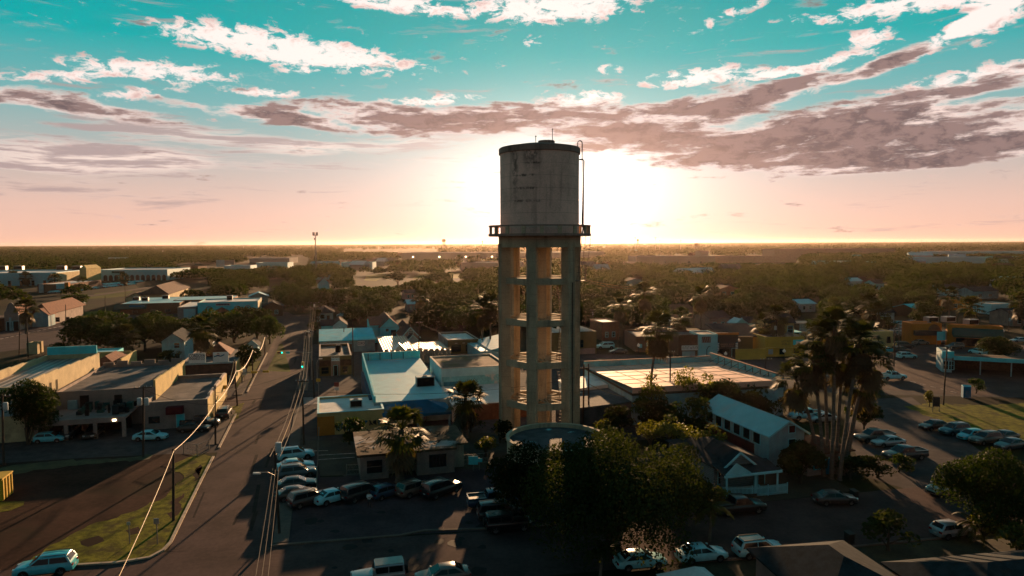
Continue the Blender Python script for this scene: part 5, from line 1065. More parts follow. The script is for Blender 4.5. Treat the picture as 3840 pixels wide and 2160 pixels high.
def car_parts(kind):
    if kind in CARM: return CARM[kind]
    L, Wd, cl, st, cab, zb, zr, rw, wr, wx = KIND[kind]; hw = Wd / 2; X = lambda f: (f - .5) * L; out = []
    b = MB(); rings = []
    for f, zt, k in st:
        w = hw * k; x = X(f); z0 = cl if .04 < f < .97 else cl + .08
        rings.append([(x, 0, z0), (x, w * .86, z0), (x, w * .97, z0 + .14), (x, w, z0 + (zt - z0) * .55), (x, w * .965, zt - .10), (x, w * .88, zt - .01), (x, w * .5, zt + .02), (x, 0, zt + .025),
                      (x, -w * .5, zt + .02), (x, -w * .88, zt - .01), (x, -w * .965, zt - .10), (x, -w, z0 + (zt - z0) * .55), (x, -w * .97, z0 + .14), (x, -w * .86, z0)])
    m_ = len(rings[0]); vs = [p for r in rings for p in r]; fs = [(i * m_ + j, (i + 1) * m_ + j, (i + 1) * m_ + (j + 1) % m_, i * m_ + (j + 1) % m_) for i in range(len(rings) - 1) for j in range(m_)]
    b.add(vs, fs + [tuple(range(m_)), tuple(range(len(vs) - 1, len(vs) - m_ - 1, -1))])
    xr, xrt, xft, xf = [X(f) for f in cab]; wb, wt_ = hw * .93, hw * rw
    prof = [(xr, 0), (xr + (xrt - xr) * .55, .62), (xrt, .94), (xrt * .6 + xft * .4, 1.0), (xft, .965), (xf + (xft - xf) * .5, .5), (xf, 0)]
    rg_ = []
    for x, t in prof:
        z = zb + (zr - zb) * t; w = wb + (wt_ - wb) * t; rg_.append([(x, wb, zb - .05), (x, w, z - .06 * t), (x, w * .86, z - .005), (x, 0, z + .02 * t), (x, -w * .86, z - .005), (x, -w, z - .06 * t), (x, -wb, zb - .05)])
    vs = [p for r in rg_ for p in r]; b.add(vs, [(i * 7 + j, (i + 1) * 7 + j, (i + 1) * 7 + j + 1, i * 7 + j + 1) for i in range(len(prof) - 1) for j in range(6)])
    for sg in (-1, 1): b.box(xf - .28, sg * (wb + .02) - .10, zb + .02, xf - .12, sg * (wb + .02) + .10, zb + .17)            # mirrors
    if kind == 'pickup':
        pass
    for f in wx:
        for sg in (-1, 1):
            n = 12; c_ = [(X(f) + (wr + .07) * math.cos(PI * j / n), sg * (hw + .006), max(cl, wr + (wr + .07) * math.sin(PI * j / n))) for j in range(n + 1)]; b.add(c_, [tuple(range(n + 1)) if sg < 0 else tuple(range(n, -1, -1))], 1)
    b.box(X(.04), -hw * .9, cl - .03, X(.96), hw * .9, cl + .06, 1)
    if kind == 'jeep':
        for j in range(9): y = -hw * .7 + j * hw * .175; b.box(X(.05), y - .02, zr + .0, X(.54), y + .02, zr + .035)
    out.append(('body', b, None, None, (0, 0, 0)))
    def patch(name, pts, m_, off=.014):
        p = [Vector(q) for q in pts]; nrm = (p[1] - p[0]).cross(p[2] - p[0]).normalized()
        if nrm.dot(Vector(((p[0].x + p[2].x) / 2 - (xr + xf) / 2, (p[0].y + p[2].y) / 2, .25))) < 0: nrm = -nrm
        q = [v + nrm * off for v in p]; bb = MB(); bb.add(p + q, [(4, 5, 6, 7), (0, 1, 5, 4), (1, 2, 6, 5), (2, 3, 7, 6), (3, 0, 4, 7)]); out.append((name, bb, None, m_, (0, 0, 0)))
    zz = lambda t: zb + (zr - zb) * t; ww = lambda t: wb + (wt_ - wb) * t
    a0, a1 = .10, .88
    fx = lambda t: xf + (xft - xf) * (t / .965); rx = lambda t: xr + (xrt - xr) * (t / .94)
    patch('windshield', [(fx(a0), -ww(a0) * .86, zz(a0)), (fx(a0), ww(a0) * .86, zz(a0)), (fx(a1), ww(a1) * .84, zz(a1)), (fx(a1), -ww(a1) * .84, zz(a1))], M_glassc, .03)
    patch('rear_window', [(rx(.25), ww(.25) * .80, zz(.25)), (rx(.25), -ww(.25) * .80, zz(.25)), (rx(a1), -ww(a1) * .78, zz(a1)), (rx(a1), ww(a1) * .78, zz(a1))], M_glassc, .05)
    for sg in (-1, 1):
        lo, hi = .12, .86; xa, xb = rx(lo) + .16, fx(lo) - .22; xc, xd = rx(hi) + .12, fx(hi) - .10
        xm = (xa + xb) / 2 + .05
        for (u0, u1, v0, v1) in ((xa, xm - .04, xc, xm - .04), (xm + .04, xb, xm + .04, xd)):
            q = [(u0, sg * (ww(lo) + .012), zz(lo)), (u1, sg * (ww(lo) + .012), zz(lo)), (v1, sg * (ww(hi) + .012), zz(hi) - .04), (v0, sg * (ww(hi) + .012), zz(hi) - .04)]
            bb = MB(); bb.add(q + [(p[0], p[1] - sg * .03, p[2]) for p in q], [(0, 1, 2, 3) if sg < 0 else (3, 2, 1, 0), (0, 1, 5, 4), (1, 2, 6, 5), (2, 3, 7, 6), (3, 0, 4, 7)]); out.append(('side_window', bb, None, M_glassc, (0, 0, 0)))
    zl = st[-3][1] - .16; zt_ = st[1][1] - .18
    for sg in (-1, 1):
        bb = MB(); w0 = hw * .90; bb.prism([(X(.955), sg * w0 * .98), (X(.992), sg * w0 * .80), (X(.998), sg * w0 * .48), (X(.955), sg * w0 * .5)][::-sg], zl - .08, zl + .07); out.append(('headlight', bb, None, M_lampc, (0, 0, 0)))
        bb = MB(); bb.box(X(0) - .012, min(sg * hw * .5, sg * hw * .84), zt_ - .1, X(.03), max(sg * hw * .5, sg * hw * .84), zt_ + .07); out.append(('taillight', bb, None, M_tail, (0, 0, 0)))
    bb = MB(); bb.box(X(0) - .02, -.17, zt_ - .28, X(.02), .17, zt_ - .16); out.append(('number_plate', bb, None, M_plate, (0, 0, 0)))
    bb = MB(); bb.box(X(.97), -hw * .5, cl + .16, X(1) + .012, hw * .5, cl + .34); out.append(('grille', bb, None, M_trimc, (0, 0, 0)))
    if kind == 'pickup':
        bb = MB(); bb.box(X(.02), -hw * .82, 1.13, X(.33), hw * .82, 1.185); out.append(('bed', bb, None, M_trimc, (0, 0, 0)))
        for sg in (-1, 1): bb = MB(); bb.box(X(.012), sg * hw * .9 - .06, 1.10, X(.34), sg * hw * .9 + .06, 1.30); out.append(('bed_side', bb, 'paint', None, (0, 0, 0)))
        bb = MB(); bb.box(X(.006), -hw * .83, 1.0, X(.024), hw * .83, 1.29); out.append(('tailgate', bb, 'paint', None, (0, 0, 0)))
    if kind in ('suv', 'bigsuv'):
        for sg in (-1, 1): bb = MB(); bb.bar((xrt + .1, sg * wt_ * .84, zr + .045), (xft - .1, sg * wt_ * .84, zr + .045), .05, .05); out.append(('roof_rail', bb, None, M_trimc, (0, 0, 0)))
    if kind == 'jeep': bb = MB(); bb.tube([(X(0) - .22, .1, 1.05), (X(0) + .02, .1, 1.05)], .36, 16); out.append(('spare_wheel', bb, None, M_tyre, (0, 0, 0)))
    tb = MB(); n = 20
    for y0, r0, y1, r1 in ((-.115, wr * .62, -.115, wr * .94), (-.115, wr * .94, -.08, wr), (-.08, wr, .08, wr), (.08, wr, .115, wr * .94), (.115, wr * .94, .115, wr * .62)):
        tb.add([(r * math.cos(2 * PI * j / n), y, r * math.sin(2 * PI * j / n)) for y, r in ((y0, r0), (y1, r1)) for j in range(n)], [(j, (j + 1) % n, n + (j + 1) % n, n + j) for j in range(n)])
    rb = MB(); rb.add([(wr * .64 * math.cos(2 * PI * j / n), .10, wr * .64 * math.sin(2 * PI * j / n)) for j in range(n)], [tuple(range(n - 1, -1, -1))]); rb.add([(wr * .64 * math.cos(2 * PI * j / n), -.10, wr * .64 * math.sin(2 * PI * j / n)) for j in range(n)], [tuple(range(n))])
    for j in range(5): a = 2 * PI * j / 5; rb.bar((.03 * math.cos(a), -.108, .03 * math.sin(a)), (wr * .6 * math.cos(a), -.108, wr * .6 * math.sin(a)), .06, .03); rb.bar((.03 * math.cos(a), .108, .03 * math.sin(a)), (wr * .6 * math.cos(a), .108, wr * .6 * math.sin(a)), .06, .03)
    def mesh(bb, nm, mats, sm=True):
        o = bb.build(nm, mats, None, sm); me = o.data; bpy.data.objects.remove(o); return me
    res = [(nm, mesh(bb, nm, [PAINT['white'], M_trimc] if nm == 'body' else [m_ or PAINT['white']], nm in ('body', 'spare_wheel')), pm or nm == 'body', loc) for nm, bb, pm, m_, loc in out]
    wheels = [(X(f), sg * (hw - .10), wr) for f in wx for sg in (-1, 1)]
    CARM[kind] = (res, mesh(tb, 'tyre', [M_tyre], True), mesh(rb, 'rim', [M_rim], False), wheels, None); return CARM[kind]
def put_car(kind, px, py, head, col, label, group=None, roof=None, cat=None, name=None, world=None):
    g = G(px, py) if world is None else np.array([*world, 0]); res, ty, rm, wh, _ = car_parts(kind)
    nm = name or {'pickup': 'pickup_truck', 'suv': 'parked_suv', 'bigsuv': 'parked_suv', 'hatch': 'parked_hatchback', 'jeep': 'boxy_off_road_car'}.get(kind, 'parked_car')
    t_ = thing(nm, label, cat or {'pickup': 'pickup truck', 'suv': 'suv', 'bigsuv': 'suv'}.get(kind, 'car'), (g[0], g[1], .03), R(head), group)
    for n_, me, pm, loc in res:
        o = bpy.data.objects.new(n_, me); link(o, t_)
        if pm: o.material_slots[0].link = 'OBJECT'; o.material_slots[0].material = PAINT[col]
    if roof:
        L, Wd, cl, st, cab, zb, zr, rw, wr, wx = KIND[kind]; b = MB(); b.box((cab[1] - .5) * L + .06, -Wd / 2 * rw * .86, zr - .012, (cab[2] - .5) * L - .04, Wd / 2 * rw * .86, zr + .026); b.build('roof_panel', PAINT[roof], t_)
    for p in wh:
        o = bpy.data.objects.new('wheel', ty); link(o, t_, p); r_ = bpy.data.objects.new('rim', rm); link(r_, o)
    return t_
GD = 15.0
row_a, row_b, row_c = 'cars angled along the street edge of the parking lot', 'cars parked in front of the debris roof house', 'cars along the kerb by the large oak'
for c_ in (('suv', 1110, 1722, 24, 'white', 'white suv, the farthest car of the row beside the street', row_a), ('sedan', 1108, 1763, 22, 'white', 'white sedan second from the far end of the row beside the street', row_a), ('suv', 1116, 1790, 22, 'tealgrey', 'blue-grey suv between the white sedan and the black cars beside the street', row_a),
           ('sedan', 1112, 1832, 20, 'charcoal', 'charcoal sedan second from the near end of the row beside the street', row_a), ('sedan', 1112, 1870, 20, 'black', 'black sedan at the near end of the row beside the street', row_a),
           ('suv', 1160, 1890, 40, 'charcoal', 'dark suv left of the white sedan in the front row', row_b), ('sedan', 1254, 1880, 42, 'white', 'bright white sedan, the only white car of the front row', row_b), ('bigsuv', 1360, 1868, 44, 'black', 'black suv with a shiny roof right of the white sedan', row_b), ('hatch', 1452, 1862, 44, 'navy', 'dark blue hatchback beside the standing man', row_b), ('suv', 1558, 1852, 44, 'brown', 'grey-brown crossover second from the right of the front row', row_b), ('bigsuv', 1656, 1854, 46, 'black', 'large black suv at the right end of the front row', row_b),
           ('pickup', 1850, 1897, 12, 'navy', 'dark blue pickup with an open bed left of the large oak', row_c), ('bigsuv', 1880, 1943, 12, 'charcoal', 'charcoal suv with a sunlit roof left of the large oak', row_c), ('jeep', 1905, 1988, 12, 'black', 'black off-roader half under the large oak', row_c),
           ('jeep', 1418, 2188, 194, 'silver', 'boxy off-roader with a ribbed tan roof at the bottom edge', None, 'tan'), ('sedan', 1660, 2182, 194, 'brown', 'dark sedan with a glowing roof at the bottom edge', None), ('suv', 172, 2150, 195, 'sky', 'pale blue-grey suv at the bottom left corner by the grass verge', None),
           ('pickup', 2770, 1922, 12, 'black', 'black pickup parked in front of the white picket fence', 'cars along the street at the lower right'), ('sedan', 3130, 1888, 3, 'charcoal', 'dark sedan parked on the far side of the street at the lower right', 'cars along the street at the lower right'), ('suv', 2845, 2082, 11, 'white', 'white suv with a dark roof and roof bars on the near kerb', 'cars along the street at the lower right', 'charcoal'), ('sedan', 2630, 2100, 11, 'white', 'white sedan half hidden by leaves behind the white suv', 'cars along the street at the lower right'), ('sedan', 2400, 2125, 11, 'white', 'white car glimpsed between the trunks of the large oak', 'cars along the street at the lower right'),
           ('suv', 3540, 1850, 205, 'tan', 'tan suv with a sunlit bonnet partly behind the spreading oak', None), ('hatch', 3568, 2010, 14, 'silver', 'silver hatchback in front of the spreading oak at the lower right', None),
           ('sedan', 3502, 1610, 195, 'maroon', 'maroon sedan at the left end of the row on the grass', 'cars parked along the grass at the right'), ('suv', 3578, 1628, 197, 'tealgrey', 'dull blue-grey suv beside the maroon sedan', 'cars parked along the grass at the right'), ('hatch', 3640, 1648, 197, 'sky', 'bright pale blue small car in the middle of the row on the grass', 'cars parked along the grass at the right'), ('suv', 3694, 1662, 197, 'brown', 'brown suv right of the pale blue small car', 'cars parked along the grass at the right'), ('sedan', 3762, 1652, 197, 'charcoal', 'dark sedan behind the brown suv on the grass', 'cars parked along the grass at the right'), ('sedan', 3790, 1682, 197, 'grey', 'grey sedan at the right end of the row on the grass', 'cars parked along the grass at the right'),
           ('pickup', 3392, 1722, 190, 'charcoal', 'black pickup with an open bed beside the dirt lane', 'vehicles beside the dirt lane'), ('sedan', 3330, 1672, 190, 'silver', 'silver car just behind the black pickup by the dirt lane', 'vehicles beside the dirt lane'), ('pickup', 3278, 1655, 190, 'brown', 'brown pickup partly hidden behind the palm trunks', 'vehicles beside the dirt lane'),
           ('pickup', 3345, 1424, 8, 'white', 'white pickup driving on the road at the right', None), ('pickup', 3022, 1572, 188, 'white', 'white pickup behind the blue roof house', None), ('sedan', 3082, 1582, 188, 'silver', 'pale car beside the white pickup behind the blue roof house', None), ('suv', 3400, 1345, 6, 'white', 'white suv crossing the parking lot at the right', None), ('suv', 3095, 1440, 186, 'charcoal', 'dark car glimpsed through the palm cluster', None),
           ('sedan', 565, 1650, 6, 'white', 'bright white sedan on the gravel lot in front of the garages', None), ('sedan', 728, 1618, 8, 'black', 'black sedan in front of the canopy building', None), ('pickup', 752, 1600, 10, 'black', 'black pickup behind the black sedan by the canopy building', None), ('bigsuv', 842, 1562, 104, 'black', 'black van seen from behind on the grass corner by the street', None), ('suv', 260, 1640, -78, 'charcoal', 'dark suv inside the left garage bay', None), ('sedan', 352, 1636, -78, 'black', 'black car deep in the middle garage bay', None), ('hatch', 188, 1658, 12, 'sky', 'pale blue small car under the lean-to roof', None),
           ('suv', 1575, 1574, 100, 'silver', 'silver suv under the blue canvas canopy', None), ('suv', 1500, 1566, 100, 'charcoal', 'dark car in the shade under the blue canvas canopy', None), ('bigsuv', 2268, 1308, 190, 'white', 'white suv parked by the olive brown workshop', None), ('sedan', 2318, 1326, 190, 'charcoal', 'dark sedan just above the edge of the glowing roof', None),
           ('pickup', 812, 1216, 10, 'sky', 'pale teal pickup in front of the turquoise church', None), ('sedan', 700, 1204, 10, 'black', 'black car in front of the church annexe', None), ('sedan', 1285, 1188, 10, 'white', 'white car beside the porch cottage', None), ('suv', 1228, 1128, 105, 'white', 'white suv head-on beyond the porch cottage', None), ('sedan', 1232, 1108, 10, 'silver', 'silver car under the trees beyond the porch cottage', None)):
    put_car(*c_)
# crowded lot of the orange restaurant: each car told apart by colour and place
LOT = (('suv', 3377, 1222, 10, 'sky', 'pale blue van farthest up the crowded lot'), ('suv', 3388, 1234, 10, 'silver', 'pale suv just below the pale blue van'), ('sedan', 3398, 1240, 10, 'red', 'red car left of the orange restaurant'), ('sedan', 3362, 1248, 10, 'silver', 'silver car with a white roof in the crowded lot'), ('bigsuv', 3392, 1262, 12, 'grey', 'grey suv at the top of the dark row'), ('bigsuv', 3422, 1270, 12, 'grey', 'grey suv in the middle of the dark row'), ('bigsuv', 3456, 1280, 12, 'tealgrey', 'blue-grey suv at the bottom of the dark row'), ('sedan', 3345, 1266, 12, 'black', 'black car at the left of the dark row'), ('sedan', 3452, 1292, 10, 'tan', 'tan sedan in front of the dark row'), ('suv', 3394, 1304, -8, 'black', 'black suv with a lit tail lamp'), ('sedan', 3372, 1302, 10, 'yellow', 'yellow car beside the black suv with the lit tail lamp'),
       ('pickup', 3510, 1288, 10, 'white', 'white pickup behind the pale blue road sign'), ('bigsuv', 3560, 1288, 8, 'silver', 'silver van right of the pale blue road sign'), ('suv', 3580, 1308, 190, 'brown', 'brown car with a glaring windscreen below the silver van'), ('sedan', 3658, 1290, 8, 'white', 'white sedan in front of the green awning'), ('suv', 3668, 1330, 100, 'white', 'white suv with red lamps above the service station'), ('sedan', 3820, 1284, 185, 'silver', 'silver car with a glint at the right edge'), ('suv', 3378, 1322, 10, 'black', 'black suv just above the white suv crossing the lot'), ('sedan', 3326, 1322, 10, 'sky', 'pale blue car beside the black suv left of the white suv'), ('sedan', 3420, 1216, 10, 'charcoal', 'dark car at the left corner of the orange restaurant'), ('suv', 3350, 1230, 100, 'red', 'red-brown car at the back left of the crowded lot'))
for c_ in LOT: put_car(*c_, 'cars in the crowded lot of the orange restaurant')
# far parking rows: small in the photo, so one plain body each
def far_car():
    b = MB(); b.prism([(-2.3, -.9), (2.3, -.85), (2.3, .85), (-2.3, .9)], .3, [.95, .75, .75, .95]); b.add([(-1.8, -.8, .95), (1.1, -.8, .88), (1.1, .8, .88), (-1.8, .8, .95), (-1.3, -.66, 1.5), (.4, -.66, 1.5), (.4, .66, 1.5), (-1.3, .66, 1.5)], [(4, 5, 6, 7), (0, 1, 5, 4), (1, 2, 6, 5), (2, 3, 7, 6), (3, 0, 4, 7)])
    for x in (-1.4, 1.45):
        for y in (-.82, .82): b.tube([(x, y - .1, .33), (x, y + .1, .33)], .33, 10, 1)
    o = b.build('parked_car', [PAINT['white'], M_tyre], None, True); me = o.data; bpy.data.objects.remove(o); return me
FC = far_car(); rc_ = random.Random(9)
def far_row(p, q, n, label, group, head):
    for k in range(n):
        f_ = k / (n - 1); g = G(p[0] + (q[0] - p[0]) * f_, p[1] + (q[1] - p[1]) * f_); o = bpy.data.objects.new('parked_car', FC); link(o, None, (g[0], g[1], .03)); o.rotation_euler = (0, 0, R(head + rc_.uniform(-3, 3)))
        o.material_slots[0].link = 'OBJECT'; o.material_slots[0].material = PAINT[rc_.choice(['white', 'white', 'silver', 'tan', 'sky', 'grey', 'red'])]; tag(o, label, 'car', group)
far_row((195, 1100), (330, 1088), 14, 'small pale car in the near row facing the strip mall', 'near row of cars at the strip mall', 75); far_row((335, 1086), (500, 1068), 16, 'small car in the long slanting row before the arcade', 'slanting row of cars before the arcade', 75); far_row((380, 1072), (530, 1058), 12, 'small car in the farther row before the arcade', 'farther row of cars before the arcade', 75)
far_row((2270, 968), (2320, 966), 5, 'tiny glinting car right of the huge white hall', 'glinting cars right of the huge white hall', 20); far_row((925, 1003), (960, 1010), 4, 'tiny car beside the far long pale-roofed store', 'tiny cars beside the far store', 30)
# ------------------------------------------------------------------ poles, wires, signals, small things
M_pole = mat('tarred pole wood', (.055, .036, .028), .9, .25, 2, .1, stretch=(1, 1, .15)); M_steel = mat('painted steel', (.20, .175, .15), .5, .15, 2, .4, .3)
M_tank = mat('transformer paint', (.34, .38, .39), .55, .1, 2, .4); M_wire = mat('bright cable', (.34, .215, .10), .6, .1, 1, .15); M_wired = mat('dark cable', (.06, .045, .036), .7, .1, 1, .1)
M_yel = mat('signal yellow', (.50, .30, .015), .6, .1, 2, .3); M_globe = mat('lamp globe', (.85, .70, .58), .35, .05, 2, .5); M_grn = mat('green signal lamp', (.0, .5, .4), .4, .05, 2, .3, emit=(.0, 1.0, .62), estr=2.2)
def tp(px, py, Y): return float(zat(px, py, Y))
POLES = {}
def pole(key, base, top, label, arms=(), tanks=(), lamp=None, r=.15, group='utility poles', m_=None):
    g = G(*base); Y = g[1]; d = ray(*top); k = Y / d[1]; e = Vector((d[0] * k - g[0], 0, CAM_H + d[2] * k)); t_ = thing('utility_pole', label, 'utility pole', tuple(g), 0, group); POLES[key] = (g, e)
    MB().tube([(0, 0, -.2), e * .5, e], [r, r * .86, r * .7], 8).build('post', m_ or M_pole, t_, True)
    for dz, w, rot in arms:
        p = e * ((e.z - dz) / e.z); u = Vector((math.cos(R(rot)), math.sin(R(rot)), 0)) * (w / 2); MB().bar(p - u + Vector((0, -.12, 0)), p + u + Vector((0, -.12, 0)), .12, .14).build('crossarm', M_pole, t_)
        for f in (-.9, -.4, .4, .9): b = MB(); q = p + u * f + Vector((0, -.12, .07)); b.lathe([(.05, 0), (.06, .1), (.02, .2), (.001, .21)], 8); o = b.build('insulator', M_tank, t_); o.location = q
    for dz, sx in tanks:
        p = e * ((e.z - dz) / e.z); b = MB(); b.lathe([(.001, -.5), (.28, -.5), (.30, -.45), (.30, .4), (.27, .5), (.001, .53)], 14); o = b.build('transformer', M_tank, t_, True); o.location = p + Vector((sx * .48, -.1, 0))
        MB().bar(p, p + Vector((sx * .25, -.1, 0)), .1).build('bracket', M_steel, t_)
    if lamp:
        dz, sx = lamp; p = e * ((e.z - dz) / e.z); b = MB(); b.tube([p, p + Vector((sx * .7, -.3, .5)), p + Vector((sx * 1.5, -.5, .55))], .05, 6); b.build('lamp_arm', M_steel, t_)
        b = MB(); q = p + Vector((sx * 1.7, -.55, .5)); b.box(q.x - .35, q.y - .14, q.z - .06, q.x + .35, q.y + .14, q.z + .08); b.build('lamp_head', M_globe, t_)
    return t_
pole('p1', (650, 1952), (650, 1682), 'dark wooden pole on the grass verge nearest the camera', (), (), None, .16); pole('p2', (808, 1668), (806, 1448), 'wooden pole at the corner of the canopy building', ((.4, 1.6, 100),)); pole('p3', (890, 1522), (877, 1350), 'wooden pole with a white band near the crosswalk', ((.3, 1.8, 100), ))
pole('p4', (948, 1418), (946, 1296), 'wooden pole beside the round dark corner tree', ((.3, 1.6, 100),)); pole('p5', (993, 1334), (993, 1258), 'wooden pole by the sunlit strip of grass')
pole('p6', (537, 1714), (538, 1448), 'wooden pole with a sunlit crossarm and two transformers in front of the terrace', ((.2, 2.2, 20),), ((2.1, -1), (2.1, 1))); pole('p7', (14, 1744), (8, 1478), 'wooden pole with a transformer at the left edge', ((.3, 2.0, 20),), ((1.6, 1),))
pole('p8', (1048, 2002), (1030, 1690), 'leaning wooden pole with a transformer and street lamp by the parked cars', (), ((-.35, .9),), (2.6, -1), .15); pole('p9', (1140, 1668), (1133, 1424), 'wooden pole with a crossarm on the right pavement of the street', ((.2, 1.8, 10),), ()); pole('p10', (1178, 1492), (1172, 1352), 'plain pole on the right pavement before the intersection')
pole('p11', (1160, 1412), (1152, 1246), 'wooden pole left of the arched salon', ((.3, 1.8, 10),)); pole('p12', (1167, 1300), (1164, 1240), 'wooden pole with lit wires beside the far shrub', ((.3, 1.8, 10),)); pole('p13', (1177, 1190), (1176, 1134), 'pole with a wide crossarm at the far end of the street', ((.2, 4.5, 5),), ((1.2, .6),)); pole('p14', (1325, 1412), (1322, 1210), 'dark wooden pole right of the arched salon'); pole('p15', (1570, 1345), (1572, 1206), 'dark wooden pole in front of the castle shop', ((.3, 1.6, 20),))
pole('p16', (925, 1262), (924, 1212), 'pole with a pale sign-like box behind the finance shop', ((.1, 1.4, 30),), ((1.0, 0),)); pole('p17', (2187, 1606), (2190, 1366), 'left wooden pole of the pair by the white block hut', ((.6, 1.4, 15),)); pole('p18', (2208, 1596), (2207, 1364), 'right wooden pole of the pair by the white block hut', (), ())
pole('p19', (2512, 1560), (2514, 1314), 'wooden pole with a grey transformer in front of the glowing roof', ((.3, 1.6, 15),), ((1.6, -1),)); pole('p20', (2863, 1504), (2872, 1344), 'wooden pole with a crossarm at the right end of the warehouse', ((.2, 2.2, 5),)); pole('p21', (2912, 1336), (2912, 1200), 'thick dark pole in front of the yellow shop', (), ((2, -.6),)); pole('p22', (2629, 1318), (2629, 1188), 'dark pole in front of the white panel shop')
pole('p23', (3352, 1374), (3356, 1222), 'left pole of the two in the crowded lot'); pole('p24', (3370, 1326), (3372, 1216), 'right pole of the two in the crowded lot'); pole('p25', (3537, 1518), (3552, 1302), 'leaning wooden pole at the corner of the grass field', ((.3, 1.6, 5),)); pole('p26', (3782, 1240), (3784, 1164), 'wooden pole with a white sign beside the orange restaurant wing', ((.3, 1.6, 5),), ((3, .4),))
pole('p27', (2220, 1236), (2224, 1160), 'pole with a white transformer in the woods right of the tower', ((.2, 2.0, 10),), ((1.4, 0),)); pole('p28', (2318, 1320), (2316, 1250), 'thin pole beside the dark sedan above the glowing roof'); pole('p29', (395, 1188), (394, 1110), 'thin pole between the church and the side street'); pole('p30', (247, 1226), (246, 1142), 'thin pole on the side street pavement'); pole('p31', (72, 1330), (74, 1195), 'left one of the two poles by the roofless hut'); pole('p32', (106, 1345), (100, 1190), 'right one of the two poles by the roofless hut'); pole('p33', (470, 1136), (469, 1076), 'thin pole before the slanting row of cars')
pole('p34', (1288, 1300), (1290, 1228), 'thin pole beside the cream cottage'); pole('p35', (3590, 1212), (3588, 1140), 'thin pole by the orange restaurant'); pole('p36', (1187, 1834), (1196, 1602), 'thin sunlit steel pole behind the row of cars beside the street', (), (), None, .07, 'utility poles', M_steel)
def wire(a, b_, sag, label, r=.028, m_=None, group='overhead wires', n=14):
    a, b_ = Vector(a), Vector(b_); pts = [a.lerp(b_, i / n) - Vector((0, 0, sag * 4 * (i / n) * (1 - i / n))) - a for i in range(n + 1)]
    o = MB().tube(pts, r, 5).build('overhead_wire', m_ or M_wired, None, True); o.location = a; tag(o, label, 'wire', group); return o
def at(key, dz=0.3, dx=0.0): g, e = POLES[key]; f = (e.z - dz) / e.z; return Vector(g) + e * f + Vector((dx, 0, 0))
def cab(px, py, key): g, e = POLES[key]; return Vector((g[0] + (ray(px, py)[0] / ray(px, py)[1] * g[1] - g[0]), g[1], tp(px, py, g[1])))
c1, c2, c3, c4, c5 = cab(652, 1690, 'p1'), cab(806, 1514, 'p2'), cab(885, 1392, 'p3'), cab(948, 1312, 'p4'), cab(993, 1263, 'p5')
wire(Vector((-21.8, 32.4, 8.0)), c1, .5, 'thick sunlit cable slanting from the bottom edge to the verge pole', .030, M_wire, 'thick sunlit cables'); wire(c1, c2, .5, 'thick sunlit cable between the verge pole and the canopy building pole', .030, M_wire, 'thick sunlit cables'); wire(c2, c3, .7, 'thick sunlit cable between the canopy building pole and the crosswalk pole', .042, M_wire, 'thick sunlit cables'); wire(c3, c4, 1.2, 'thick sunlit cable between the crosswalk pole and the corner tree pole', .05, M_wire, 'thick sunlit cables'); wire(c4, c5, 2.0, 'thick sunlit cable sagging to the far verge pole', .055, M_wire, 'thick sunlit cables')
wire(at('p3', .3), at('p2', 1.2), 2.2, 'second sunlit cable looping down from the crosswalk pole', .05, M_wire, 'thick sunlit cables')
for k, dx in enumerate((-.5, .0, .5)):
    lb = ('left', 'middle', 'right')[k]
    wire(at('p8', 1.8, dx * .6), Vector((-12.5 + dx, 30, 7.5)), .5, lb + ' wire of the three running down over the parking lot', .018, M_wired); wire(at('p9', .3, dx), at('p8', .6, dx), .7, lb + ' wire between the leaning pole and the crossarm pole', .03, M_wire if k == 1 else M_wired); wire(at('p11', .4, dx), at('p9', .3, dx), 1.0, lb + ' wire between the crossarm pole and the salon pole', .024); wire(at('p12', .4, dx), at('p11', .4, dx), 1.0, lb + ' wire up the right side of the street', .035); wire(at('p13', .3, dx * 2), at('p12', .4, dx), 1.0, lb + ' wire to the pole at the far end of the street', .035)
wire(at('p6', .4), at('p2', 2.6), .7, 'thin dark wire from the terrace pole to the canopy building pole'); wire(at('p2', 2.2), at('p9', 1.2), .6, 'thin dark wire crossing the street near the canopy building'); wire(at('p2', 1.0), at('p10', 1.0), .6, 'thin dark wire crossing the street higher up'); wire(at('p14', .4), at('p15', .5), .8, 'thin wire between the salon and castle shop poles'); wire(at('p15', .4), at('p17', 1.0), 1.2, 'long thin wire passing behind the tower')
wire(at('p9', 1.6), at('p17', 2.0), 1.4, 'long thin wire over the pale blue roofs'); wire(at('p19', .4), at('p20', .4), .8, 'thin wire in front of the glowing roof'); wire(at('p18', 3.2), G(2418, 1487, 3.5), .8, 'short sunlit cable looping from the block hut pole', .05, M_wire); wire(at('p20', .3), at('p25', .4), 1.6, 'thin wire from the warehouse pole to the grass field pole')
wire(G(2180, 1043, 12), G(2400, 1077, 9.0), 1.0, 'sunlit wire over the woods right of the tower', .10, M_wire); wire(G(2180, 1048, 12), G(2398, 1081, 9.0), 1.4, 'second sunlit wire just under the first over the woods', .08, M_wire); wire(G(2236, 1066, 9), G(2330, 1078, 8), .6, 'short sunlit wire lower over the woods', .07, M_wire); wire(at('p22', .4), at('p21', .6), .7, 'thin wire above the black barber shop'); wire(at('p21', .5), at('p23', .6), 1.4, 'long thin wire above the yellow shop')
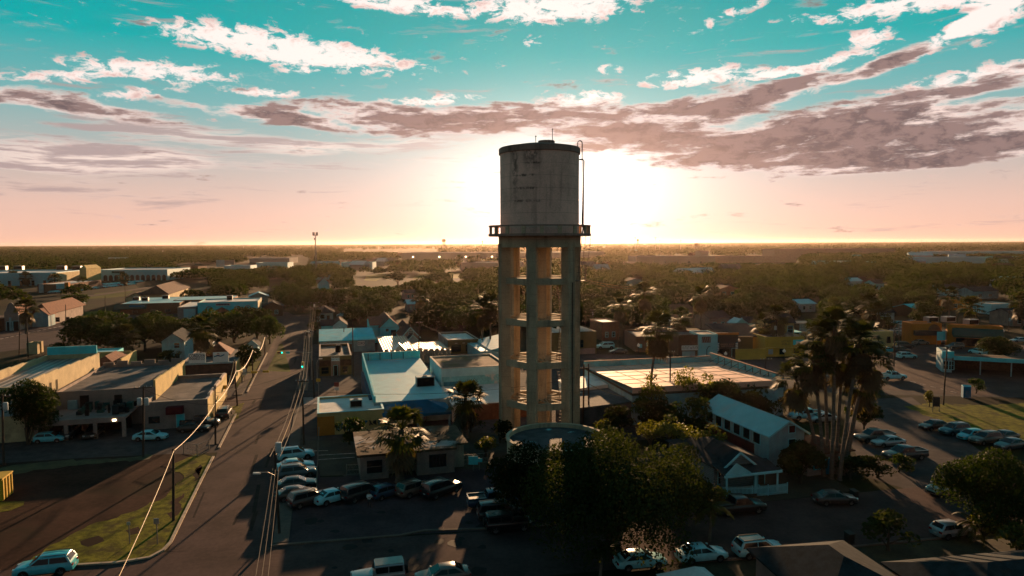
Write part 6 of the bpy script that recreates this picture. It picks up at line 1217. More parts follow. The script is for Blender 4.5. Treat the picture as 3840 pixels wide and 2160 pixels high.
# slim telecom mast
g = G(1186, 1040); t_ = thing('telecom_mast', 'slim tall steel mast with antennas on top, left of the tower', 'mast', tuple(g)); zt = tp(1186, 880, g[1])
MB().tube([(0, 0, 0), (0, 0, zt * .6), (0, 0, zt)], [.75, .55, .34], 10).build('post', M_steel, t_, True); b = MB(); b.lathe([(.3, zt - .4), (2.0, zt - .4), (2.0, zt - .15), (.3, zt - .15)], 12); b.build('platform', M_trimc, t_)
for k in range(9): a = 2 * PI * k / 9; o = MB().box(-.28, -.18, -1.5, .28, .18, 1.5).build('antenna', M_trimc, t_); o.location = (2.0 * math.cos(a), 2.0 * math.sin(a), zt + .6); o.rotation_euler = (0, 0, a)
o = MB().box(-.35, -.2, -.7, .35, .2, .7).build('antenna', M_trimc, t_); o.location = (-.7, -.4, zt * .9)
# traffic signals
def signal_head(t_, loc, rz, horiz=False, lit=True):
    b = MB(); (b.box(-.62, -.16, -.22, .62, .16, .22) if horiz else b.box(-.22, -.16, -.62, .22, .16, .62)); o = b.build('signal_head', M_yel, t_); o.location = loc; o.rotation_euler = (0, 0, rz)
    b = MB(); (b.box(-.56, -.19, -.17, .56, -.161, .17) if horiz else b.box(-.17, -.19, -.56, .17, -.161, .56)); b.build('face_plate', M_trimc, o)
    for k in range(3):
        q = (k - 1) * .38; b = MB(); b.lathe([(.001, 0), (.13, 0), (.13, .05), (.001, .07)], 14); c_ = b.build('lamp', M_grn if lit and k == (2 if horiz else 0) else M_tail, o); c_.location = (q, -.195, 0) if horiz else (0, -.195, q); c_.rotation_euler = (PI / 2, 0, 0)
def mast(base, ztop, arm, label, heads, signs=()):
    g = G(*base); t_ = thing('traffic_signal', label, 'traffic light', tuple(g), 0, 'traffic lights'); A = Vector(arm)
    MB().tube([(0, 0, 0), (0, 0, ztop)], [.16, .12], 10).build('post', M_steel, t_, True); MB().tube([(0, 0, ztop - .3), A * .5 + Vector((0, 0, ztop - .1)), A + Vector((0, 0, ztop))], [.10, .08, .06], 8).build('mast_arm', M_steel, t_, True)
    for f, h, rz in heads: signal_head(t_, tuple(A * f + Vector((0, -.25, ztop - .15))), rz, h)
    for f, w in signs: o = MB().box(-w / 2, -.03, -.22, w / 2, .03, .22).build('street_name_sign', P['teal'], t_); o.location = tuple(A * f + Vector((0, -.15, ztop - .2)))
    return t_
g = G(1170, 1424); e = ray(1052, 1322); mast((1170, 1424), tp(1052, 1318, g[1]), (e[0] / e[1] * g[1] - g[0], -.2, 0), 'traffic light mast reaching over the street from the right with a green lamp', ((.98, True, 0),), ((.75, .8),))
g = G(908, 1436); e = ray(992, 1397); mast((908, 1436), tp(992, 1394, g[1]), (e[0] / e[1] * g[1] - g[0], 1.5, 0), 'traffic light mast reaching over the street from the left, seen from behind', ((.5, True, PI), (.97, True, PI)))
g = G(1140, 1432); t_ = thing('traffic_signal', 'upright traffic light with a green lamp on the right side of the street', 'traffic light', tuple(g), 0, 'traffic lights'); zt = tp(1137, 1356, g[1]); MB().tube([(0, 0, 0), (0, 0, zt)], .1, 8).build('post', M_steel, t_, True); signal_head(t_, (-.1, -.3, zt - .6), 0, False)
# small things
def sign_post(base, h, w, hh, m_, label, legs=1, rz=0, name='road_sign', cat='sign'):
    g = G(*base); t_ = thing(name, label, cat, tuple(g), rz)
    for k in range(legs): x = 0 if legs == 1 else (-w / 2 + .05 if k == 0 else w / 2 - .05); MB().box(x - .04, .0, 0, x + .04, .08, h).build('post', M_steel, t_)
    MB().box(-w / 2, -.05, h - hh, w / 2, -.002, h).build('sign_plate', m_, t_); return t_
sign_post((486, 2040), 2.2, .35, .3, P['metal'], 'small grey sign on a thin post, left one on the grass verge'); sign_post((590, 2042), 2.6, .5, .55, P['metal'], 'grey sign on a thin post, right one on the grass verge'); sign_post((3510, 1545), 2.6, 1.2, 1.7, P['ink'], 'dark two-legged sign board on the edge of the grass field', 2)
sign_post((848, 1505), 3.0, .9, .7, M_yel, 'yellow diamond sign by the crosswalk'); sign_post((1195, 1490), 3.6, .8, .6, M_yel, 'yellow sign at the right corner of the crossing'); t_ = sign_post((1263, 1480), 2.4, .9, .8, P['inkr'], 'red sign with a white plate below, on the corner lot by the graffiti building'); MB().box(-.4, -.05, .9, .4, -.002, 1.4).build('lower_plate', P['sign'], t_)
sign_post((918, 1428), 2.6, .8, 1.4, P['sign'], 'white notice board at the street corner near the round dark tree'); sign_post((3527, 1298), 4.0, 2.2, 2.4, P['teal'], 'pale blue rectangular road sign beside the leaning pole', 2); sign_post((1775, 1765), 1.9, 1.2, 1.1, P['teal'], 'square pale blue notice on the chain fence'); sign_post((1797, 1764), 1.6, .8, .5, P['teal'], 'narrow pale blue notice beside the square one on the chain fence')
g = G(862, 1012); t_ = thing('billboard', 'far billboard with a brown panel and three lamps under it', 'billboard', tuple(g)); zt = tp(862, 976, g[1]); w = 36 * g[1] / F_PX
for x in (-w * .3, w * .3): MB().box(x - .3, 0, 0, x + .3, .6, zt).build('post', M_steel, t_)
MB().box(-w / 2, -.6, zt - 7, w / 2, -.02, zt).build('panel', P['pink'], t_)
for x in (-w * .3, 0, w * .3): MB().box(x - .5, -2.4, zt - 8.6, x + .5, -1.4, zt - 7.9).build('lamp', M_globe, t_)
sign_post((1019, 1048), 9.5, 8, 5, P['cap'], 'large sunlit blank sign among the trees left of the mast', 2); sign_post((827, 1006), 10, 10, 8, P['dim'], 'white corner sign on the far red-brown store', 2)
def lamp_post(base, top, label, group='globe street lamps'):
    g = G(*base); z = tp(top[0], top[1], g[1]); t_ = thing('street_lamp', label, 'street lamp', tuple(g), 0, group); MB().tube([(0, 0, 0), (0, 0, z - .6)], [.09, .06], 8).build('post', M_trimc, t_, True); b = MB(); b.lathe([(.12, -.35), (.36, -.2), (.4, .0), (.3, .25), (.12, .36), (.16, .42), (.02, .6)], 14); o = b.build('globe', M_globe, t_, True); o.location = (0, 0, z - .3)
for b0, t0, lb in (((2770, 1336), (2769, 1272), 'globe lamp at the right corner of the barber shop'), ((2721, 1352), (2721, 1322), 'globe lamp in front of the barber shop, above the parapet'), ((2940, 1352), (2940, 1312), 'globe lamp in front of the yellow shop'), ((2394, 1330), (2394, 1291), 'globe lamp near the brick workshop'), ((3759, 1300), (3758, 1237), 'globe lamp at the right end of the green awning'), ((2634, 1334), (2634, 1294), 'globe lamp in front of the white panel shop'), ((3684, 1316), (3684, 1280), 'globe lamp by the round tree at the service station'), ((2108, 1300), (2111, 1160), 'tall globe lamp seen between the tower columns'), ((318, 1180), (318, 1133), 'globe lamp by the lawn of the side street'), ((137, 1212), (136, 1158), 'globe lamp before the red roof house')): lamp_post(b0, t0, lb)
# curved street lamps
def arm_lamp(base, top, sx, label):
    g = G(*base); z = tp(top[0], top[1], g[1]); t_ = thing('street_lamp', label, 'street lamp', tuple(g), 0, 'curved street lamps'); MB().tube([(0, 0, 0), (0, 0, z - .8), (sx * .25, 0, z - .25), (sx * .8, 0, z)], [.11, .08, .06, .05], 8).build('post', M_steel, t_, True); MB().box(sx * .8 - .35, -.12, z - .08, sx * .8 + .35, .12, z + .07).build('lamp_head', M_globe, t_)
arm_lamp((805, 1440), (806, 1328), 1, 'curved street lamp in front of the brown shingled shop'); arm_lamp((1190, 1440), (1189, 1345), 1, 'curved street lamp at the left of the arched salon'); arm_lamp((1172, 1400), (1168, 1243), -1, 'sunlit leaning lamp beside the turquoise shop')
# portable toilet, bins, skip, fences
g = G(3622, 1490); t_ = thing('portable_toilet', 'blue portable toilet standing beside a dry shrub', 'portable toilet', tuple(g), -.3); M_blue = mat('blue plastic', (.006, .12, .22), .5, .1, 1, .3)
MB().box(-.62, -.62, 0, .62, .62, 2.1).build('cabin', M_blue, t_); b = MB(); b.add([(-.66, -.66, 2.102), (.66, -.66, 2.102), (.66, .66, 2.102), (-.66, .66, 2.102), (-.66, 0, 2.35), (.66, 0, 2.35)], [(0, 1, 5, 4), (2, 3, 4, 5), (0, 4, 3), (1, 2, 5)]); b.build('roof', P['rooft'], t_); MB().box(-.45, -.66, .1, .45, -.622, 1.95).build('door', M_blue, t_)
for k in range(5): MB().box(-.02 - .3 + .15 * k, -.69, .2, .02 - .3 + .15 * k, -.662, 1.8).build('door_rib', M_blue, t_)
def bin_(base, label):
    g = G(*base); t_ = thing('wheelie_bin', label, 'bin', tuple(g), .3, 'black wheelie bins'); MB().prism([(-.3, -.35), (.3, -.35), (.3, .35), (-.3, .35)], .06, .95).build('body', M_trimc, t_); b = MB(); b.prism([(-.34, -.42), (.34, -.42), (.34, .4), (-.34, .4)], [.952, .952, 1.0, 1.0], [1.0, 1.0, 1.12, 1.12]); b.build('lid', M_trimc, t_)
    for x in (-.33, .33): o = MB().tube([(x - .04, .3, .13), (x + .04, .3, .13)], .13, 10).build('wheel', M_tyre, t_)
bin_((3184, 2036), 'black wheelie bin at the kerb right of the white suv'); bin_((3202, 1872), 'black wheelie bin on the far side of the street right of the dark sedan')
g = G(-10, 1872); t_ = thing('yellow_skip', 'sunlit yellow metal skip cut off by the left edge', 'skip', tuple(g), GRID)
b = MB(); b.prism([(-5, -1.2), (1.0, -1.2), (1.0, 1.4), (-5, 1.4)], .15, 2.6); b.build('body', M_yel, t_)
for k in range(4): b = MB(); b.box(1.002, -1.1 + .75 * k, .2, 1.09, -.92 + .75 * k, 2.5); b.build('rib', M_yel, t_)
MB().box(-5.05, -1.3, 2.602, 1.12, 1.5, 2.75).build('rim', M_yel, t_)
def fence_run(name, label, pts, h, kind, cat='fence'):
    P3 = [Vector(tuple(G(*p))) for p in pts]; o0 = P3[0]; t_ = thing(name, label, cat, tuple(o0)); Q_ = [p - o0 for p in P3]; b = MB(); tot = 0
    for i in range(len(Q_) - 1):
        a, c_ = Q_[i], Q_[i + 1]; L_ = (c_ - a).length; n = max(1, int(L_ / 2.6)); dv = (c_ - a).normalized()
        for k in range(n + (i == len(Q_) - 2)): p = a.lerp(c_, k / n); MB().box(p.x - .05, p.y - .05, 0, p.x + .05, p.y + .05, h + .1).build('fence_post', P['trim'] if kind == 'picket' else M_steel, t_)
        if kind == 'picket':
            m_ = int(L_ / .15)
            for k in range(m_): p = a.lerp(c_, (k + .5) / m_) + Vector((0, -.06, 0)); b.bar(p + Vector((0, 0, .06)), p + Vector((0, 0, h)), .09, .025)
            for z in (.3, h - .25): b.bar(a + Vector((0, -.03, z)), c_ + Vector((0, -.03, z)), .03, .08)
        else:
            for z in (.08, h * .5, h): b.bar(a + Vector((0, 0, z)), c_ + Vector((0, 0, z)), .045)
            m_ = int(L_ / .5)
            for k in range(m_): p = a.lerp(c_, k / m_); b.bar(p + Vector((0, 0, .08)), p + dv * .5 + Vector((0, 0, h)), .012); b.bar(p + Vector((0, 0, h)), p + dv * .5 + Vector((0, 0, .08)), .012)
    b.build('pickets' if kind == 'picket' else 'mesh_panel', P['trim'] if kind == 'picket' else M_steel, t_)
fence_run('picket_fence', 'white picket fence in front of the white porch house', ((2690, 1865), (2820, 1862), (2880, 1858), (2952, 1850)), 1.2, 'picket'); fence_run('chain_fence', 'low chain fence in front of the debris roof house', ((1300, 1782), (1450, 1774), (1600, 1758), (1830, 1734)), 1.3, 'chain'); fence_run('chain_fence', 'chain fence along the dirt lot below the garages', ((690, 1700), (740, 1712), (785, 1690)), 1.6, 'chain')
# junk on the garage terrace
b = MB(); rj = random.Random(4); ax, ay = AX(LD.rz)
for k in range(46):
    x, y = rj.uniform(LD.w * .30, LD.w * .78), rj.uniform(-6.8, -.6); s_ = rj.uniform(.25, .9); b.add(*(lambda q: (q.v, q.f))(MB().box(x, y, 3.11 + rj.uniform(0, .5), x + s_, y + s_ * rj.uniform(.4, 1.2), 3.5 + rj.uniform(.2, 1.2))), k % 3)
o = b.build('terrace_junk', [P['dark'], P['shin'], P['green']], LD.root); o['kind'] = 'stuff'
# person
def person(base, label):
    g = G(*base); t_ = thing('person', label, 'person', tuple(g), R(8)); H_ = 1.76
    sk = bpy.data.meshes.new('body'); V = [(0, 0, .95), (0, 0, 1.12), (0, 0, 1.36), (0, .01, 1.50), (0, -.01, 1.58), (0, -.01, 1.69), (.10, 0, .90), (.11, -.01, .50), (.12, .02, .09), (.12, -.13, .04), (-.10, 0, .90), (-.11, .0, .50), (-.12, .02, .09), (-.12, -.13, .04),
         (.19, .0, 1.42), (.26, .03, 1.16), (.10, -.20, 1.14), (-.06, -.23, 1.17), (-.19, .0, 1.42), (-.26, .03, 1.16), (-.10, -.18, 1.18), (.06, -.22, 1.20)]
    E_ = [(0, 1), (1, 2), (2, 3), (3, 4), (4, 5), (0, 6), (6, 7), (7, 8), (8, 9), (0, 10), (10, 11), (11, 12), (12, 13), (2, 14), (14, 15), (15, 16), (16, 17), (2, 18), (18, 19), (19, 20), (20, 21)]
    Rd = [.15, .15, .17, .065, .085, .085, .10, .075, .05, .045, .10, .075, .05, .045, .075, .055, .042, .035, .075, .055, .042, .035]
    sk.from_pydata(V, E_, []); o = bpy.data.objects.new('body', sk); COL.objects.link(o); bpy.context.view_layer.objects.active = o
    m_ = o.modifiers.new('skin', 'SKIN'); sv = sk.skin_vertices[0].data if sk.skin_vertices else None
    if sv is None:
        bpy.ops.object.select_all(action='DESELECT'); o.select_set(True); bpy.ops.mesh.customdata_skin_add(); sv = sk.skin_vertices[0].data
    for i, r in enumerate(Rd): sv[i].radius = (r * (1.15 if i in (1, 2, 0) else 1), r * (.8 if i in (0, 1, 2) else 1))
    sv[0].use_root = True; s_ = o.modifiers.new('sub', 'SUBSURF'); s_.levels = s_.render_levels = 1
    dg = bpy.context.evaluated_depsgraph_get(); me = bpy.data.meshes.new_from_object(o.evaluated_get(dg)); bpy.data.objects.remove(o)
    me.materials.clear()
    for q in (mat('skin tone', (.22, .12, .08), .6, .1, 3), mat('white shirt', (.55, .58, .58), .9, .08, 3), mat('dark trousers', (.02, .018, .022), .9, .1, 3), M_trimc): me.materials.append(q)
    for p in me.polygons:
        z = p.center.z; far_arm = abs(p.center.x) < .16 and p.center.y < -.165 and z > 1.05
        p.material_index = 3 if z < .10 else 2 if z < .97 else 0 if (z > 1.47 or far_arm) else 1; p.use_smooth = True
    b_ = bpy.data.objects.new('body', me); link(b_, t_)
    b = MB(); n = 10
    b.lathe([(.085, 1.66), (.098, 1.70), (.092, 1.75), (.06, 1.79), (.001, 1.80)], 14, (0, .012)); b.build('hair', P['ink'], t_, True)
    for x in (-.033, .033): o = MB().box(x - .012, -.098, 1.672, x + .012, -.088, 1.682).build('eye', P['ink'], t_)
    MB().bar((0, -.094, 1.665), (0, -.108, 1.635), .022, .02).build('nose', MATS['skin tone'], t_)
    for sx, q in ((1, -.06), (-1, .06)):                      # fingers resting on the opposite arm
        for k in range(4): MB().tube([(q + sx * -.01, -.235, 1.155 + .018 * k + (.03 if sx < 0 else 0)), (q - sx * .05, -.225, 1.155 + .018 * k + (.03 if sx < 0 else 0)), (q - sx * .085, -.2, 1.155 + .018 * k + (.03 if sx < 0 else 0))], [.009, .008, .007], 5).build('finger', MATS['skin tone'], t_)
person((1385, 1903), 'person in a white top and dark trousers standing with folded arms in the parking lot')
# horizon things
def water_ball(px, topy, Y, w, label):
    d = ray(px, topy); zt = CAM_H + d[2] * Y / d[1]; x = d[0] / d[1] * Y; t_ = thing('distant_water_tower', label, 'water tower', (x, Y, 0), 0, 'water towers on the horizon'); rr = w * Y / F_PX / 2
    b = MB(); b.lathe([(.01, zt - rr * 1.7), (rr * .7, zt - rr * 1.5), (rr, zt - rr * 1.0), (rr, zt - rr * .6), (rr * .75, zt - rr * .15), (.01, zt)], 20); b.build('tank', P['olive'], t_, True)
    for k in range(6): a = 2 * PI * k / 6; MB().tube([(rr * .85 * math.cos(a), rr * .85 * math.sin(a), 0), (rr * .75 * math.cos(a), rr * .75 * math.sin(a), zt - rr * 1.2)], .5, 6).build('leg', M_steel, t_)
    MB().tube([(0, 0, 0), (0, 0, zt - rr * 1.5)], .9, 8).build('riser', M_steel, t_)
water_ball(1664, 896, 2900, 15, 'water tower with a round tank on the horizon left of the tower'); water_ball(1809, 903, 3800, 6, 'tiny faint water tower on the horizon beside the balcony'); water_ball(2392, 897, 3600, 9, 'faint water tank on the horizon between the floodlight masts'); water_ball(2612, 911, 2000, 16, 'dark round water tank just under the horizon right of the tower')
for px, topy, lb in ((2382, 891, 'first floodlight mast right of the tower on the horizon'), (2458, 891, 'second floodlight mast right of the tower on the horizon'), (2474, 902, 'low floodlight mast beside the second one'), (2553, 902, 'rightmost floodlight mast on the horizon')):
    d = ray(px, topy); Y = 1900; z = CAM_H + d[2] * Y / d[1]; t_ = thing('floodlight_mast', lb, 'floodlight', (d[0] / d[1] * Y, Y, 0), 0, 'floodlight masts on the horizon'); MB().tube([(0, 0, 0), (0, 0, z)], [.8, .5], 6).build('post', M_steel, t_); MB().box(-2.6, -.4, z - .6, 2.6, .4, z + .6).build('lamp_bank', M_steel, t_)
for i, px in enumerate((85, 160, 290, 415, 480, 580, 912, 1030, 1418, 1482, 2675, 2760, 2855, 2895, 3037, 3057, 3110, 3182, 3251, 3455, 3525, 3745, 3805)):
    d = ray(px, (880 if px == 3037 else 894 + (i * 7) % 13) + (6 if px < 1000 else 0)); Y = 3400; z = min(58, CAM_H + d[2] * Y / d[1]); o = MB().tube([(0, 0, 0), (0, 0, z)], [.7, .35], 5).build('radio_mast', M_steel); o.location = (d[0] / d[1] * Y, Y, 0); tag(o, 'faint thin mast standing on the far horizon', 'mast', 'thin masts on the horizon')
# ------------------------------------------------------------------ trees
def leafmat(name, col, trans=.35, rough=.6, spec=.12, var=.35, ns=.9):
    m_ = bpy.data.materials.new(name); m_.use_nodes = True
    t = NT(m_.node_tree); b = t.n['Principled BSDF']; out = t.n['Material Output']
    oi = t.new('ShaderNodeObjectInfo').outputs['Random']; o = t.new('ShaderNodeTexCoord').outputs['Object']
    n = t.noise(o, ns, 3, .6); f = t.m('ADD', t.m('MULTIPLY', n, .75), t.m('MULTIPLY', oi, .35))
    c_ = t.mix(t.step(f, .3, .85), tuple(x * (1 - var) for x in col), tuple(x * (1 + var * 1.3) for x in col))
    t.l.new(c_, b.inputs['Base Color']); b.inputs['Roughness'].default_value = rough; b.inputs['Specular IOR Level'].default_value = spec
    tr = t.new('ShaderNodeBsdfTranslucent'); t.l.new(t.mix(1.0, c_, (1.6, 1.7, .35), 'MULTIPLY'), tr.inputs[0])
    mx = t.new('ShaderNodeMixShader'); mx.inputs[0].default_value = trans
    t.l.new(b.outputs[0], mx.inputs[1]); t.l.new(tr.outputs[0], mx.inputs[2]); t.l.new(mx.outputs[0], out.inputs[0])
    MATS[name] = m_; return m_
M_leaf = leafmat('broad leaves', (.024, .036, .006), .30, .7, .05); M_leafd = leafmat('dark oak leaves', (.024, .029, .009), .22, .8, .02); M_leafy = leafmat('young leaves', (.085, .078, .014), .40)
M_palm = leafmat('palm leaves', (.036, .038, .009), .28, .6, .05); M_dead = leafmat('dead palm fronds', (.085, .058, .032), .2, .7, .2)
M_bark = mat('tree bark', (.060, .042, .030), .95, .3, 2, .1, stretch=(1, 1, .3)); M_pbark = mat('palm bark', (.115, .085, .068), .95, .25, 2.5, .1, stretch=(.4, .4, 2))

def leaves(C, Nrm, size, rg):
    """quads at points C with rough normals Nrm"""
    n = len(C); nn = Nrm + rg.normal(0, .75, (n, 3)); nn /= np.linalg.norm(nn, axis=1)[:, None] + 1e-9
    a = np.cross(nn, rg.normal(0, 1, (n, 3))); a /= np.linalg.norm(a, axis=1)[:, None] + 1e-9; b = np.cross(nn, a)
    s = (size * rg.uniform(.55, 1.35, n))[:, None]; a, b = a * s, b * s * .62
    V = np.stack([C - a, C - b * .9, C + a, C + b * .9], 1).reshape(-1, 3); Q = np.arange(4 * n).reshape(-1, 4)
    return V, Q
def crown_points(rg, lobes, n, fill=.25):
    c, r = lobes; k = rg.choice(len(c), n, p=(r ** 2) / (r ** 2).sum())
    d = rg.normal(0, 1, (n, 3)); d /= np.linalg.norm(d, axis=1)[:, None]; d[:, 2] = np.where((d[:, 2] < -.35) & (rg.random(n) < .7), -d[:, 2], d[:, 2])
    rr = r[k] * np.where(rg.random(n) < fill, rg.uniform(.3, .8, n), rg.uniform(.80, 1.12, n))
    return c[k] + d * rr[:, None] * np.array([1, 1, .86]), d
def make_tree(seed, H, Rr, n, size, base=.30, nl=9, leaf=None, flat=1.0, limbs=6, zc=.46):
    """(crown mesh, trunk mesh) of a broad tree of height H and crown radius Rr"""
    rg = np.random.default_rng(seed); zb = H * base; hc = H - zb
    th = rg.uniform(0, 2 * PI, nl); q = np.sqrt(rg.uniform(.05, 1, nl)) * .66 * Rr; q[0] = 0
    z = zb + hc * (zc + .22 * flat * (1 - q / Rr) + rg.uniform(-.26, .16, nl)); r = np.minimum(rg.uniform(.30, .46, nl) * Rr * (1 if nl < 16 else .74), hc * .52)
    z[0] = H - r[0] * .9; z = np.minimum(z, H - r * .86)
    c = np.stack([q * np.cos(th), q * np.sin(th), z], 1)
    C, N = crown_points(rg, (c, r), n); V, Q = leaves(C, N, size, rg); me = npmesh('crown', V, Q, leaf or M_leaf)
    b = MB(); tr = max(.12, Rr * .055); lean = rg.uniform(-.05, .05, 2) * H
    top = Vector((lean[0], lean[1], zb + hc * .25)); b.tube([(0, 0, -.2), (0, 0, .15), (lean[0] * .5, lean[1] * .5, zb * .6), top], [tr * 1.5, tr * 1.1, tr * .85, tr * .6], 7)
    for i in range(min(limbs, nl)):
        s0 = Vector((0, 0, zb * .55)).lerp(top, rg.uniform(.1, .9)); e = Vector(c[i]); m_ = s0.lerp(e, .5) + Vector((0, 0, hc * .06))
        b.tube([s0, m_, e], [tr * .5, tr * .34, tr * .12], 5)
    o = b.build('trunk', M_bark, None, True); tm = o.data; bpy.data.objects.remove(o)
    return me, tm
def palm_crown(seed, nf=60, L=1.9, skirt=True, drop=1.0):
    """fan palm head around the origin: live fronds and, below, a skirt of dead ones"""
    rg = np.random.default_rng(seed); out = []
    for dead in ((False, True) if skirt else (False,)):
        V, F = [], []
        m0 = nf if not dead else int(nf * .8)
        for i in range(m0):
            azm = rg.uniform(0, 2 * PI)
            elv = rg.uniform(-.5, 1.35) if not dead else rg.uniform(-1.5, -1.0)
            pl = L * rg.uniform(.55, .8) if not dead else L * rg.uniform(.25, .5); fl = L * rg.uniform(.5, .72)
            d = np.array([math.cos(azm) * math.cos(elv), math.sin(azm) * math.cos(elv), math.sin(elv)])
            o0 = np.array([0, 0, 0.0]) if not dead else np.array([0, 0, -rg.uniform(.15, .95 * drop) * L * .8]) + .22 * np.array([math.cos(azm), math.sin(azm), 0])
            e = o0 + d * pl - np.array([0, 0, .12 * pl]); side = np.cross(d, [0, 0, 1]); side /= np.linalg.norm(side) + 1e-9; up = np.cross(side, d)
            w = .022 * L; k = len(V); V += [o0 - side * w, o0 + side * w, e + side * w * .6, e - side * w * .6]; F.append((k, k + 1, k + 2, k + 3))
            nb = 9
            for j in range(nb):
                a = (j / (nb - 1) - .5) * 2.5; bd = d * math.cos(a) + side * math.sin(a); tip = e + bd * fl * (1 - .15 * abs(a)) + up * .10 * fl * math.cos(a) - np.array([0, 0, (.28 if not dead else .1) * fl * rg.uniform(.6, 1.4)])
                mid = e + bd * fl * .5 + up * .07 * fl; wd = np.cross(bd, up); wd = wd / (np.linalg.norm(wd) + 1e-9) * fl * .085
                k = len(V); V += [e, mid + wd, tip, mid - wd]; F.append((k, k + 1, k + 2, k + 3))
        out.append(npmesh('dead_fronds' if dead else 'fronds', V, F, M_dead if dead else M_palm))
    return out
TREES = [make_tree(11 + i, 8, 5.2, 2600, .36, .06, 13 + i % 3) for i in range(5)] + [make_tree(31 + i, 8, 3.6, 1800, .30, .06, 11) for i in range(2)] + [make_tree(41 + i, 8, 5.0, 2600, .36, .06, 13, M_leafd) for i in range(2)]
AIRY = [make_tree(51, 8, 2.7, 800, .22, .32, 11, M_leafy, 1.0, 9), make_tree(52, 8, 3.2, 900, .22, .28, 12, M_leafy, 1.0, 9)]
BUSH = [make_tree(61, 3, 1.9, 800, .17, .05, 8, M_leaf), make_tree(62, 3, 1.7, 800, .17, .05, 8, M_leafy), make_tree(63, 3, 2.0, 900, .17, .05, 8, M_leafd)]
PALMS = [palm_crown(71), palm_crown(72, 40), palm_crown(73, 52, drop=1.3)]
NEAT = {}
def put_tree(meshes, pos, H, Rr, label, group=None, name='tree', cat='tree', rz=None, H0=8.0, R0=None):
    t_ = thing(name, label, cat, (pos[0], pos[1], 0), random.uniform(0, 6.28) if rz is None else rz, group)
    cm, tm = meshes
    if R0 is None:
        R0 = NEAT.get(cm.name) or float(max(abs(v.co.x) for v in cm.vertices)); NEAT[cm.name] = R0
    s = (Rr / R0, Rr / R0, H / H0)
    for m_, n in ((cm, 'crown'), (tm, 'trunk')):
        o = bpy.data.objects.new(n, m_); link(o, t_); o.scale = s
    return t_
def put_palm(base, crown, label, group='fan palms', var=0, size=1.0, r=.24, skirt=True, far=False):
    p0 = G(*base); Y = p0[1]; d = ray(*crown); k = Y / d[1]; p1 = np.array([d[0] * k, Y, CAM_H + d[2] * k])
    t_ = thing('fan_palm', label, 'palm tree', tuple(p0), 0, group); e = Vector(p1 - p0)
    b = MB(); bow = Vector((e.x * .25, .3, 0)); pts = [(0, 0, -.2), (0, 0, .25)] + [tuple(e * f_ - bow * math.sin(PI * f_) * .5) for f_ in (.3, .6, 1.0)]
    b.tube(pts, [r * 1.9, r * 1.35, r, r * .9, r * .8], 8); b.build('trunk', M_pbark, t_, True)
    for m_ in PALMS[var % 3][:2 if skirt else 1]:
        o = bpy.data.objects.new('skirt' if m_.name.startswith('dead') else 'crown', m_); link(o, t_); o.location = e; o.scale = (size,) * 3; o.rotation_euler = (0, 0, random.uniform(0, 6.28))
    return t_
# big oaks over the parking lot
def put_oak(seed, base, H, Rr, n, size, label, leaf=M_leafd, nl=16, bs=.02, name='oak_tree'):
    g = G(*base); ms = make_tree(seed, H, Rr, n, size, bs, nl, leaf, 1.1, 10, .42); return put_tree(ms, g, H, Rr, label, None, name, 'tree', 0, H, Rr)
put_oak(101, (2290, 2075), 11.2, 10.4, 40000, .15, 'very large dark oak filling the lower middle of the picture', nl=34)
put_oak(102, (1975, 1955), 8.4, 4.8, 15000, .145, 'dark oak in front of the round reservoir, beside the parking lot', nl=12)
put_oak(103, (2560, 1975), 8.6, 5.2, 13000, .145, 'dark oak at the right side of the very large oak, glinting in the sun', nl=12)
put_oak(104, (3730, 1985), 8.2, 6.6, 20000, .15, 'large spreading oak hiding parked cars at the right edge', M_leaf, nl=16)
put_oak(105, (3000, 1812), 5.2, 3.2, 5000, .2, 'round leafy tree in front of the blue roof house', nl=10)
put_oak(106, (112, 1668), 9.6, 4.6, 9000, .19, 'leafy tree in front of the yellow wall warehouse', M_leaf, nl=12)
put_oak(107, (2720, 1590), 7.2, 4.6, 6000, .24, 'dense dark tree between the big warehouse and the blue roof house', nl=12)
put_oak(108, (2820, 1600), 5.6, 3.2, 4000, .22, 'smaller dark tree right of the dense one behind the blue roof house', nl=9)
put_oak(109, (925, 1398), 6.4, 3.7, 4500, .24, 'round dark tree at the street corner by the finance shop', nl=9)
put_oak(110, (3742, 1362), 6.4, 5.0, 5000, .26, 'round tree in front of the turquoise service station roof', M_leaf, nl=10)
put_oak(111, (3240, 1612), 4.6, 3.2, 4000, .2, 'round dark shrub tree beside the dirt lane right of the palms', M_leaf, nl=9)
for i, (px, py, H, r, v, lb) in enumerate((
        (2440, 1592, 8.4, 2.6, 0, 'slim airy young tree in front of the glowing roof, left one of three'), (2575, 1575, 9.0, 3.2, 1, 'tall airy young tree in front of the glowing roof, middle one of three'), (2650, 1580, 8.0, 2.4, 0, 'airy young tree in front of the glowing roof, right one of three'),
        (2440, 1722, 5.4, 2.3, 1, 'yellow green tree just right of the round reservoir'), (2510, 1712, 5.8, 2.4, 0, 'second yellow green tree right of the round reservoir'), (2590, 1740, 5.2, 2.6, 1, 'third yellow green tree right of the round reservoir'), (2670, 1740, 5.4, 2.3, 0, 'yellow green tree nearest the porch house'))):
    put_tree(AIRY[v], G(px, py), H, r, lb, 'young trees right of the tower')
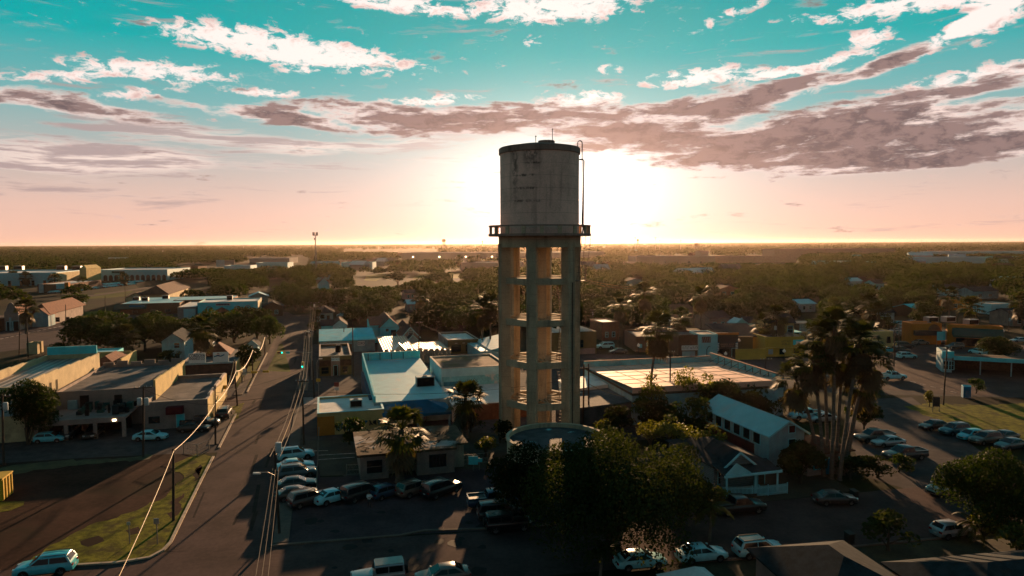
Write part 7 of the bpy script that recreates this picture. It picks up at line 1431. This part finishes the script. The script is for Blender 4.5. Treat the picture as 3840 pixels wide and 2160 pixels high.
for px, py, H, r, v, lb in ((2480, 1622, 5.0, 3.4, 2, 'dark bush against the warehouse wall under the airy trees'), (2600, 1640, 5.4, 3.6, 0, 'bush at the middle of the warehouse wall'), (2800, 1560, 5.2, 3.6, 0, 'bush near the right end of the warehouse wall'), (2900, 1530, 4.4, 3.0, 2, 'bush at the right corner of the warehouse wall'), (1312, 1668, 3.6, 2.1, 0, 'rounded shrub at the left end of the debris roof house'), (1822, 1712, 2.4, 1.7, 1, 'small sunlit yellow shrub right of the debris roof house'), (1875, 1660, 3.0, 1.8, 2, 'dark shrub at the foot of the left tower column'),
        (2330, 1640, 4.2, 2.9, 2, 'dark shrub right of the tower foot'), (2410, 1612, 4.4, 3.0, 0, 'shrub below the white block hut'), (2525, 1650, 4.0, 3.0, 2, 'dark shrub under the airy young trees'), (2270, 1650, 2.8, 2.0, 1, 'light shrub against the right tower column'),
        (2890, 1600, 3.6, 2.6, 0, 'shrub behind the ridge of the blue roof house'), (2950, 1560, 3.0, 2.4, 0, 'low shrub between the blue roof house and the palm cluster'), (3330, 2065, 3.2, 2.5, 2, 'dark round shrub by the driveway in the lower right'), (3820, 2110, 3.2, 2.2, 1, 'sunlit yellow shrub in the lower right corner'),
        (3190, 1800, 2.6, 2.2, 2, 'dark shrub right of the palm trunks'), (3290, 1790, 2.4, 2.4, 2, 'dark shrub below the black pickup'), (3370, 1770, 2.0, 1.6, 0, 'small shrub beside the dirt lane kerb'), (3690, 2030, 2.6, 1.9, 1, 'yellow shrub behind the silver hatchback'), (3660, 1475, 2.6, 1.5, 0, 'dry shrub beside the blue portable toilet'),
        (3485, 1525, 2.6, 1.0, 1, 'tiny sapling by the sign posts on the grass'), (1195, 1210, 4.6, 2.6, 2, 'dark shrub beside the pole at the far end of the street'), (1180, 1250, 3.4, 2.2, 0, 'shrub at the pavement edge across from the dark trees'), (640, 1370, 3.4, 2.6, 0, 'sunlit shrub behind the loading dock roof'), (3330, 1242, 3.6, 3.6, 2, 'rounded dark shrub behind the pale yellow kiosk'), (2690, 1910, 2.2, 1.7, 1, 'sunlit shrub at the right foot of the large oak'),
        (1765, 1620, 2.6, 2.2, 2, 'dark shrub at the foot of the skirted palm left of the tower'), (220, 1330, 3.0, 2.4, 0, 'shrub beside the roofless hut')):
    put_tree(BUSH[v], G(px, py), H * 1.12, r * 1.12, lb, None, 'shrub', 'shrub', H0=3.0)
put_palm((1500, 1808), (1505, 1612), 'stout fan palm with a thick dead skirt in front of the debris roof house', None, 2, 1.55, .42)
put_palm((1748, 1640), (1745, 1492), 'shaggy fan palm with a wide dead skirt behind the debris roof house', None, 0, 1.5, .32)
for i, (b0, c0, lb) in enumerate((((3074, 1765), (2985, 1420), 'leftmost, shortest palm of the right-hand cluster, leaning left'), ((3088, 1785), (3045, 1350), 'second palm from the left in the right-hand cluster'), ((3102, 1772), (3082, 1262), 'tall palm left of the middle of the right-hand cluster'), ((3118, 1795), (3130, 1222), 'tallest palm of the right-hand cluster'),
        ((3132, 1775), (3160, 1330), 'palm in the middle of the right-hand cluster'), ((3148, 1800), (3225, 1272), 'tall right-leaning palm of the right-hand cluster'), ((3160, 1780), (3262, 1345), 'palm leaning farthest right in the right-hand cluster'), ((3172, 1768), (3235, 1430), 'low right-hand palm of the right-hand cluster'))):
    put_palm(b0, c0, lb, 'palm cluster at the right', i, 1.32, .22)
for i, (b0, c0, s, lb) in enumerate((((2428, 1572), (2468, 1228), 1.35, 'tall lone palm in front of the glowing warehouse roof'), ((2322, 1262), (2326, 1144), 1.5, 'palm just right of the tower above the skylight workshop'), ((2412, 1262), (2418, 1096), 1.5, 'taller palm right of the tower among the woods'),
        ((2630, 1262), (2628, 1106), 1.45, 'palm above the brick workshop'), ((2560, 1315), (2552, 1192), 1.45, 'palm behind the brick workshop roof'), ((2862, 1322), (2868, 1214), 1.4, 'palm left of the pole at the yellow shop'), ((2914, 1332), (2916, 1184), 1.4, 'palm in front of the pale yellow house'),
        ((3130, 1262), (3128, 1152), 1.5, 'palm behind the top of the right-hand cluster'), ((3268, 1272), (3262, 1136), 1.5, 'left palm of the pair behind the parking lot'), ((3292, 1282), (3294, 1172), 1.5, 'right palm of the pair behind the parking lot'), ((3560, 1202), (3556, 1104), 1.6, 'palm left of the orange-red building'), ((3642, 1232), (3640, 1148), 1.7, 'palm with a full crown in front of the orange-red building'),
        ((3832, 1232), (3830, 1132), 1.6, 'palm at the right edge'), ((752, 1425), (758, 1232), 1.4, 'slim palm rising behind the finance shop'), ((470, 1345), (470, 1262), 1.6, 'short palm with sunlit fronds behind the loading dock building'), ((98, 1252), (98, 1152), 1.5, 'palm beside the mission house'),
        ((94, 1072), (96, 1036), 1.8, 'right palm of the pair before the strip mall'), ((48, 1070), (48, 1034), 1.8, 'left palm of the pair before the strip mall'), ((206, 1080), (205, 1046), 1.8, 'palm over the drive-in restaurant'), ((462, 1072), (462, 1040), 1.8, 'palm before the arcade of the strip mall'), ((1808, 1322), (1812, 1152), 1.4, 'left palm of the pair beside the left tower column'), ((1838, 1324), (1842, 1134), 1.4, 'right palm of the pair beside the left tower column'),
        ((1490, 1010), (1492, 972), 2.2, 'palm in the haze left of the huge white hall'), ((1722, 1012), (1722, 972), 2.2, 'left palm of three in front of the far pale block'), ((1765, 1012), (1764, 976), 2.2, 'middle palm of three in front of the far pale block'), ((1790, 1008), (1792, 970), 2.2, 'right palm of three in front of the far pale block'), ((2264, 1002), (2262, 984), 2.2, 'left palm of two in the haze right of the tower'), ((2252, 1004), (2246, 980), 2.0, 'right palm of two in the haze right of the tower'),
        ((1085, 1105), (1084, 1062), 1.8, 'palm below the slim mast'), ((310, 1085), (312, 1056), 1.6, 'small palm by the parking rows'), ((1330, 1190), (1326, 1128), 1.5, 'palm in the trees above the cream cottage'), ((1560, 1212), (1575, 1112), 1.4, 'palm above the dark gabled house'))):
    put_palm(b0, c0, lb, 'single fan palms', i, s * 1.18, .22)
# young feather-leaved palms under the large oak
def feather_palm(base, H, label, seed):
    g = G(*base); rg = np.random.default_rng(seed); t_ = thing('feather_palm', label, 'palm tree', tuple(g), 0, 'feather palms')
    MB().tube([(0, 0, -.1), (.1, 0, H * .5), (.15, 0, H)], [.16, .11, .09], 7).build('trunk', M_pbark, t_, True)
    V, F = [], []
    for i in range(13):
        a = 2 * PI * i / 13 + rg.uniform(-.2, .2); L_ = rg.uniform(2.0, 2.8); e0 = rg.uniform(.2, 1.1); pp = np.array([.15, 0, H]); dd = np.array([math.cos(a), math.sin(a)]); sd = np.array([-dd[1], dd[0], 0])
        for k in range(18):
            el_ = e0 - 1.9 * k / 18; q = pp + np.array([dd[0] * math.cos(el_), dd[1] * math.cos(el_), math.sin(el_)]) * L_ / 18
            j = len(V); V += [pp - sd * .02, pp + sd * .02, q + sd * .02, q - sd * .02]; F.append((j, j + 1, j + 2, j + 3))
            for s_ in (-1, 1):
                tip = q + sd * s_ * .5 * math.sin(PI * (k + 2) / 21) + np.array([dd[0] * .12, dd[1] * .12, -.22]); j = len(V)
                V += [pp, q, tip, pp * .5 + tip * .5]; F.append((j, j + 1, j + 2, j + 3))
            pp = q
    o = bpy.data.objects.new('fronds', npmesh('fronds', V, F, M_palm)); link(o, t_)
feather_palm((2250, 2170), 2.6, 'young feather palm with arching fronds at the bottom, under the large oak', 3); feather_palm((2660, 2030), 3.2, 'sunlit feather palm at the right side of the large oak', 4); feather_palm((3650, 2030), 1.6, 'low feather palm beside the silver hatchback', 5)

# ---- scattered town trees: the nearest are things, the far woods one mass
FOOT = []
for o in COL.objects:
    if o.get('category') and o.type == 'EMPTY' and any(c_.name.startswith(('wall', 'roof')) for c_ in o.children):
        w_ = [c_ for c_ in o.children if c_.type == 'MESH']; xs_ = [v[0] for c_ in w_ for v in c_.bound_box]; ys_ = [v[1] for c_ in w_ for v in c_.bound_box]
        FOOT.append((o.location.x, o.location.y, math.cos(-o.rotation_euler.z), math.sin(-o.rotation_euler.z), min(xs_), max(xs_), min(ys_), max(ys_)))
def to_px(P_):
    q = (P_ - np.array([0, 0, CAM_H])) @ _R; return 1920 - F_PX * q[:, 0] / q[:, 2], 1080 + F_PX * q[:, 1] / q[:, 2]
# picture regions (x0,y0,x1,y1) whose buildings, lawns and roads the trees leave open
OPEN = [(0, 1012, 250, 1072), (250, 1006, 640, 1062), (360, 1060, 640, 1110), (180, 1085, 420, 1160), (0, 1110, 240, 1260), (230, 1140, 470, 1205), (440, 1100, 980, 1212), (930, 1085, 1010, 1112), (1186, 1040, 1240, 1080), (1180, 1140, 1260, 1210), (1200, 1185, 1520, 1260), (1040, 1170, 1180, 1300),
        (1330, 1010, 1500, 1066), (1540, 1020, 1630, 1048), (1655, 1018, 1750, 1048), (1500, 940, 1740, 972), (1500, 936, 2214, 966), (1730, 978, 1960, 1002), (1280, 968, 1440, 1000), (930, 958, 1160, 985), (680, 984, 960, 1006), (960, 976, 1130, 996), (1290, 920, 1640, 945), (2340, 1040, 2412, 1066), (2530, 1150, 2600, 1178), (2695, 1075, 2760, 1100),
        (2385, 950, 3000, 984), (2628, 938, 2660, 958), (3280, 1050, 3315, 1070), (3528, 1068, 3595, 1096), (3650, 1080, 3735, 1100), (3540, 1110, 3800, 1165), (3430, 965, 3690, 982), (3470, 938, 3840, 952), (1505, 1080, 1575, 1150), (1010, 1030, 1090, 1090), (640, 1040, 780, 1080), (3300, 1150, 3360, 1210), (2940, 930, 3240, 940), (3180, 1044, 3260, 1064), (3000, 1130, 3060, 1150),
        (2620, 1190, 3100, 1260), (2040, 1225, 2560, 1310), (3200, 1205, 3840, 1420)]
GRND = [(0, 1205, 640, 1420), (640, 1240, 1200, 1400), (380, 1062, 660, 1112), (1190, 1100, 1300, 1130), (240, 1120, 420, 1170)]
def scatter(n, Y0, Y1, wmax=.80):
    Y = np.sqrt(rng.uniform(Y0 ** 2, Y1 ** 2, n)); X = rng.uniform(-wmax, wmax, n) * Y; return X, Y
def keep(X, Y, Hh, Rr):
    n = len(X); px, py = to_px(np.stack([X, Y, np.zeros(n)], 1)); _, pt_ = to_px(np.stack([X, Y, Hh], 1)); rp = Rr * F_PX / Y
    ok = np.ones(n, bool)
    for x0, y0, x1, y1 in OPEN:                      # in front of a building that should stay visible
        ok &= ~((px + rp * .8 > x0) & (px - rp * .8 < x1) & (pt_ < y1 - 3) & (py > y0 + (y1 - y0) * .45))
    for x0, y0, x1, y1 in GRND: ok &= ~((px > x0) & (px < x1) & (py > y0) & (py < y1))
    for ox, oy, c_, s_, x0, x1, y0, y1 in FOOT:
        lx, ly = (X - ox) * c_ - (Y - oy) * s_, (X - ox) * s_ + (Y - oy) * c_; m_ = Rr * .7
        ok &= ~((lx > x0 - m_) & (lx < x1 + m_) & (ly > y0 - m_) & (ly < y1 + m_))
    return ok, px, py
def zone(px, py, Y):
    """how wooded a spot of the town is, from 0 to 1"""
    z = np.where(px > 2180, np.where(Y > 225, 1.0, 0.0), np.where(px > 1240, np.where(Y > 215, 1.0, 0), np.where(px > 1000, np.where(Y > 290, .9, 0), np.where(Y > 330, .55, 0))))
    z = np.where((px < 1000) & (Y > 560), .95, z); z = np.where((px < 680) & (Y < 600) & (Y > 330), .5, z)
    z = np.where((px > 1200) & (px < 1900) & (Y > 420) & (Y < 900), .45, z); z = np.where((px > 2200) & (px < 2620) & (Y > 560) & (Y < 1400), .5, z); return z
X, Y = scatter(9500, 205, 640); Hh = rng.uniform(6.0, 10.5, len(X)); Rr = Hh * rng.uniform(.60, .92, len(X))
ok, px, py = keep(X, Y, Hh, Rr); ok &= rng.random(len(X)) < zone(px, py, Y)
X, Y, Hh, Rr, px = X[ok], Y[ok], Hh[ok], Rr[ok], px[ok]
o_ = np.argsort(Y); X, Y, Hh, Rr, px = X[o_], Y[o_], Hh[o_], Rr[o_], px[o_]
sel, used = [], np.zeros((0, 3))
for i in range(len(X)):                               # thin out: crowns may touch, not coincide
    if not len(used) or np.all((used[:, 0] - X[i]) ** 2 + (used[:, 1] - Y[i]) ** 2 > (.50 * (used[:, 2] + Rr[i])) ** 2): sel.append(i); used = np.vstack([used, [X[i], Y[i], Rr[i]]])
X, Y, Hh, Rr, px = X[sel], Y[sel], Hh[sel], Rr[sel], px[sel]
NT_ = 225
AREAS = [(1000, 'bushy tree among the houses and roads left of the street', 'scattered trees on the left side of the town'), (1900, 'bushy tree in the wooded blocks between the street and the water tower', 'trees of the wooded blocks left of the tower'),
         (2620, 'bushy tree in the woods just right of the water tower', 'trees of the woods right of the tower'), (3250, 'bushy tree in the woods behind the shops and the palm cluster', 'trees of the woods behind the shops'), (9999, 'bushy tree in the woods behind the parking lot at the far right', 'trees of the woods at the far right')]
vis = np.abs(px - 1920) < 1990
near_i = [i for i in range(len(X)) if vis[i]][:NT_]; near_set = set(near_i)
for i in near_i:
    lb, gp = [(a[1], a[2]) for a in AREAS if px[i] < a[0]][0]
    put_tree(TREES[int(rng.integers(0, 9))], (X[i], Y[i]), Hh[i], Rr[i], lb, gp)
for i, (qx, qy, H, r, lb) in enumerate(((355, 1322, 10, 7.5, 'leftmost of the large dark trees behind the orange roof row'), (445, 1330, 9, 6.5, 'second of the large dark trees behind the orange roof row'), (545, 1318, 10, 7.5, 'third of the large dark trees behind the orange roof row'), (640, 1300, 9, 6.0, 'fourth of the large dark trees, beside the grey gabled house'), (400, 1290, 10, 7, 'dark tree at the back of the row of large trees'), (590, 1285, 9.5, 6.5, 'dark tree behind the grey gabled house'),
        (740, 1290, 8.5, 5.5, 'dark tree right of the grey gabled house'), (820, 1300, 8, 5.2, 'dark tree behind the finance shop'), (880, 1285, 9.5, 6.2, 'large dark tree left of the white shed'), (960, 1272, 9.5, 6.0, 'large dark tree right of the white shed'), (1012, 1290, 8.5, 4.8, 'dark tree leaning over the street edge'), (900, 1255, 9, 6, 'dark tree behind the white shed'), (790, 1262, 9, 5.8, 'dark tree below the church'),
        (285, 1158, 7, 6, 'round tree on the lawn by the side street'), (1105, 1145, 9, 7, 'large round tree right of the long dark roofed house'), (1070, 1120, 9, 7, 'large round tree behind the dark roofed house'), (1405, 1192, 9, 7.5, 'large dark tree behind the blue gabled house'), (1330, 1200, 8, 5.5, 'dark tree behind the cream cottage'), (1620, 1240, 8.5, 7, 'broad bushy tree behind the brown box shop'), (1730, 1215, 9, 7.5, 'dense bushy tree left of the two palms'), (1660, 1190, 10, 8, 'tall dense tree in the woods left of the tower'), (1640, 1075, 12, 12, 'huge dark round tree before the sunlit lawns'), (1775, 1078, 11, 10, 'second huge dark tree near the tower, before the lawns'), (1490, 1072, 10, 9, 'dark tree left of the huge round one before the lawns'))):
    put_tree(TREES[(i * 5 + 7) % 9], G(qx, qy), H, r * 1.12, lb, 'large dark trees of the town')
# far woods as one mass of foliage
def mass(X, Y, Hh, Rr, m, size, rg):
    n = len(X); d = rg.normal(0, 1, (n, m, 3)); d /= np.linalg.norm(d, axis=2)[:, :, None]; d[:, :, 2] = np.abs(d[:, :, 2]) * 1.05 - .25
    C = np.stack([X, Y, Hh * .52], 1)[:, None, :] + d * np.stack([Rr, Rr, Hh * .5], 1)[:, None, :] * rg.uniform(.8, 1.1, (n, m, 1))
    return leaves(C.reshape(-1, 3), d.reshape(-1, 3), size, rg)
VS, QS, off = [], [], 0
rest = [i for i in range(len(X)) if i not in near_set]
sets = [(X[rest], Y[rest], Hh[rest], Rr[rest], 170, 1.0)]
for n, y0, y1, h0, h1, m, sz, cov in ((3600, 560, 1300, 7, 12, 170, 1.25, 1), (6000, 1300, 3200, 7, 12, 60, 2.5, 1), (12000, 3200, 13500, 7, 12, 12, 6.5, 0)):
    x_, y_ = scatter(n, y0, y1, .86); h_ = rng.uniform(h0, h1, n); r_ = h_ * rng.uniform(.8, 1.4, n) * (1 if cov else 2.0)
    k_, p_, q_ = keep(x_, y_, h_, r_) if y0 < 3000 else (np.ones(n, bool), *to_px(np.stack([x_, y_, x_ * 0], 1)))
    if y0 < 1000: k_ &= (y_ > 645) | (rng.random(n) < .3)
    k_ &= rng.random(n) < np.maximum(zone(p_, q_, y_), .3 if y0 < 3000 else .9)
    sets.append((x_[k_], y_[k_], h_[k_], r_[k_], m, sz))
for a_ in sets:
    v_, q_ = mass(*a_, rng); VS.append(v_); QS.append(q_ + off); off += len(v_)
o = bpy.data.objects.new('distant_woods', npmesh('distant_woods', np.concatenate(VS), np.concatenate(QS), leafmat('far foliage', (.032, .046, .009), .26, .9, .0, .45, .10))); COL.objects.link(o)
structure(o, 'stuff'); o['label'] = 'far-off woods of low bushy trees reaching to the horizon'; o['category'] = 'woods'
# haze
m_ = bpy.data.materials.new('haze'); m_.use_nodes = True; t = NT(m_.node_tree)
t.n.remove(t.n['Principled BSDF']); pv = t.new('ShaderNodeVolumePrincipled'); pv.inputs['Color'].default_value = (1.0, .76, .62, 1); pv.inputs['Density'].default_value = 2.0e-5; pv.inputs['Anisotropy'].default_value = .72
t.l.new(pv.outputs[0], t.n['Material Output'].inputs['Volume'])
o = MB().box(-14200, -750, -1.2, 14200, 14200, 60).build('haze', m_); structure(o, 'stuff'); o['label'] = 'warm evening haze over the town'; o['category'] = 'haze'
